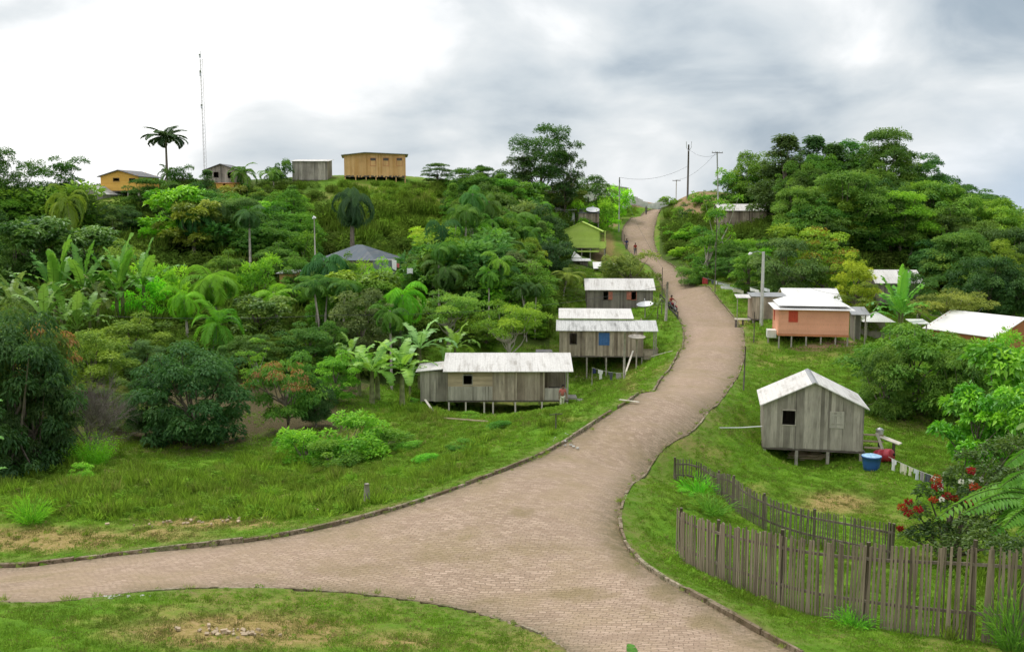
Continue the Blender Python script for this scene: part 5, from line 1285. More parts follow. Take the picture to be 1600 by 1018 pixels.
# 6 brick coloured gable house with long white roof
hs = House('gable_house', 'brick red gable house under a long white roof at the photo edge', 'house', (1556, 552), (1634, 556), 26, 7.0, 524, YA=80)
hs.walls('rust_paint', [], ('y', 1.35), .2, 51, horiz=True); hs.gable_y('clean_roof', 1.35, .3, .4); hs.floor(); hs.stilts([.1, hs.w / 2, hs.w - .1], [.1, hs.d - .1])
# 7 tan board house on the upper bank
hs = House('board_house', 'tan board stilt house half hidden on the upper road bank', 'house', (1122, 352), (1197, 351), -4, 4.5, 328, YA=148)
hs.walls('brown_plank', [], ('x', .9), .2, 55); hs.gable_x('white_roof', .9, .3, .2); hs.floor(); hs.stilts([.1, 2.4, 4.8, hs.w - .1], [.1, hs.d - .1], r_=.07)

# 8 the long grey house
hs = House('board_house', 'long weathered stilt house with white roof nearest the road bend', 'house', (700, 625), (888, 622), 0.5, 5.4, 577, YA=67.5)
f = hs.f; wL = hs.sx(770, 600); wV = hs.sx(849, 600)
w1 = hs.window(724, 737.5, 586, 600.5, 'light_plank')
mb = MB(); X = Vector((1, 0)); nF = Vector((0, -1)); zt = f + hs.h
zm = hs.z(735, 604)
planks(mb, Vector((0, 0)), X, nF, wL, zm, lambda s_: zt, [w1], .2, seed=3, horiz=True); mb.build('upper_wall', M['tan_plank'], hs.o)
mb = MB(); planks(mb, Vector((0, -.03)), X, nF, wL - .02, f, lambda s_: zm + .03, [], .11, seed=4); mb.build('lower_wall', M['light_plank'], hs.o)
mb = MB(); planks(mb, Vector((wL, 0)), X, nF, wV - wL, f, lambda s_: zt, [], .21, seed=6, jag=.03)
for x_ in (wL - .02, wL + (wV - wL) * .45, wL + (wV - wL) * .84, wV - .02): mb.box(x_, x_ + .1, -.05, -.005, f, zt)
mb.build('front_wall', M['brown_plank'], hs.o)
zr = hs.z(868, 606)
mb = MB(); planks(mb, Vector((wV + .1, 0)), X, nF, hs.w - wV - .1, f, lambda s_: zr, [], .15, seed=8); mb.build('porch_rail', M['light_plank'], hs.o)
mb = MB(); planks(mb, Vector((0, hs.d)), X, Vector((0, 1)), hs.w, f, lambda s_: zt, [], .2, seed=9)
planks(mb, Vector((0, .03)), Vector((0, 1)), Vector((-1, 0)), hs.d - .06, f, lambda q: zt + .75 * (1 - abs(2 * q / hs.d - 1)), [], .2, seed=10)
planks(mb, Vector((wV, .03)), Vector((0, 1)), Vector((1, 0)), hs.d - .06, f, lambda q: zt + .75 * (1 - abs(2 * q / hs.d - 1)), [], .2, seed=11)
planks(mb, Vector((wV, 2.4)), X, nF, hs.w - wV, f, lambda s_: zt, [(.5, 1.3, f, f + 1.8)], .2, seed=12); mb.build('wall', M['brown_plank'], hs.o)
hs.gable_x('white_roof', .78, .38, .32); hs.floor('dark_wood')
hs.box('porch_post', 'light_plank', hs.w - .1, hs.w, -.02, .08, f - .011, zt); hs.box('porch_post', 'light_plank', hs.w - .1, hs.w, 2.3, 2.4, f - .011, zt)
hs.stilts([.05, hs.sx(727), hs.sx(756), wL, hs.sx(805), hs.sx(847), hs.w - .08], [.06, hs.d - .1], 'pale_wood', .055)
hs.box('entrance_step', 'light_plank', hs.w + .02, hs.w + .7, 1.0, 2.2, f - .15, f - .02); hs.box('entrance_step', 'light_plank', hs.w + .72, hs.w + 1.2, 1.0, 2.0, f - .4, f - .28)
# lean-to
mb = MB(); x0 = hs.sx(656, 600); hL = f + hs.h - .12
planks(mb, Vector((x0, .35)), X, nF, -x0 - .03, f - .12, lambda s_: hL - .05, [], .17, seed=13, jag=.05); planks(mb, Vector((x0, .38)), Vector((0, 1)), Vector((-1, 0)), 3.2, f - .12, lambda s_: hL, [], .17, seed=14); planks(mb, Vector((x0, 3.6)), X, Vector((0, 1)), -x0 - .03, f - .12, lambda s_: hL, [], .17, seed=15)
mb.build('lean_to_wall', M['grey_plank'], hs.o); mb = MB(); roof_slab(mb, [(x0 - .3, .1, hL - .03), (-.34, .1, hL + .16), (-.34, 3.7, hL + .16), (x0 - .3, 3.7, hL - .03)], .06); mb.build('lean_to_roof', M['white_roof'], hs.o)
hs.stilts([x0 + .06], [.45, 3.5], 'post_wood', .05)
HL = hs
# 9 middle house with the blue window
hs = House('board_house', 'weathered stilt house with blue window and two stepped white roofs', 'house', (874, 555), (1005, 553), -3, 5.0, 514, YA=82.5)
f = hs.f; w1 = hs.window(891, 901, 521, 537, 'dark_wood'); w2 = hs.window(936, 952, 520, 538.5, 'blue_paint', shutter='blue_paint', fw=.03)
hs.walls('brown_plank', [w1, w2], ('x', .75), .17, 61, jag=.07); hs.floor('dark_wood')
xe = hs.sx(1028, 515); mb = MB(); z = f + hs.h; e = z - .35 * .3 + .03; p = z + .78; d = hs.d
roof_slab(mb, [(-.3, -.35, e), (xe, -.35, e), (xe, d / 2 - .6, p - .18), (-.3, d / 2 - .6, p - .18)], .05); mb.build('roof', M['grey_roof'], hs.o)
mb = MB(); xb = hs.sx(993, 490); roof_slab(mb, [(-.1, d / 2 - .7, p - .02), (xb, d / 2 - .7, p - .02), (xb, d + .6, p + .48), (-.1, d + .6, p + .48)], .05); roof_slab(mb, [(-.1, d + .604, p + .478), (xb, d + .604, p + .478), (xb, d + 1.6, p + .1), (-.1, d + 1.6, p + .1)], .05); mb.build('upper_roof', M['white_roof'], hs.o)
hs.stilts([.1, hs.sx(918), hs.sx(948), hs.sx(976), hs.w - .1], [.1, hs.d / 2, hs.d - .1], 'post_wood', .06)
for x_ in (hs.w + .9, xe - .15):
    wx, wy = hs.W(x_, .2); hs.box('porch_post', 'post_wood', x_ - .05, x_ + .05, -.05, .05, H(wx, wy) - hs.gz - .2, e - .04)
mb = MB(); wx, wy = hs.W(hs.w + 1, 1); gz_ = H(wx, wy) - hs.gz
planks(mb, Vector((hs.w + .04, .3)), X, nF, 1.25, gz_ - .3, lambda s_: gz_ + .62, [], .2, seed=71, horiz=True); planks(mb, Vector((hs.w + 1.32, .33)), Vector((0, 1)), Vector((1, 0)), 2.0, gz_ - .3, lambda s_: gz_ + .62, [], .2, seed=72, horiz=True); mb.build('porch_screen', M['brown_plank'], hs.o)
HM = hs
# 10 small house with the salmon shutters
hs = House('board_house', 'grey board house with two salmon shutters behind the stepped roofs', 'house', (917, 482), (1020, 480), -2, 4.4, 451, YA=104)
w1 = hs.window(943, 950, 455.5, 468, 'dark_wood', open_shutter=('salmon_frame', 1, 8)); w2 = hs.window(986.5, 994, 455.5, 468, 'salmon_frame', open_shutter=('salmon_frame', -1, 8))
hs.walls('dark_plank', [w1, w2], ('x', .95), .18, 81); hs.gable_x('white_roof', .95, .3, .25); hs.floor(); hs.stilts([.1, hs.w * .3, hs.w * .6, hs.w - .1], [.1, hs.d - .1])

# 11 lime green stilt house
hs = House('stilt_house', 'lime green gabled stilt house beside the upper road', 'house', (882, 387), (936, 388), -7, 5.0, 359, YA=142)
rise = at(912, 346.5, 141.5).z - hs.fz - hs.h; xr = hs.w + .95
wv = (hs.w - .12, hs.w, hs.f + .95, hs.f + 1.9)
hs.walls('lime_paint', [], ('y', max(.9, rise)), .2, 91, horiz=True); hs.gable_y('lime_paint', max(.9, rise), .35, .55, .07); hs.floor('dark_wood', x1=hs.w + .9)
mb = MB(); planks(mb, Vector((hs.w + .03, -.01)), X, nF, .9, hs.f - .1, lambda s_: hs.f + .95, [], .2, seed=92, horiz=True); planks(mb, Vector((hs.w + .93, .02)), Vector((0, 1)), Vector((1, 0)), hs.d, hs.f - .1, lambda s_: hs.f + .95, [], .2, seed=93, horiz=True); mb.build('veranda_rail', M['lime_paint'], hs.o)
hs.box('veranda_post', 'lime_paint', hs.w + .8, hs.w + .92, .02, .14, hs.f + .951, hs.f + hs.h - .1)
hs.box('window', 'dark_wood', -.03, .0, 1.2, 2.1, hs.f + .9, hs.f + 1.9)
hs.box('floor_beam', 'lime_paint', 0, hs.w, -.06, -.004, hs.f - .62, hs.f - .4); hs.stilts([.1, hs.w * .5, hs.w * .75, hs.w + .8], [.1, hs.d - .1], r_=.08)
# 12 small grey hut and white roof in front of it
hs = House('board_hut', 'small grey board hut with patched roof under the lime green house', 'hut', (874, 424), (918, 425), -5, 3.8, 407, YA=127)
hs.walls('dark_plank', [(2.0, 2.7, hs.f + .4, hs.f + 1.2)], ('y', .0001), .18, 95); hs.floor(); hs.stilts([.1, hs.w - .1], [.1, 3.7])
mb = MB(); z = hs.f + hs.h
roof_slab(mb, [(-.5, -.5, z), (hs.w + .5, -.5, z), (hs.w + .3, .9, z + .25), (-.5, .9, z + .25)], .05); roof_slab(mb, [(-.3, .95, z + .35), (hs.w * .8, .95, z + .35), (hs.w * .35, 3.8, z + 1.5), (0, 3.8, z + 1.5)], .05); mb.build('roof', M['grey_roof'], hs.o)
hs = House('low_shelter', 'low shelter with a plain white roof beside the grey hut', 'shelter', (930, 428), (962, 428), -3, 3.0, 419, YA=124)
hs.shed('clean_roof', hs.f + hs.h, hs.f + hs.h + .65, .3, .25); hs.stilts([.08, hs.w - .08], [.08, 2.9], top=hs.f + hs.h - .06, r_=.05); hs.box('back_wall', 'dark_plank', .1, hs.w - .1, 2.85, 2.89, hs.f - .5, hs.f + hs.h + .4)
# 13 pale house and plank annex with the dish above the lime green one
hs = House('stilt_house', 'pale house with bright white roof just above the lime green one', 'house', (868, 346), (898, 347), -4, 4.0, 328, YA=158)
hs.walls('wall_white', [(hs.w - .9, hs.w - .45, hs.f + .3, hs.f + 1.3)], None, .2, 97, horiz=True, hb=hs.h + .6); hs.shed('clean_roof', hs.f + hs.h, hs.f + hs.h + .75, .4, .3); hs.floor(); hs.stilts([.1, hs.w - .1], [.1, 3.9])
hs = House('plank_shed', 'brown plank shed carrying a tilted grey roof above the lime green house', 'shed', (904, 347), (936, 345), -4, 3.0, 333, YA=157)
hs.walls('brown_plank', [], None, .18, 98, hb=hs.h + .7); hs.shed('slate_roof', hs.f + hs.h, hs.f + hs.h + .75, .1, .1); hs.floor(); hs.stilts([.1, hs.w - .1], [.1, 2.9])
# 14 long building on the crest beside the road
hs = House('long_building', 'long pale building with grey roof on the crest beside the road top', 'building', (950, 303), (1006, 308), 74, 5.0, 289, YA=196)
hs.w = 26; hs.walls('wall_white', [], ('x', .5), .3, 99, horiz=True, hf=hs.h); hs.gable_x('dull_roof', .5, .5, .4); hs.floor('concrete', th=1.5)
mb = MB(); g0 = ground(985, 312); 
for i in range(28):
    x = 22.5 + i * .55; y = 200 + i * 1.2; z = H(x, y); mb.box(x - .25, x + .25, y - .6, y + .6, z - .2, z + 1.7 + .05 * (i % 3))
o = mb.build('boundary_wall', M['wall_white']); tag(o, 'low grey block wall running down from the long pale crest building', 'wall')
# 15 orange house on the ridge
hs = House('board_house', 'fresh orange board house on stilts alone on the ridge', 'house', (571, 274), (634, 276), 8, 4.2, 241, YA=140)
def win3(px): return (hs.sx(px, 255) - .42, hs.sx(px, 255) + .42, hs.z(px, 259), hs.z(px, 247))
ops = [win3(q) for q in (583, 603, 624)]
dark_tr = ops
hs.walls('orange_plank', [], None, .2, 103, jag=.3, x0=-3.0, hf=hs.h, hb=hs.h - .35)
for o4 in ops:
    mb = MB(); a, b, z0, z1 = o4
    for q_ in ((a, a + .05, z0, z1), (b - .05, b, z0, z1), (a, b, z1, z1 + .05), (a, b, z0 - .05, z0)): mb.box(q_[0], q_[1], -.05, -.012, q_[2], q_[3])
    wo_ = mb.build('window', M['rust_paint'], hs.o); mb = MB(); mb.box(a + .052, b - .052, -.035, -.013, z0 + (z1 - z0) * .68, z1 - .002); mb.build('vent', M['dark_wood'], wo_)
mb = MB(); z = hs.f + hs.h; roof_slab(mb, [(-3.4, -.5, z - .12), (0.0, -.6, z + .28), (0.0, hs.d + .4, z + .1), (-3.4, hs.d + .4, z - .3)], .07); roof_slab(mb, [(.004, -.6, z + .28), (hs.w + .4, -.4, z + .06), (hs.w + .4, hs.d + .4, z - .1), (.004, hs.d + .4, z + .1)], .07); mb.build('roof', M['dull_roof'], hs.o)
mb = MB(); planks(mb, Vector((-3.0, -.004)), X, nF, 3.0, z, lambda q: z + .18 * q / 3.0 - .02, [], .2, seed=104); planks(mb, Vector((0, -.004)), X, nF, hs.w, z, lambda q: z + .2 - .17 * q / hs.w, [], .2, seed=105); mb.build('upper_wall', M['orange_plank'], hs.o)
hs.floor('dark_wood', x0=-3.0, th=.2); hs.stilts([-2.9, -1.4, .1, 1.5, 3.0, 4.4, hs.w - .1], [.12, hs.d - .12], 'orange_plank', .07)
# 16 grey ridge house with metal roof
hs = House('board_house', 'plain grey ridge house with flat metal roof next to the orange house', 'house', (457, 281), (512, 281), 2, 4.5, 252, YA=141)
hs.walls('grey_plank', [], None, .2, 107, hb=hs.h + .4); hs.shed('white_roof', hs.f + hs.h + .02, hs.f + hs.h + .5, .3, .25); hs.floor(); hs.stilts([.1, hs.w / 2, hs.w - .1], [.1, 4.4])
# 17 gabled grey ridge house, yellow wall under it
hs = House('gable_house', 'grey gabled ridge house behind the mast with two dark windows', 'house', (322, 286), (370, 287), -3, 4.5, 265, YA=138)
w1 = hs.window(334, 341, 269, 277, 'dark_wood', fw=.04); w2 = hs.window(356, 363, 269.5, 278, 'dark_wood', fw=.04)
rise = max(.8, at(350, 256.5, 137.9).z - hs.fz - hs.h)
hs.walls('grey_plank', [w1, w2], ('y', rise), .2, 109); hs.gable_y('slate_roof', rise, .35, .4, .09); hs.floor(); hs.stilts([.1, hs.w - .1], [.1, 4.4])
hs = House('yellow_annex', 'yellow painted wall below the grey gabled ridge house', 'annex', (338, 300), (366, 300), -3, 2.0, 286, YA=134)
hs.walls('yellow_paint', [(1.0, 1.3, hs.f + .1, hs.f + 1.1)], None, .3, 111, horiz=True); hs.shed('rust_paint', hs.f + hs.h, hs.f + hs.h + .1, .2, .2)
# 18 yellow stilt house
hs = House('stilt_house', 'yellow gabled stilt house at the end of the ridge', 'house', (158, 298), (217, 299), -8, 5.2, 275, YA=124)
w1 = hs.window(177, 186, 278, 284, 'dark_wood', fw=.03); w2 = hs.window(202, 211, 279, 284, 'dark_wood', fw=.03)
rise = max(.6, at(190, 265.5, 123.6).z - hs.fz - hs.h)
hs.walls('yellow_paint', [w1, w2], ('y', rise), .2, 113, horiz=True); hs.gable_y('slate_roof', rise, .35, .3, .08); hs.floor(); hs.stilts([.1, hs.w * .36, hs.w * .7, hs.w - .1], [.1, 5.1])
hs.box('window', 'dark_wood', -.03, .0, 1.2, 2.2, hs.f + .9, hs.f + 1.6)
# 19 hidden grey houses
hs = House('board_house', 'pale grey board house half hidden behind glossy trees near the photo edge', 'house', (20, 336), (68, 336), -6, 5, 308, YA=112)
hs.walls('light_plank', [(1.2, 2.6, hs.f + .0, hs.f + .9)], ('y', .9), .2, 115); hs.gable_y('dull_roof', .9, .3, .35); hs.floor(); hs.stilts([.1, hs.w - .1], [.1, 4.9])
hs = House('board_house', 'grey house partly hidden between palm and yellow stilt house', 'house', (122, 318), (154, 318), -12, 5, 301, YA=121)
hs.walls('light_plank', [], ('y', .9), .2, 117); hs.gable_y('grey_roof', .9, .3, .35); hs.floor(); hs.stilts([.1, hs.w - .1], [.1, 4.9])
# 20 hipped blue grey roof, weathered board wall, white laundry, orange shack
hs = House('hip_roof_house', 'house with blue grey hipped roof sunk in the trees of the slope', 'house', (502, 428), (584, 426), -14, 6.5, 406, YA=98)
hs.walls('brown_plank', [(3.0, 3.8, hs.f + .4, hs.f + 1.2)], None, .2, 119); hs.hip('blue_roof', 1.45, .45, z=hs.f + hs.h + .02, inset=3.0); hs.floor(); hs.stilts([.1, hs.w / 2, hs.w - .1], [.1, 6.4])
hs = House('board_wall', 'weathered blue grey board wall beside the hipped roof house', 'wall', (583, 439), (612, 438), -4, 1.8, 407, YA=91)
hs.walls('slate_board', [], None, .2, 121, hb=hs.h); hs.shed('slate_roof', hs.f + hs.h + .02, hs.f + hs.h + .1, .05, .05); hs.box('footing', 'light_plank', 0, hs.w, -.2, -.04, hs.f - .6, hs.f + .1)
hs = House('orange_shack', 'small orange shack glimpsed between bright palms', 'shack', (437, 448), (458, 448), -4, 2.5, 427, YA=92)
hs.walls('orange_plank', [], None, .2, 123, hb=hs.h + .2); hs.shed('dull_roof', hs.f + hs.h + .02, hs.f + hs.h + .22, .2, .3)
# ------------------------------------------------------------------ fences
M['fence_wood'] = plank_mat('fence_wood', (.165, .13, .095), (.33, .265, .20), .5, stain=(.09, .08, .05))
M['fence_dark'] = plank_mat('fence_dark', (.13, .11, .085), (.22, .185, .145), .4, stain=(.07, .06, .04))
def path3(pts, step):
    ps = [Vector((p.x, p.y)) for p in pts]; return resample(ps, step, 2)
def fence(name, label, base, hts, mat, pw, gap, thick, post_every, seed, rails=(.25, .8)):
    """pickets nailed to rails between posts; base pixels on the ground, hts heights along it"""
    r = random.Random(seed); P = [ground(*b).xy.copy() for b in base]; pts = path3([Vector((p.x, p.y)) for p in P], pw + gap)
    Lt = [0]; 
    for a, b in zip(pts, pts[1:]): Lt.append(Lt[-1] + (b - a).length)
    hh = lambda t: float(np.interp(t, np.linspace(0, 1, len(hts)), hts))
    o = empty(name, (pts[0].x, pts[0].y, H(*pts[0])), 0, label, 'fence'); O = Vector(o.location); mb = MB(); rl = [MB() for _ in rails]; np_ = len(pts)
    for i in range(np_ - 1):
        t = Lt[i] / Lt[-1]; a = pts[i]; d = (pts[i + 1] - a).normalized(); n_ = Vector((-d.y, d.x)); w = pw * r.uniform(.65, 1.2); z = H(a.x, a.y) - O.z; ht = hh(t) * r.uniform(.97, 1.025)
        if r.random() < .035: continue
        ln = r.gauss(0, .025); q0 = a - O.xy + n_ * r.uniform(-.01, .01); q1 = q0 + d * w; tp = d * ln * ht + n_ * r.gauss(0, .015); th = n_ * thick
        slope = r.uniform(-.03, .03)
        mb.hexa([(*q0, z - .1), (*q1, z - .1), (*(q1 + th), z - .1), (*(q0 + th), z - .1), (*(q0 + tp), z + ht), (*(q1 + tp), z + ht + slope), (*(q1 + tp + th), z + ht + slope), (*(q0 + tp + th), z + ht)])
    mb.build('slats', M[mat], o)
    st = max(1, int(post_every / (pw + gap))); idx = list(range(0, np_ - 1, st)) + [np_ - 1]
    for k, fr in enumerate(rails):
        mb = MB()
        for i, j in zip(idx, idx[1:]):
            for a_, b_ in zip(range(i, j, max(1, (j - i) // 4)), list(range(i, j, max(1, (j - i) // 4)))[1:] + [j]):
                pa, pb = pts[a_], pts[b_]; d = (pb - pa).normalized(); n_ = Vector((-d.y, d.x)); q = pa - O.xy + n_ * (thick + .002); q2 = pb - O.xy + n_ * (thick + .002)
                za = H(*pa) - O.z + hh(Lt[a_] / Lt[-1]) * fr; zb = H(*pb) - O.z + hh(Lt[b_] / Lt[-1]) * fr; m_ = n_ * .045
                mb.hexa([(*q, za - .035), (*q2, zb - .035), (*(q2 + m_), zb - .035), (*(q + m_), za - .035), (*q, za + .035), (*q2, zb + .035), (*(q2 + m_), zb + .035), (*(q + m_), za + .035)])
        mb.build('rail', M['fence_dark'], o)
    for i in idx:
        a = pts[min(i, np_ - 2)]; d = (pts[min(i + 1, np_ - 1)] - pts[max(0, i - 1)]).normalized(); n_ = Vector((-d.y, d.x)); c = a - O.xy + n_ * (thick + .11); z = H(*a) - O.z; ht = hh(Lt[i] / Lt[-1]) * r.uniform(1.0, 1.07)
        mb = MB(); mb.tube([(*c, z - .3), (c.x + r.gauss(0, .02), c.y, z + ht)], [.06, .05], 7); mb.build('post', M['fence_dark'], o)
    return o
fence('picket_fence', 'long weathered picket fence curving along the roadside turf to the photo edge', [(1055,867),(1075,885),(1120,908),(1200,940),(1250,957),(1320,972),(1450,994),(1600,1012),(1700,1016)], [1.5, 1.6, 1.75, 1.9, 2.0, 2.1, 2.25, 2.3, 2.35], 'fence_wood', .056, .02, .02, 2.4, 5, (.3, .82))
fence('picket_fence', 'thin dark picket fence sagging across the lawn behind the front one', [(1057,752),(1090,752),(1117,775),(1150,802),(1183,822),(1243,847),(1300,862),(1395,882)], [1.0, 1.05, 1.1, 1.2, 1.25, 1.25, 1.25, 1.3, 1.3], 'fence_dark', .04, .055, .018, 2.6, 6, (.3, .78))

# ------------------------------------------------------------------ poles and wires
def pole_at(px, base_py, top_py, Y=None):
    if Y is None: g_ = ground(px, base_py)
    else: x = at(px, base_py, Y).x; g_ = Vector((x, Y, H(x, Y)))
    return g_, at(px, top_py, g_.y).z
def pole(name, label, px, by, ty, r0, mat, Y=None, lean=0.0, arm=None, parts=(), cat='pole', square=False):
    g_, zt = pole_at(px, by, ty, Y); hgt = zt - g_.z; o = empty(name, g_, 0, label, cat); mb = MB(); lx = lean * hgt
    mb.tube([(0, 0, -.4), (lx * .5, 0, hgt * .5), (lx, 0, hgt)], [r0, r0 * .88, r0 * .72], 4 if square else 10); mb.build('shaft', M[mat], o, smooth=not square)
    if arm:
        ah, al, tilt = arm; mb = MB(); mb.hexa([(lx*ah - al, -.06 - r0, hgt*ah - .05 - tilt), (lx*ah + al, -.06 - r0, hgt*ah - .05 + tilt), (lx*ah + al, .0 - r0, hgt*ah - .05 + tilt), (lx*ah - al, .0 - r0, hgt*ah - .05 - tilt), (lx*ah - al, -.06 - r0, hgt*ah + .06 - tilt), (lx*ah + al, -.06 - r0, hgt*ah + .06 + tilt), (lx*ah + al, .0 - r0, hgt*ah + .06 + tilt), (lx*ah - al, .0 - r0, hgt*ah + .06 - tilt)]); a_ = mb.build('crossarm', M['dark_wood'], o)
        for s_ in (-.9, -.35, .35, .9):
            mb = MB(); x = lx * ah + al * s_; z = hgt * ah + .06 + tilt * s_; mb.tube([(x, -.03 - r0, z), (x, -.03 - r0, z + .1), (x, -.03 - r0, z + .18)], [.02, .05, .03], 6); mb.build('insulator', M['concrete'], a_)
    return o, Vector((g_.x + lx, g_.y, g_.z + hgt))
def wire(label, a, b, sag=.6, r_=.012):
    mb = MB(); n_ = 16; mb.tube([tuple(a.lerp(b, i / n_) - Vector((0, 0, 4 * sag * (i / n_) * (1 - i / n_)))) for i in range(n_ + 1)], r_, 4); o = mb.build('overhead_wire', M['cable']); tag(o, label, 'wire'); return o
M['cable'] = simple('cable', (.05, .05, .05), .6, .1)
pc, tc_ = pole('concrete_pole', 'pale concrete utility pole between shed and salmon house', 1189.5, 505, 393, .17, 'concrete', Y=84.5, square=True)
lo = pc; mb = MB(); hg = tc_.z - pc.location.z; mb.tube([(0, 0, hg - .15), (-.6, -.3, hg + .05), (-1.2, -.5, hg - .1)], .018, 6); la = mb.build('lamp_arm', M['metal'], pc); mb = MB(); mb.tube([(-1.45, -.55, hg - .22), (-1.3, -.52, hg - .14), (-1.12, -.48, hg - .12)], [.06, .13, .07], 10); mb.build('lamp_head', M['white_cloth'], la)
p1, t1 = pole('utility_pole', 'tall dark pole with two prongs standing on the bare bank crest', 1074.5, 301, 226, .2, 'dark_wood', Y=186)
mb = MB(); hg = t1.z - p1.location.z
for s_ in (-1, 1): mb.tube([(0, -.2, hg - 1.2), (s_ * .45, -.2, hg - .6), (s_ * .5, -.2, hg + .55)], .05, 6)
mb.build('switch_prong', M['metal'], p1)
p2, t2 = pole('utility_pole', 'slim leaning pole with crossarm above the tan board house', 1124.5, 300, 237, .12, 'concrete', Y=150, lean=-.045, arm=(.985, .85, -.02))
p3, t3 = pole('utility_pole', 'short far pole with crossarm where the road tops the crest', 1056.5, 302, 281, .11, 'concrete', Y=205, arm=(.97, .85, 0))
p4, t4 = pole('utility_pole', 'white footed pole beside the upper road under the long crest building', 967, 352, 277, .13, 'concrete', Y=172, arm=(.93, .12, 0))
p5, t5 = pole('wooden_pole', 'stout grey wooden pole next to the motorcycle rider', 1040, 508, 440, .14, 'post_wood', Y=92, lean=.03)
p6, t6 = pole('wooden_pole', 'thin pole with wire hooks beside the stout grey pole', 1034, 478, 418, .045, 'dark_wood', Y=97)
p7, t7 = pole('wooden_pole', 'rough post carrying the clothesline before the blue window house', 975, 606, 519, .1, 'post_wood', Y=75)
p8, t8 = pole('wooden_pole', 'thin dark leaning stake on the lawn beside the road bend', 1161, 628, 541, .05, 'dark_wood', Y=58.5, lean=.02)
p9, t9 = pole('wooden_pole', 'thin stake in front of the plank shed bench', 1178, 526, 487, .045, 'dark_wood', Y=79)
p10, t10 = pole('lamp_pole', 'pale lamp pole rising over the hipped roof on the slope', 493, 425, 341, .08, 'pale_wood', Y=101)
mb = MB(); mb.tube([(-.15, -.1, t10.z - p10.location.z - .05), (0, -.1, t10.z - p10.location.z + .12), (.2, -.1, t10.z - p10.location.z + .02)], [.06, .16, .08], 8); mb.build('lamp_head', M['white_cloth'], p10)
p11, t11 = pole('wooden_post', 'short weathered wooden stump post in the tall verge grass', 573.5, 787, 755, .12, 'post_wood', Y=None, cat='post')
p12, t12 = pole('wooden_post', 'thin low stake with a cross stick on the lawn below the long house', 868.5, 673, 645, .035, 'dark_wood', Y=None, cat='post'); mb = MB(); hh_ = t12.z - p12.location.z; mb.tube([(-.3, 0, hh_ - .08), (.3, 0, hh_ - .03)], .02, 5); mb.build('cross_stick', M['dark_wood'], p12)
p13, t13 = pole('wooden_pole', 'dark bare pole among the bushes above the white sheets', 1117.5, 440, 335, .05, 'dark_wood', Y=106)
p14, t14 = pole('wooden_pole', 'thin pole at the road edge beside the walking people', 975.2, 398, 366, .05, 'dark_wood', Y=158)
wire('upper cable sagging from concrete pole over the salmon house', tc_ - Vector((0, 0, .2)), at(1320, 455, 92), .5)
wire('lower cable sagging from concrete pole over the salmon house', tc_ - Vector((0, 0, .5)), at(1318, 460, 92), .8)
wire('cable dropping from the concrete pole towards the white sheets', tc_ - Vector((0, 0, 1.2)), at(1150, 440, 98), .3)
wire('cable from the leaning crossarm pole to the far short pole', t2, t3, 1.0, .02); wire('cable from the two pronged pole to the leaning crossarm pole', t1 - Vector((0, 0, .8)), t2 - Vector((0, 0, .4)), .8, .02)
wire('cable between white footed pole and two pronged pole', t4, t1 - Vector((0, 0, 4)), 1.2, .02); wire('cable from the stout grey pole down to the blue window house', t5, at(1010, 500, 85), .3); wire('cable from the white footed pole down to the thin hooked pole', t4 - Vector((0, 0, .5)), t6, 1.0, .015)
wire('long thin cable crossing in front of the banana grove', at(-60, 478, 64), at(520, 492, 70), .5, .014); wire('long thin cable running behind the long house roof', at(520, 492, 70), t5 - Vector((0, 0, .3)), .8, .014)

# guyed lattice mast
g_, zt = pole_at(314, 300, 92, 150); g_.x = at(314, 92, 150).x; hg = zt - g_.z
o = empty('radio_mast', g_, 0, 'very tall slender lattice radio mast above the ridge', 'mast'); mb = MB(); a3 = [Vector((.24 * math.cos(t), .24 * math.sin(t), 0)) for t in (0, 2.094, 4.189)]
for a in a3: mb.tube([tuple(a), (a.x, a.y, hg)], .03, 5)
n_ = int(hg / .6)
for i in range(n_):
    for k in range(3): p_, q_ = a3[k], a3[(k + 1) % 3]; mb.tube([(p_.x, p_.y, i * hg / n_), (q_.x, q_.y, (i + 1) * hg / n_)], .012, 3, False)
mb.build('lattice', M['mast_paint'], o); mb = MB(); mb.tube([(0, 0, hg), (0, 0, hg + 1.2)], .035, 6); mb.build('tip', M['metal'], o)
for z_, n2 in ((hg + .4, .28), (hg - 2.2, .42), (hg * .62, .3)): mb = MB(); mb.tube([(-.1, -.3, z_ - n2), (-.1, -.3, z_ + n2)], [.16, .12], 8); mb.build('antenna', M['metal'], o)

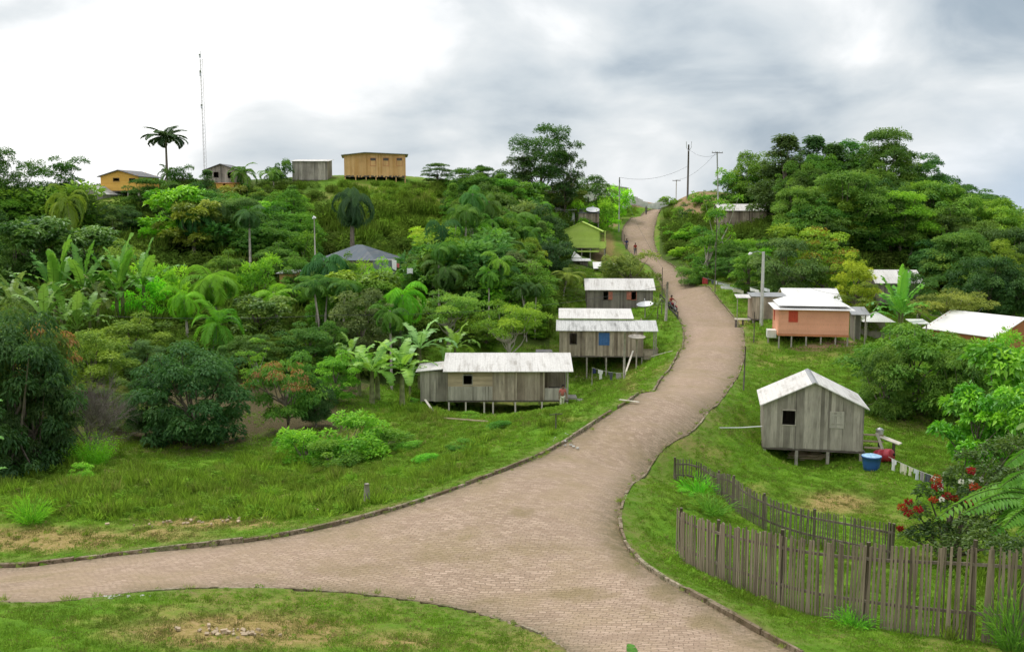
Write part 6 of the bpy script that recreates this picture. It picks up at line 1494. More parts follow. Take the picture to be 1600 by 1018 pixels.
# ------------------------------------------------------------------ dishes
def dish(label, px, py, Y, rad, tilt, az, post=True, mat='metal'):
    p = at(px, py, Y); gz_ = H(p.x, p.y); o = empty('satellite_dish', (p.x, p.y, gz_ if post else p.z), 0, label, 'satellite dish'); zc = p.z - gz_ if post else 0
    mb = MB(); m_ = Matrix.Translation((0, 0, zc)) @ Matrix.Rotation(R(az), 4, 'Z') @ Matrix.Rotation(R(tilt), 4, 'X'); nr_, na = 5, 20; V = []; Fq = []
    for s_ in (0, -.015):
        for i in range(nr_ + 1):
            for j in range(na): t = 6.28318 * j / na; q = rad * i / nr_; V.append(m_ @ Vector((q * math.cos(t), q * math.sin(t), .28 * q * q / rad + s_)))
    for b0, fl in ((0, 0), ((nr_ + 1) * na, 1)):
        for i in range(nr_):
            for j in range(na): f_ = (b0 + i*na + j, b0 + i*na + (j+1) % na, b0 + (i+1)*na + (j+1) % na, b0 + (i+1)*na + j); Fq.append(f_[::-1] if fl else f_)
    mb.add(V, Fq, True); mb.build('reflector', M[mat], o); mb = MB(); fp = m_ @ Vector((0, 0, rad * .75))
    for t in (0, 2.09, 4.19): mb.tube([tuple(m_ @ Vector((rad * .9 * math.cos(t), rad * .9 * math.sin(t), .23 * rad))), tuple(fp)], .015, 4)
    mb.tube([tuple(fp), tuple(m_ @ Vector((0, 0, rad * .9)))], .06, 8); mb.build('feed_horn', M[mat], o)
    if post: mb = MB(); mb.tube([(0, 0, -.3), (0, 0, zc - .02)], .06, 8); mb.build('post', M['post_wood'], o)
    else: mb = MB(); mb.tube([(0, 0, -.5), (0, 0, -.02)], .05, 8); mb.build('post', M['post_wood'], o)
dish('grey mesh satellite dish on a post before the blue window house', 995, 529, 79.5, .72, 8, 10, mat='post_wood')
dish('white satellite dish tilted up beside the salmon shuttered house', 1008, 478, 96, .85, 14, -30)
dish('white satellite dish lying on the brown plank shed roof', 926, 330, 157.5, 1.1, 22, 0, False, 'white_cloth')

# ------------------------------------------------------------------ cloth things
def cloth_mat(c): return simple('cloth', c, .95, .12, 5)
M['line_cord'] = simple('line_cord', (.6, .6, .55), .8, .1)
CL = {k: cloth_mat(c) for k, c in dict(white=(.80, .80, .80), cream=(.72, .69, .55), grey=(.36, .33, .34), dark=(.10, .11, .13), pale=(.66, .70, .74), red=(.30, .04, .035), navy=(.04, .05, .14), teal=(.05, .22, .16), pink=(.55, .16, .14)).items()}
def garment(kind, label, p, d, col, w, h_, n=None, cat='laundry'):
    """cloth hanging from p along direction d (unit), width w, drop h_"""
    d = d.normalized(); r = random.Random(int(p.x * 977 + p.y * 331)); cols, rows = 10, 8; nrm = Vector((-d.y, d.x, 0)); V, Fc = [], []
    ph = r.random() * 6
    def keep(i, j):
        u = (i + .5) / cols; v = (j + .5) / rows
        if kind == 'trousers': return v < .35 or abs(u - .5) > .12
        if kind == 'shirt': return v < .38 or abs(u - .5) < .32
        return True
    for s_ in (0, 1):
        for j in range(rows + 1):
            for i in range(cols + 1):
                u = i / cols; v = j / rows; tap = 1 - .12 * v if kind != 'sheet' else 1
                q = p + d * ((u - .5) * tap + .5) * w - Vector((0, 0, v * h_ * (1 - .08 * math.sin(u * 5 + ph)))) + nrm * (.05 * math.sin(u * 11 + ph) * (.3 + v) + .008 * s_); V.append(q)
    b = (rows + 1) * (cols + 1)
    for j in range(rows):
        for i in range(cols):
            if keep(i, j): a = j * (cols + 1) + i; f_ = (a, a + 1, a + cols + 2, a + cols + 1); Fc.append(f_); Fc.append(tuple(x + b for x in reversed(f_)))
    mb = MB(); o_ = V[0].copy(); mb.add([v - o_ for v in V], Fc, True); nm = {'sheet': 'hanging_cloth', 'trousers': 'hanging_trousers', 'shirt': 'hanging_shirt'}[kind]
    o = mb.build(nm, CL[col]); o.location = o_; tag(o, label, cat, None); return o
def line(label, a, b, sag, things, gs=1.0):
    mb = MB(); n_ = 14; f_ = lambda t: a.lerp(b, t) - Vector((0, 0, 4 * sag * t * (1 - t))); mb.tube([tuple(f_(i / n_)) for i in range(n_ + 1)], .01, 4); o = mb.build('clothesline', M['line_cord']); tag(o, label, 'clothesline'); L = (b - a).length
    for kind, lab, t, w, h_, col in things: garment(kind, lab, f_(t) - Vector((0, 0, .012)), f_(min(1, t + .05)) - f_(t), col, w * gs, h_ * gs)
a, b = at(1388, 713, 46.5), at(1470, 747, 43)
pole('wooden_post', 'leaning post ending the clothesline among the red flowers', 1471, 790, 742, .05, 'post_wood', Y=43, cat='post')
line('clothesline running from the red drum to the red flowers', a, b, .06, [('shirt', 'white shirt nearest the red drum on the clothesline', .06, .30, .40, 'white'), ('trousers', 'long cream trousers hanging low on the clothesline', .25, .34, .72, 'cream'), ('shirt', 'short cream top beside the long cream trousers', .40, .24, .30, 'cream'),
   ('shirt', 'pale blue shirt in the middle of the clothesline', .51, .26, .38, 'pale'), ('sheet', 'grey mauve cloth beside the pale blue shirt', .62, .24, .30, 'grey'), ('sheet', 'dark cloth hanging on the clothesline before the white ones', .73, .26, .28, 'dark'), ('shirt', 'large white shirt near the red flowers', .84, .26, .42, 'white'), ('sheet', 'white towel beside the red flowers on the clothesline', .95, .22, .46, 'white')], 1.35)
a, b = at(925, 574, 78.5), at(975, 583, 75.2)
pole('wooden_post', 'low post holding the far end of the clothesline by the stilts', 925, 596, 573, .04, 'post_wood', Y=78.5, cat='post')
line('short clothesline under the blue window house', a, b, .1, [('sheet', 'navy cloth beside the white shirt under the stilts', .03, .30, .35, 'navy'), ('shirt', 'bright white shirt hanging under the blue window house', .2, .5, .62, 'white'), ('shirt', 'dark shirt hanging under the blue window house', .52, .5, .55, 'dark'), ('sheet', 'dark grey cloth next to the rough clothesline post', .76, .5, .42, 'grey')], 1.2)
a, b = at(1098, 433, 112), at(1203, 450, 99)
pole('wooden_post', 'post carrying the red cloth by the road lawn', 1106, 456, 432, .06, 'dark_wood', Y=112, cat='post')
line('clothesline below the bushes with red and white washing', a, b, .25, [('sheet', 'red blanket hung at the road end of the far clothesline', .0, 1.1, .7, 'red'), ('sheet', 'dark cloth between red blanket and white sheets', .14, .6, .5, 'dark'), ('sheet', 'small white towel beside the dark cloth on the far line', .2, .5, .35, 'white')])
for i, (x0, y0, x1, Y_, c_, hh2, lb) in enumerate([(1122, 441, 1140, 109, 'pale', .4, 'pale blue sheet spread on the far clothesline'), (1126, 446, 1158, 107, 'white', .35, 'long white sheet spread on the lawn side of the bushes'), (1146, 450, 1162, 105, 'cream', .4, 'cream sheet at the lower end of the long white one'), (1172, 449, 1186, 101, 'white', .3, 'small white cloth close to the concrete pole'), (1190, 448, 1203, 99, 'pale', .35, 'pale cloth just beyond the concrete pole')]):
    a, b = at(x0, y0, Y_), at(x1, y0 + 4, Y_ - 2); garment('sheet', lb, a, b - a, c_, (b - a).length, hh2)

# ------------------------------------------------------------------ things beside the grey gable house
def lathe(mb, prof, n=24, c=(0, 0, 0), m=None):
    V = []; Fc = []
    for r_, z_ in prof:
        for k in range(n): t = 6.28318 * k / n; v = Vector((c[0] + r_ * math.cos(t), c[1] + r_ * math.sin(t), c[2] + z_)); V.append(m @ v if m else v)
    for i in range(len(prof) - 1):
        for k in range(n): Fc.append((i*n + k, i*n + (k+1) % n, (i+1)*n + (k+1) % n, (i+1)*n + k))
    Fc.append(tuple(reversed(range(n)))); Fc.append(tuple((len(prof) - 1) * n + k for k in range(n))); mb.add(V, Fc, True)
M['blue_plastic'] = simple('blue_plastic', (.03, .11, .36), .4, .15, 2, spec=.5); M['lightblue_plastic'] = simple('lightblue_plastic', (.36, .58, .80), .45, .2, 5, spec=.5); M['red_plastic'] = simple('red_plastic', (.42, .03, .05), .4, .2, 3, spec=.5); M['black'] = simple('black', (.02, .02, .02), .6, .1)
g_ = ground(1361, 734); x_, y_ = g_.x, g_.y; o = empty('water_tub', g_, 0, 'big round blue plastic water tub with pale blue cover', 'water tub')
mb = MB(); lathe(mb, [(.36, -.02), (.39, .2), (.43, .42), (.46, .66), (.49, .67), (.49, .73), (.46, .73), (.44, .7)]); mb.build('tub', M['blue_plastic'], o)
mb = MB(); rr_ = random.Random(3); n2 = 24; V = [Vector((0, 0, .80))]; Fc = []
for i in range(1, 5):
    for k in range(n2): t = 6.28318 * k / n2; V.append(Vector((.118 * i * math.cos(t), .118 * i * math.sin(t), .80 - .015 * i + rr_.uniform(-.025, .03) * (i < 4))))
for k in range(n2): Fc.append((0, 1 + k, 1 + (k+1) % n2))
for i in range(3):
    for k in range(n2): Fc.append((1 + i*n2 + k, 1 + (i+1)*n2 + k, 1 + (i+1)*n2 + (k+1) % n2, 1 + i*n2 + (k+1) % n2))
mb.add(V, Fc, False); mb.build('cover', M['lightblue_plastic'], o)
g_ = ground(1381, 722); o = empty('plastic_drum', g_ + Vector((0, 0, .36)), R(35), 'red plastic drum lying tipped beside the blue tub', 'drum'); mb = MB(); m_ = Matrix.Rotation(R(74), 4, 'X'); 
lathe(mb, [(.02, -.48), (.28, -.48), (.32, -.42), (.33, -.2), (.345, -.18), (.345, -.14), (.33, -.12), (.33, .15), (.345, .17), (.345, .21), (.33, .23), (.31, .42), (.25, .48), (.02, .48)], 20, m=m_); mb.build('shell', M['red_plastic'], o); mb = MB(); lathe(mb, [(.07, .47), (.07, .53), (.02, .54)], 12, (.12, 0, 0), m=m_); mb.build('cap', M['black'], o)
pa, pb = at(1371, 680, 50), at(1407, 694, 49.2); g1 = H(pa.x, pa.y); d = pb - pa
o = empty('wash_bench', (pa.x, pa.y, g1), 0, 'narrow wash bench with bleached top on two dark posts', 'bench'); n_ = Vector((-d.y, d.x, 0)).normalized() * .25; top = pa.z - g1
mb = MB(); q0, q1 = Vector((0, 0, top)), d + Vector((0, 0, top)); mb.hexa([tuple(v) for v in (q0 - n_, q1 - n_, q1 + n_, q0 + n_)] + [tuple(v + Vector((0, 0, .05))) for v in (q0 - n_, q1 - n_, q1 + n_, q0 + n_)]); mb.build('top', M['pale_wood'], o)
for t in (.1, .72):
    q = d * t; mb = MB(); zz2 = H(pa.x + q.x, pa.y + q.y) - g1; mb.box(q.x - .06, q.x + .06, q.y - .06, q.y + .06, zz2 - .2, top + d.z * t - .02); mb.build('post', M['dark_wood'], o)
o = empty('metal_pot', (pa.x, pa.y, pa.z + .06), 0, 'shiny metal pot on the end of the wash bench', 'pot'); mb = MB(); lathe(mb, [(.14, 0), (.19, .06), (.2, .24), (.22, .26), (.2, .27)], 16, (.12, -.0, 0)); mb.build('bowl', M['metal'], o); mb = MB(); lathe(mb, [(.2, .27), (.12, .33), (.03, .35), (.03, .38)], 16, (.12, 0, 0)); mb.build('lid', M['metal'], o)
o = empty('plank_steps', ground(1356, 716), R(-12), 'rough wooden back steps and loose boards against the grey gable house', 'steps'); sr = random.Random(9)
for i in range(4): mb = MB(); mb.box(-.15 + sr.uniform(-.05, .05), .75 + i * .04, -.1 + i * .3, .16 + i * .3, .2 + i * .28, .25 + i * .28); mb.build('tread', M['tan_plank'], o)
mb = MB(); mb.box(-.1, -.04, -.1, 1.2, -.2, .16); mb.box(.6, .66, -.1, 1.2, -.2, .16); mb.hexa([(.8, -.2, .0), (.95, -.2, 0), (.95, -.16, 0), (.8, -.16, 0), (.35, .2, 1.35), (.5, .2, 1.35), (.5, .24, 1.35), (.35, .24, 1.35)]); mb.build('side_board', M['light_plank'], o)
g_ = ground(1155, 692); mb = MB(); a, b = at(1122, 691, g_.y + .3), at(1190, 688.5, g_.y + .6); o_ = a.copy(); mb.tube([(0, 0, 0), tuple((b - a) * .5 - Vector((0, 0, .03))), tuple(b - a)], .03, 7); o = mb.build('water_pipe', M['lime_pipe'] if 'lime_pipe' in M else M['wall_white']); o.location = (a.x, a.y, max(a.z, H(a.x, a.y) + .1)); tag(o, 'pale horizontal water pipe reaching the grey gable house', 'pipe')
# loose boards, rail, rubbish
def board(label, a, b, w=.14, th=.03, mat='pale_wood', name='board', up=Vector((0, 0, 1))):
    d = (b - a); s_ = d.cross(up).normalized() * w / 2; t_ = s_.cross(d).normalized() * th; mb = MB(); z = Vector((0, 0, 0))
    mb.hexa([tuple(v) for v in (z - s_, d - s_, d + s_, z + s_)] + [tuple(v + t_) for v in (z - s_, d - s_, d + s_, z + s_)]); o = mb.build(name, M[mat]); o.location = a; return tag(o, label, 'board')
g_ = ground(679, 646); board('bleached board leaning on the lean-to of the long house', g_, at(664, 624, g_.y + .9), .16)
a, b = ground(690, 655), ground(762, 661); board('long thin pole lying on the lawn below the long house', a + Vector((0, 0, .08)), b + Vector((0, 0, .08)), .08, .06, 'tan_plank')
a, b = ground(968, 628), ground(998, 632); board('short pale plank lying beside the road kerb', a + Vector((0, 0, .1)), b + Vector((0, 0, .1)), .12, .04)
a, b = at(1018, 557, 80), at(1052, 557, 76); board('pale rail reaching from kerb to stepped roof house porch', Vector((a.x, a.y, max(a.z, H(a.x, a.y) + .2))), Vector((b.x, b.y, max(b.z, H(b.x, b.y) + .15))), .08, .06)
a, b = at(989, 548, 81.5), at(976, 578, 78.5); board('bleached board propped under the stepped roof house', a, Vector((b.x, b.y, H(b.x, b.y))), .14, .04)
a, b = ground(1031, 470), ground(1059, 500)
for i, (zz2, lb) in enumerate([(.55, 'upper dark guard rail beside the kerb near the stout pole')]):
    o = empty('guard_rail', a, 0, 'low dark double guard rail on the kerb beside the stout pole', 'rail')
    for h2 in (.35, .75): mb = MB(); mb.tube([(0, 0, h2), tuple(b - a + Vector((0, 0, h2)))], .07, 6); mb.build('rail', M['black'], o)
    for t in (0, .5, 1): q = (b - a) * t; mb = MB(); mb.tube([(q.x, q.y, -.3 + q.z), (q.x, q.y, .82 + q.z)], .06, 6); mb.build('post', M['dark_wood'], o)
def scraps(label, px, py, n_, w, h_, mat, name='litter_scraps'):
    r = random.Random(px); g_ = ground(px, py); mb = MB()
    for i in range(n_):
        x, y = r.gauss(0, w), r.gauss(0, h_); z = H(g_.x + x, g_.y + y) - g_.z + .06; s_ = r.uniform(.02, .07); m_ = Matrix.Translation((x, y, z)) @ Matrix.Rotation(r.random() * 6, 4, 'Z') @ Matrix.Rotation(r.uniform(-.6, .6), 4, 'X'); mb.box(-s_, s_, -s_ * .6, s_ * .6, -.02, .03, m_)
    o = mb.build(name, M[mat]); o.location = g_; tag(o, label, 'scraps', kind='stuff'); return o
scraps('pale rubble scraps beside the kerb bend', 884, 688, 14, .35, .6, 'concrete'); scraps('pale rubble spread on the verge before the kerb', 370, 812, 60, 1.5, .4, 'tan_plank'); scraps('pale stones on the small lawn below the viewer', 375, 992, 34, .5, .22, 'tan_plank'); scraps('broken kerb rubble where the small lawn meets the road', 190, 936, 16, .3, .12, 'concrete')
scraps('rubbish and boards under the stepped roof house', 918, 590, 30, 1.2, .8, 'brown_plank')
mb = MB(); a = at(612, 405, 90.5); b = at(627, 408, 90); garment('sheet', 'white and red washing at the end of the blue grey board wall', a, b - a, 'white', .55, .9); garment('sheet', 'red cloth among the washing by the blue grey board wall', a + Vector((.45, -.1, -.35)), b - a, 'pink', .35, .4)
a = at(636, 419, 90); garment('sheet', 'small white cloth away from the board wall among the trees', a, Vector((1, -.1, 0)), 'white', .55, .5)
g_ = ground(858, 552); o = empty('covered_barrow', at(850, 548, 84) - Vector((0, 0, .3)), 0, 'dark covered load beside the wall of the blue window house', 'cart'); mb = MB(); mb.box(-.6, .6, -.4, .4, -.6, .2); mb.build('crate', M['dark_plank'], o); mb = MB(); roof_slab(mb, [(-.75, -.5, .25), (.75, -.5, .25), (.7, .5, .36), (-.7, .5, .36)], .04); mb.build('cover', M['slate_roof'], o)

# ------------------------------------------------------------------ people
SK = simple('skin', (.24, .12, .075), .6, .08); HAIR = simple('hair', (.012, .01, .009), .7, .1)
def skin_obj(name, verts, edges, rad, mat, parent=None, sub=1, root=0):
    me = bpy.data.meshes.new(name); me.from_pydata([tuple(v) for v in verts], edges, []); o = bpy.data.objects.new(name, me); COL.objects.link(o)
    if parent: o.parent = parent
    md = o.modifiers.new('skin', 'SKIN'); md.use_smooth_shade = True
    if not me.skin_vertices:
        bm = bmesh.new(); bm.from_mesh(me); bm.verts.layers.skin.verify(); bm.to_mesh(me); bm.free()
    for i, r_ in enumerate(rad): me.skin_vertices[0].data[i].radius = (r_, r_); me.skin_vertices[0].data[i].use_root = (i == root)
    s_ = o.modifiers.new('sub', 'SUBSURF'); s_.levels = s_.render_levels = sub; me.materials.append(mat); return o
def person(label, loc, rz, J, top, bottom, sc=1.0, long_bottom=True, hair_long=False):
    """J: joint positions in metres (pelvis, chest, neck, head; per side shoulder, elbow, wrist, hip, knee, ankle, toe), facing -y"""
    o = empty('person', loc, rz, label, 'person'); o.scale = (sc,) * 3
    V = [J['pelvis'], (J['pelvis'] + J['chest']) / 2, J['chest'], J['neck'], J['head'] - Vector((0, 0, .05)), J['head'] + Vector((0, 0, .06))]; Rr = [.115, .105, .125, .05, .082, .085]; E = [(0,1),(1,2),(2,3),(3,4),(4,5)]
    for s_ in 'lr':
        b = len(V); V += [J['sh' + s_], J['el' + s_], J['wr' + s_]]; Rr += [.055, .042, .028]; E += [(2, b), (b, b+1), (b+1, b+2)]
        fd = (J['wr' + s_] - J['el' + s_]).normalized(); sd = fd.cross(Vector((0, 1, .01))).normalized(); palm_ = J['wr' + s_] + fd * .07; V.append(palm_); Rr.append(.03); E.append((b+2, b+3))
        for k, (o4, l4) in enumerate(((-.03, .075), (-.01, .09), (.01, .085), (.03, .065))): c = len(V); V += [palm_ + fd * .03 + sd * o4, palm_ + fd * (.03 + l4 * .6) + sd * o4 * 1.1, palm_ + fd * (.03 + l4 * .9) + sd * o4 + Vector((0, -.02, -.01))]; Rr += [.01, .009, .007]; E += [(b+3, c), (c, c+1), (c+1, c+2)]
        c = len(V); V += [palm_ - sd * .04 - fd * .01, palm_ - sd * .06 + fd * .035]; Rr += [.011, .009]; E += [(b+3, c), (c, c+1)]
        b = len(V); V += [J['hp' + s_], J['kn' + s_], J['an' + s_], J['to' + s_]]; Rr += [.085, .06, .04, .032]; E += [(0, b), (b, b+1), (b+1, b+2), (b+2, b+3)]
    b = len(V); V.append(J['head'] + Vector((0, -.1, -.01))); Rr.append(.016); E.append((5, b))
    body = skin_obj('body', V, E, Rr, SK, o)
    for s_ in 'lr':     # dark eyes beside the nose
        pass
    Vt = [J['pelvis'] + Vector((0, 0, .02)), (J['pelvis'] + J['chest']) / 2, J['chest'], J['neck'] - Vector((0, 0, .06))]; Rt = [.135, .125, .145, .085]; Et = [(0,1),(1,2),(2,3)]
    for s_ in 'lr': b = len(Vt); Vt += [J['sh' + s_], J['sh' + s_].lerp(J['el' + s_], .8)]; Rt += [.072, .062]; Et += [(2, b), (b, b+1)]
    skin_obj('shirt', Vt, Et, Rt, top, o)
    Vb = [J['pelvis'] - Vector((0, 0, .01))]; Rb = [.13]; Eb = []
    for s_ in 'lr':
        b = len(Vb); e_ = J['kn' + s_].lerp(J['an' + s_], .85) if long_bottom else J['kn' + s_]; Vb += [J['hp' + s_], J['kn' + s_], e_] if long_bottom else [J['hp' + s_], e_]; Rb += [.105, .08, .06] if long_bottom else [.105, .085]; Eb += [(0, b), (b, b+1)] + ([(b+1, b+2)] if long_bottom else [])
    skin_obj('trousers' if long_bottom else 'shorts', Vb, Eb, Rb, bottom, o)
    hv = [J['head'] + Vector((0, .03, .06)), J['head'] + Vector((0, .01, .115)), J['head'] + Vector((0, .07, -.0))]; hr = [.085, .062, .07]; he = [(0, 1), (0, 2)]
    if hair_long: hv.append(J['head'] + Vector((0, .1, -.16))); hr.append(.05); he.append((2, 3))
    skin_obj('hair', hv, he, hr, HAIR, o); return o
def stand(stride=.2, arm=.1, lean=0.0, bend=0.1):
    v = Vector; J = dict(pelvis=v((0, 0, .92)), chest=v((lean * .4, -.02, 1.28)), neck=v((lean * .5, -.02, 1.45)), head=v((lean * .6, -.04, 1.56)))
    for s_, g in (('l', 1), ('r', -1)): J.update({'sh' + s_: v((g * .18 + lean * .4, -.01, 1.38)), 'el' + s_: v((g * .24 + lean * .3, -.02 - g * arm * .6, 1.12)), 'wr' + s_: v((g * .24 + lean * .2, -.12 - g * arm, .90)), 'hp' + s_: v((g * .09, 0, .86)), 'kn' + s_: v((g * .1, -.05 * bend * 5 + g * stride * .5, .49)), 'an' + s_: v((g * .1, .03 + g * stride, .085)), 'to' + s_: v((g * .11, -.12 + g * stride, .04))})
    return J
g_ = ground(878, 637); wx = at(878, 637, 66.6); 
person('person in faded pink top and pale trousers standing by the long house porch', (wx.x, 66.6, H(wx.x, 66.6)), R(20), stand(.08, .1, .12), CL['pink'], CL['cream'], 1.02, hair_long=True)
for px, py, lb, tp, bt, st in [(979, 391, 'person in dark clothes walking at the edge of the upper road', CL['navy'], CL['dark'], .2), (992.5, 398, 'person in dark red shirt walking on the upper road', CL['red'], CL['dark'], .25), (1009.5, 335.5, 'small distant person where the road reaches the crest', CL['dark'], CL['dark'], .2)]:
    g_ = ground(px, py); person(lb, g_, R(rnd.uniform(-20, 30)), stand(st, .15), tp, bt, 1.05)
# motorcycle with rider
g_ = ground(1049.5, 486); RZ = R(28)
mo = empty('motorcycle', g_, RZ, 'small dark motorcycle coming down the road with its rider', 'motorcycle')
def wheel(y, r_):
    e = bpy.data.objects.new('wheel', None); COL.objects.link(e); e.parent = mo; e.location = (0, y, r_)
    mb = MB(); V = []; n_, m2 = 24, 8
    for i in range(n_):
        for j in range(m2): t, u = 6.28318 * i / n_, 6.28318 * j / m2; q = r_ - .05 + .05 * math.cos(u); V.append((.05 * math.sin(u), q * math.cos(t), q * math.sin(t)))
    mb.add(V, [(i*m2 + j, i*m2 + (j+1) % m2, ((i+1) % n_)*m2 + (j+1) % m2, ((i+1) % n_)*m2 + j) for i in range(n_) for j in range(m2)], True); mb.build('tyre', M['black'], e)
    mb = MB()
    for i in range(6): t = 1.0472 * i; mb.tube([(0, 0, 0), (0, (r_ - .08) * math.cos(t), (r_ - .08) * math.sin(t))], .012, 4)
    mb.tube([(-.06, 0, 0), (.06, 0, 0)], .05, 8); mb.build('rim', M['metal'], e)
wheel(-.62, .3); wheel(.62, .3)
mb = MB(); mb.tube([(0, .62, .3), (0, .15, .42), (0, -.25, .75), (0, -.38, .8)], [.04, .06, .05, .04], 6); mb.tube([(0, .1, .35), (0, -.2, .35)], [.14, .14], 8); mb.build('frame', M['black'], mo)
mb = MB(); mb.tube([(-.07, -.62, .3), (-.07, -.42, .85)], .025, 6); mb.tube([(.07, -.62, .3), (.07, -.42, .85)], .025, 6); mb.build('fork', M['metal'], mo)
mb = MB(); mb.tube([(0, .05, .78), (0, -.15, .82), (0, -.32, .8)], [.1, .15, .09], 10); mb.build('tank', M['red_plastic'], mo)
mb = MB(); mb.box(-.12, .12, .05, .7, .72, .8); mb.build('seat', M['black'], mo)
mb = MB(); mb.tube([(-.36, -.28, 1.0), (-.12, -.38, .92), (.12, -.38, .92), (.36, -.28, 1.0)], .018, 6); mb.build('handlebar', M['metal'], mo)
mb = MB(); mb.tube([(0, -.44, .8), (0, -.53, .8)], [.06, .09], 12); mb.build('headlight', M['wall_white'], mo)
mb = MB(); V = [(x, -.62 + .34 * math.cos(t), .3 + .34 * math.sin(t)) for t in (.5, 1.0, 1.5, 2.0, 2.5) for x in (-.06, .06)]; V += [(x, y, z + .015) for x, y, z in V]; mb.add(V, [(2*i, 2*i+1, 2*i+3, 2*i+2) for i in range(4)] + [(10+2*i+2, 10+2*i+3, 10+2*i+1, 10+2*i) for i in range(4)], True); mb.build('mudguard', M['red_plastic'], mo)
v = Vector; J = dict(pelvis=v((0, .28, .9)), chest=v((0, .12, 1.22)), neck=v((0, .06, 1.38)), head=v((0, .02, 1.49)))
for s_, g in (('l', 1), ('r', -1)): J.update({'sh' + s_: v((g * .18, .1, 1.32)), 'el' + s_: v((g * .3, -.08, 1.12)), 'wr' + s_: v((g * .32, -.24, 1.04)), 'hp' + s_: v((g * .1, .25, .86)), 'kn' + s_: v((g * .2, -.12, .72)), 'an' + s_: v((g * .17, .08, .36)), 'to' + s_: v((g * .18, -.06, .32))})
person('person in dark red shirt riding the motorcycle down the road', g_, RZ, J, CL['red'], CL['dark'], 1.0)

# ------------------------------------------------------------------ close plants over the fence
def flower_bush():
    r = np.random.default_rng(301); g0 = at(1480, 850, 31); gz_ = H(g0.x, g0.y); o = empty('flowering_bush', (g0.x, g0.y, gz_), 0, 'loose garden bush with red flower heads behind the picket fence', 'bush')
    cen = []; 
    for px, py, Y, rad in [(1430,800,31,.42),(1450,770,31,.4),(1465,830,30.5,.5),(1490,790,30.5,.5),(1500,745,31,.45),(1525,770,30,.5),(1520,820,29.5,.5),(1550,740,30,.5),(1555,800,29,.5),(1480,755,31,.35),(1540,710,31,.4),(1575,760,29,.5),(1440,835,30.5,.4),(1585,700,30,.5),(1500,850,29.5,.5),(1590,810,28.5,.5),(1535,850,28,.5),(1570,860,27,.5),(1470,862,29.5,.4),(1600,860,26.5,.5),(1420,840,31,.3),(1510,715,31.5,.35),(1560,700,31,.4),(1600,740,29,.5),(1545,835,28.5,.5),(1600,790,28,.5)]:
        p = at(px, py, Y); cen.append((p.x - g0.x, p.y - g0.y, p.z - gz_, rad))
    cen = np.array(cen); p, d, nn, L, Wd, t = cluster_leaves(cen[:, :3], cen[:, 3], 9500, .14, .2, r, .85, .42, np.clip(.5 + r.normal(size=len(cen)) * .2, 0, 1))
    c = bpy.data.objects.new('crown', leaves_mesh('flower_bush_leaves', p, d, nn, L, Wd, t, M['shiny_leaf'])); COL.objects.link(c); c.parent = o; c.color = (.085, .16, .03, 1)
    mb = MB()
    for q in cen: mb.tube([(r.normal() * .1, r.normal() * .1, 0), (q[0] * .5, q[1] * .5, q[2] * .6), (q[0], q[1], q[2])], [.05, .035, .015], 5)
    mb.build('branches', M['bark'], o)
    for k, (px, py, w_) in enumerate([(1463,748,.24),(1464,760,.2),(1418,800,.2),(1410,792,.16),(1420,783,.14),(1436,795,.18),(1459,780,.17),(1480,775,.2),(1518,735,.16),(1524,760,.2),(1516,783,.18),(1543,768,.16),(1492,778,.14),(1407,825,.1)]):
        Y = 30.4 if px < 1500 else 29.6; q = at(px, py, Y) - Vector((g0.x, g0.y, gz_)); n_ = 60; dd = unit(r.normal(size=(n_, 3))); pp = np.array(q) + dd * w_ * np.array([.75, .6, .45]) * r.random((n_, 1)) ** .6
        f_ = bpy.data.objects.new('flower_head', leaves_mesh('flower_head', pp, unit(dd + r.normal(size=(n_, 3)) * .4), unit(r.normal(size=(n_, 3))), np.full(n_, .09), np.full(n_, .06), r.random(n_), M['leaf'])); COL.objects.link(f_); f_.parent = o; f_.color = (.36, .03, .015, 1) if k % 3 else (.44, .10, .02, 1)
    for px, py in ((1502, 752), (1518, 752), (1534, 748), (1471, 780)):
        q = at(px, py, 30) - Vector((g0.x, g0.y, gz_)); n_ = 16; dd = unit(r.normal(size=(n_, 3))); pp = np.array(q) + dd * .03
        f_ = bpy.data.objects.new('blossom', leaves_mesh('blossom', pp, dd, unit(r.normal(size=(n_, 3))), np.full(n_, .08), np.full(n_, .07), np.full(n_, .5), M['leaf'])); COL.objects.link(f_); f_.parent = o; f_.color = (.8, .8, .78, 1)
flower_bush()
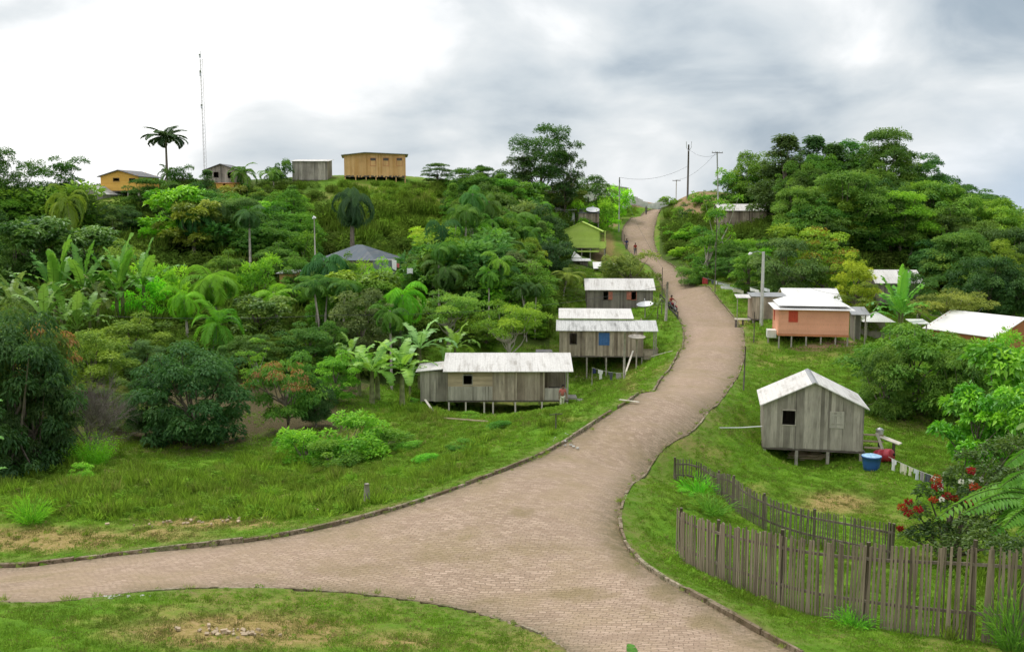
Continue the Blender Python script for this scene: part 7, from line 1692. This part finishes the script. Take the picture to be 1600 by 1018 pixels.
def compound_tree():
    """big feathered leaves reaching over the fence from beyond the photo edge"""
    r = np.random.default_rng(305); g0 = at(1690, 930, 23); gz_ = H(g0.x, g0.y); o = empty('feathered_leaf_tree', (g0.x, g0.y, gz_), 0, 'tree with long feathered bright leaves reaching over the picket fence', 'tree'); O = Vector((g0.x, g0.y, gz_)); mb = MB(); top = at(1690, 760, 23) - O
    mb.tube([(0, 0, -.3), (.05, 0, top.z * .5), tuple(top)], [.13, .11, .07], 8); mb.build('trunk', M['bark'], o)
    fr = [((1640,775,23),(1455,828,22.2),1),((1640,790,22.8),(1520,800,22.0),.8),((1650,780,22.5),(1545,848,21.5),.5),((1650,800,22.3),(1565,835,21),.9),((1640,760,23.2),(1500,790,23.5),.9),((1650,740,23),(1560,770,22.4),.7),((1660,820,22),(1590,845,20.8),.8),((1650,700,23.4),(1570,735,23),.6),((1650,770,22),(1600,800,21),.9),((1660,730,22),(1600,770,21.5),.8),((1650,800,22.2),(1500,815,21.6),.7)]
    V = []; rib = MB()
    for k, (a_, b_, br) in enumerate(fr):
        a, b = at(*a_) - O, at(*b_) - O; n_ = 26; s_ = np.linspace(.1, 1, n_)[:, None]; A3, B3 = np.array(a), np.array(b); arch = np.linalg.norm(B3 - A3) * .18
        P = A3 * (1 - s_) + B3 * s_ + np.array([0, 0, arch]) * np.sin(s_ * math.pi * .9); Tn = unit(np.gradient(P, axis=0)); sd = unit(np.cross(Tn, [0, 0, 1.0])); L = .42 * np.sin(np.clip(s_[:, 0] * .95 + .08, 0, 1) * math.pi) ** .5 * (.9 + .2 * r.random(n_))
        for sg in (-1, 1): V.append((P, unit(sd * sg + Tn * .35 - np.array([0, 0, .35]) + r.normal(size=P.shape) * .05), unit(np.array([0, 0, 1.0]) + r.normal(size=P.shape) * .12), L, np.full(n_, .11), np.clip(np.full(n_, br * .8) + r.normal(size=n_) * .08, 0, 1)))
        rib.tube([tuple(q) for q in P[::3]], [.014] * len(P[::3]), 4, False)
        mb = MB(); mb.tube([tuple(top * .9), tuple(A3)], [.05, .02], 5); mb.build('limb', M['bark'], o)
    cat_ = [np.concatenate([v_[j] for v_ in V]) for j in range(6)]
    c = bpy.data.objects.new('crown', leaves_mesh('feathered_leaves', *cat_, M['leaf'], .1)); COL.objects.link(c); c.parent = o; c.color = (.11, .30, .035, 1); rb = rib.build('leaf_stalks', M['leaf'], o); rb.color = (.2, .3, .05, 1)
compound_tree()
def broad_leaf_plant(label, items, base, col, name='broad_leaved_plant', tipcol=None, seed=5):
    r = np.random.default_rng(seed); g0 = at(*base); gz_ = H(g0.x, g0.y); O = Vector((g0.x, g0.y, gz_)); o = empty(name, O, 0, label, 'plant'); V, Fc, T_ = [], [], []; rib = MB()
    for (px, py, Y, L, az, el, W) in items:
        p = at(px, py, Y) - O; a, f, t, pts = big_leaf(np.array(p), R(az), R(el), L, W, 1.0, r, .02, .08, 10); b = len(V); V += a; Fc += [[x + b for x in y] for y in f]; T_ += t; rib.tube([tuple(O * 0), tuple(p * .6), tuple(p)], [.02, .015, .01], 5)
    c = bpy.data.objects.new('crown', raw_mesh('broad_leaves', np.array(V), np.array(Fc), M['shiny_leaf'], np.clip(T_, 0, 1))); COL.objects.link(c); c.parent = o; c.color = (*col, 1); rib.build('stem', M['banana_stem'], o)
broad_leaf_plant('plant with large rust edged leaves hanging in from the photo edge', [(1640,690,24,.95,200,50,.42),(1640,670,24.5,.9,180,30,.4),(1645,720,23.5,.8,190,20,.38),(1620,720,24.2,.6,170,10,.3)], (1660, 900, 24), (.14, .26, .04))
broad_leaf_plant('lone bright leaf poking up at the bottom of the photo', [(990,1040,12.2,.32,100,80,.15),(1000,1040,12.2,.26,20,50,.12),(982,1036,12.2,.22,160,45,.1)], (990, 1120, 12.2), (.13, .36, .04), seed=8)
broad_leaf_plant('bright leaves at the photo edge before the dark edge tree', [(-22,640,25,.5,20,60,.3),(-20,690,25,.45,10,40,.28),(-10,740,26,.4,30,50,.25)], (-20, 880, 25), (.12, .32, .05), seed=9)
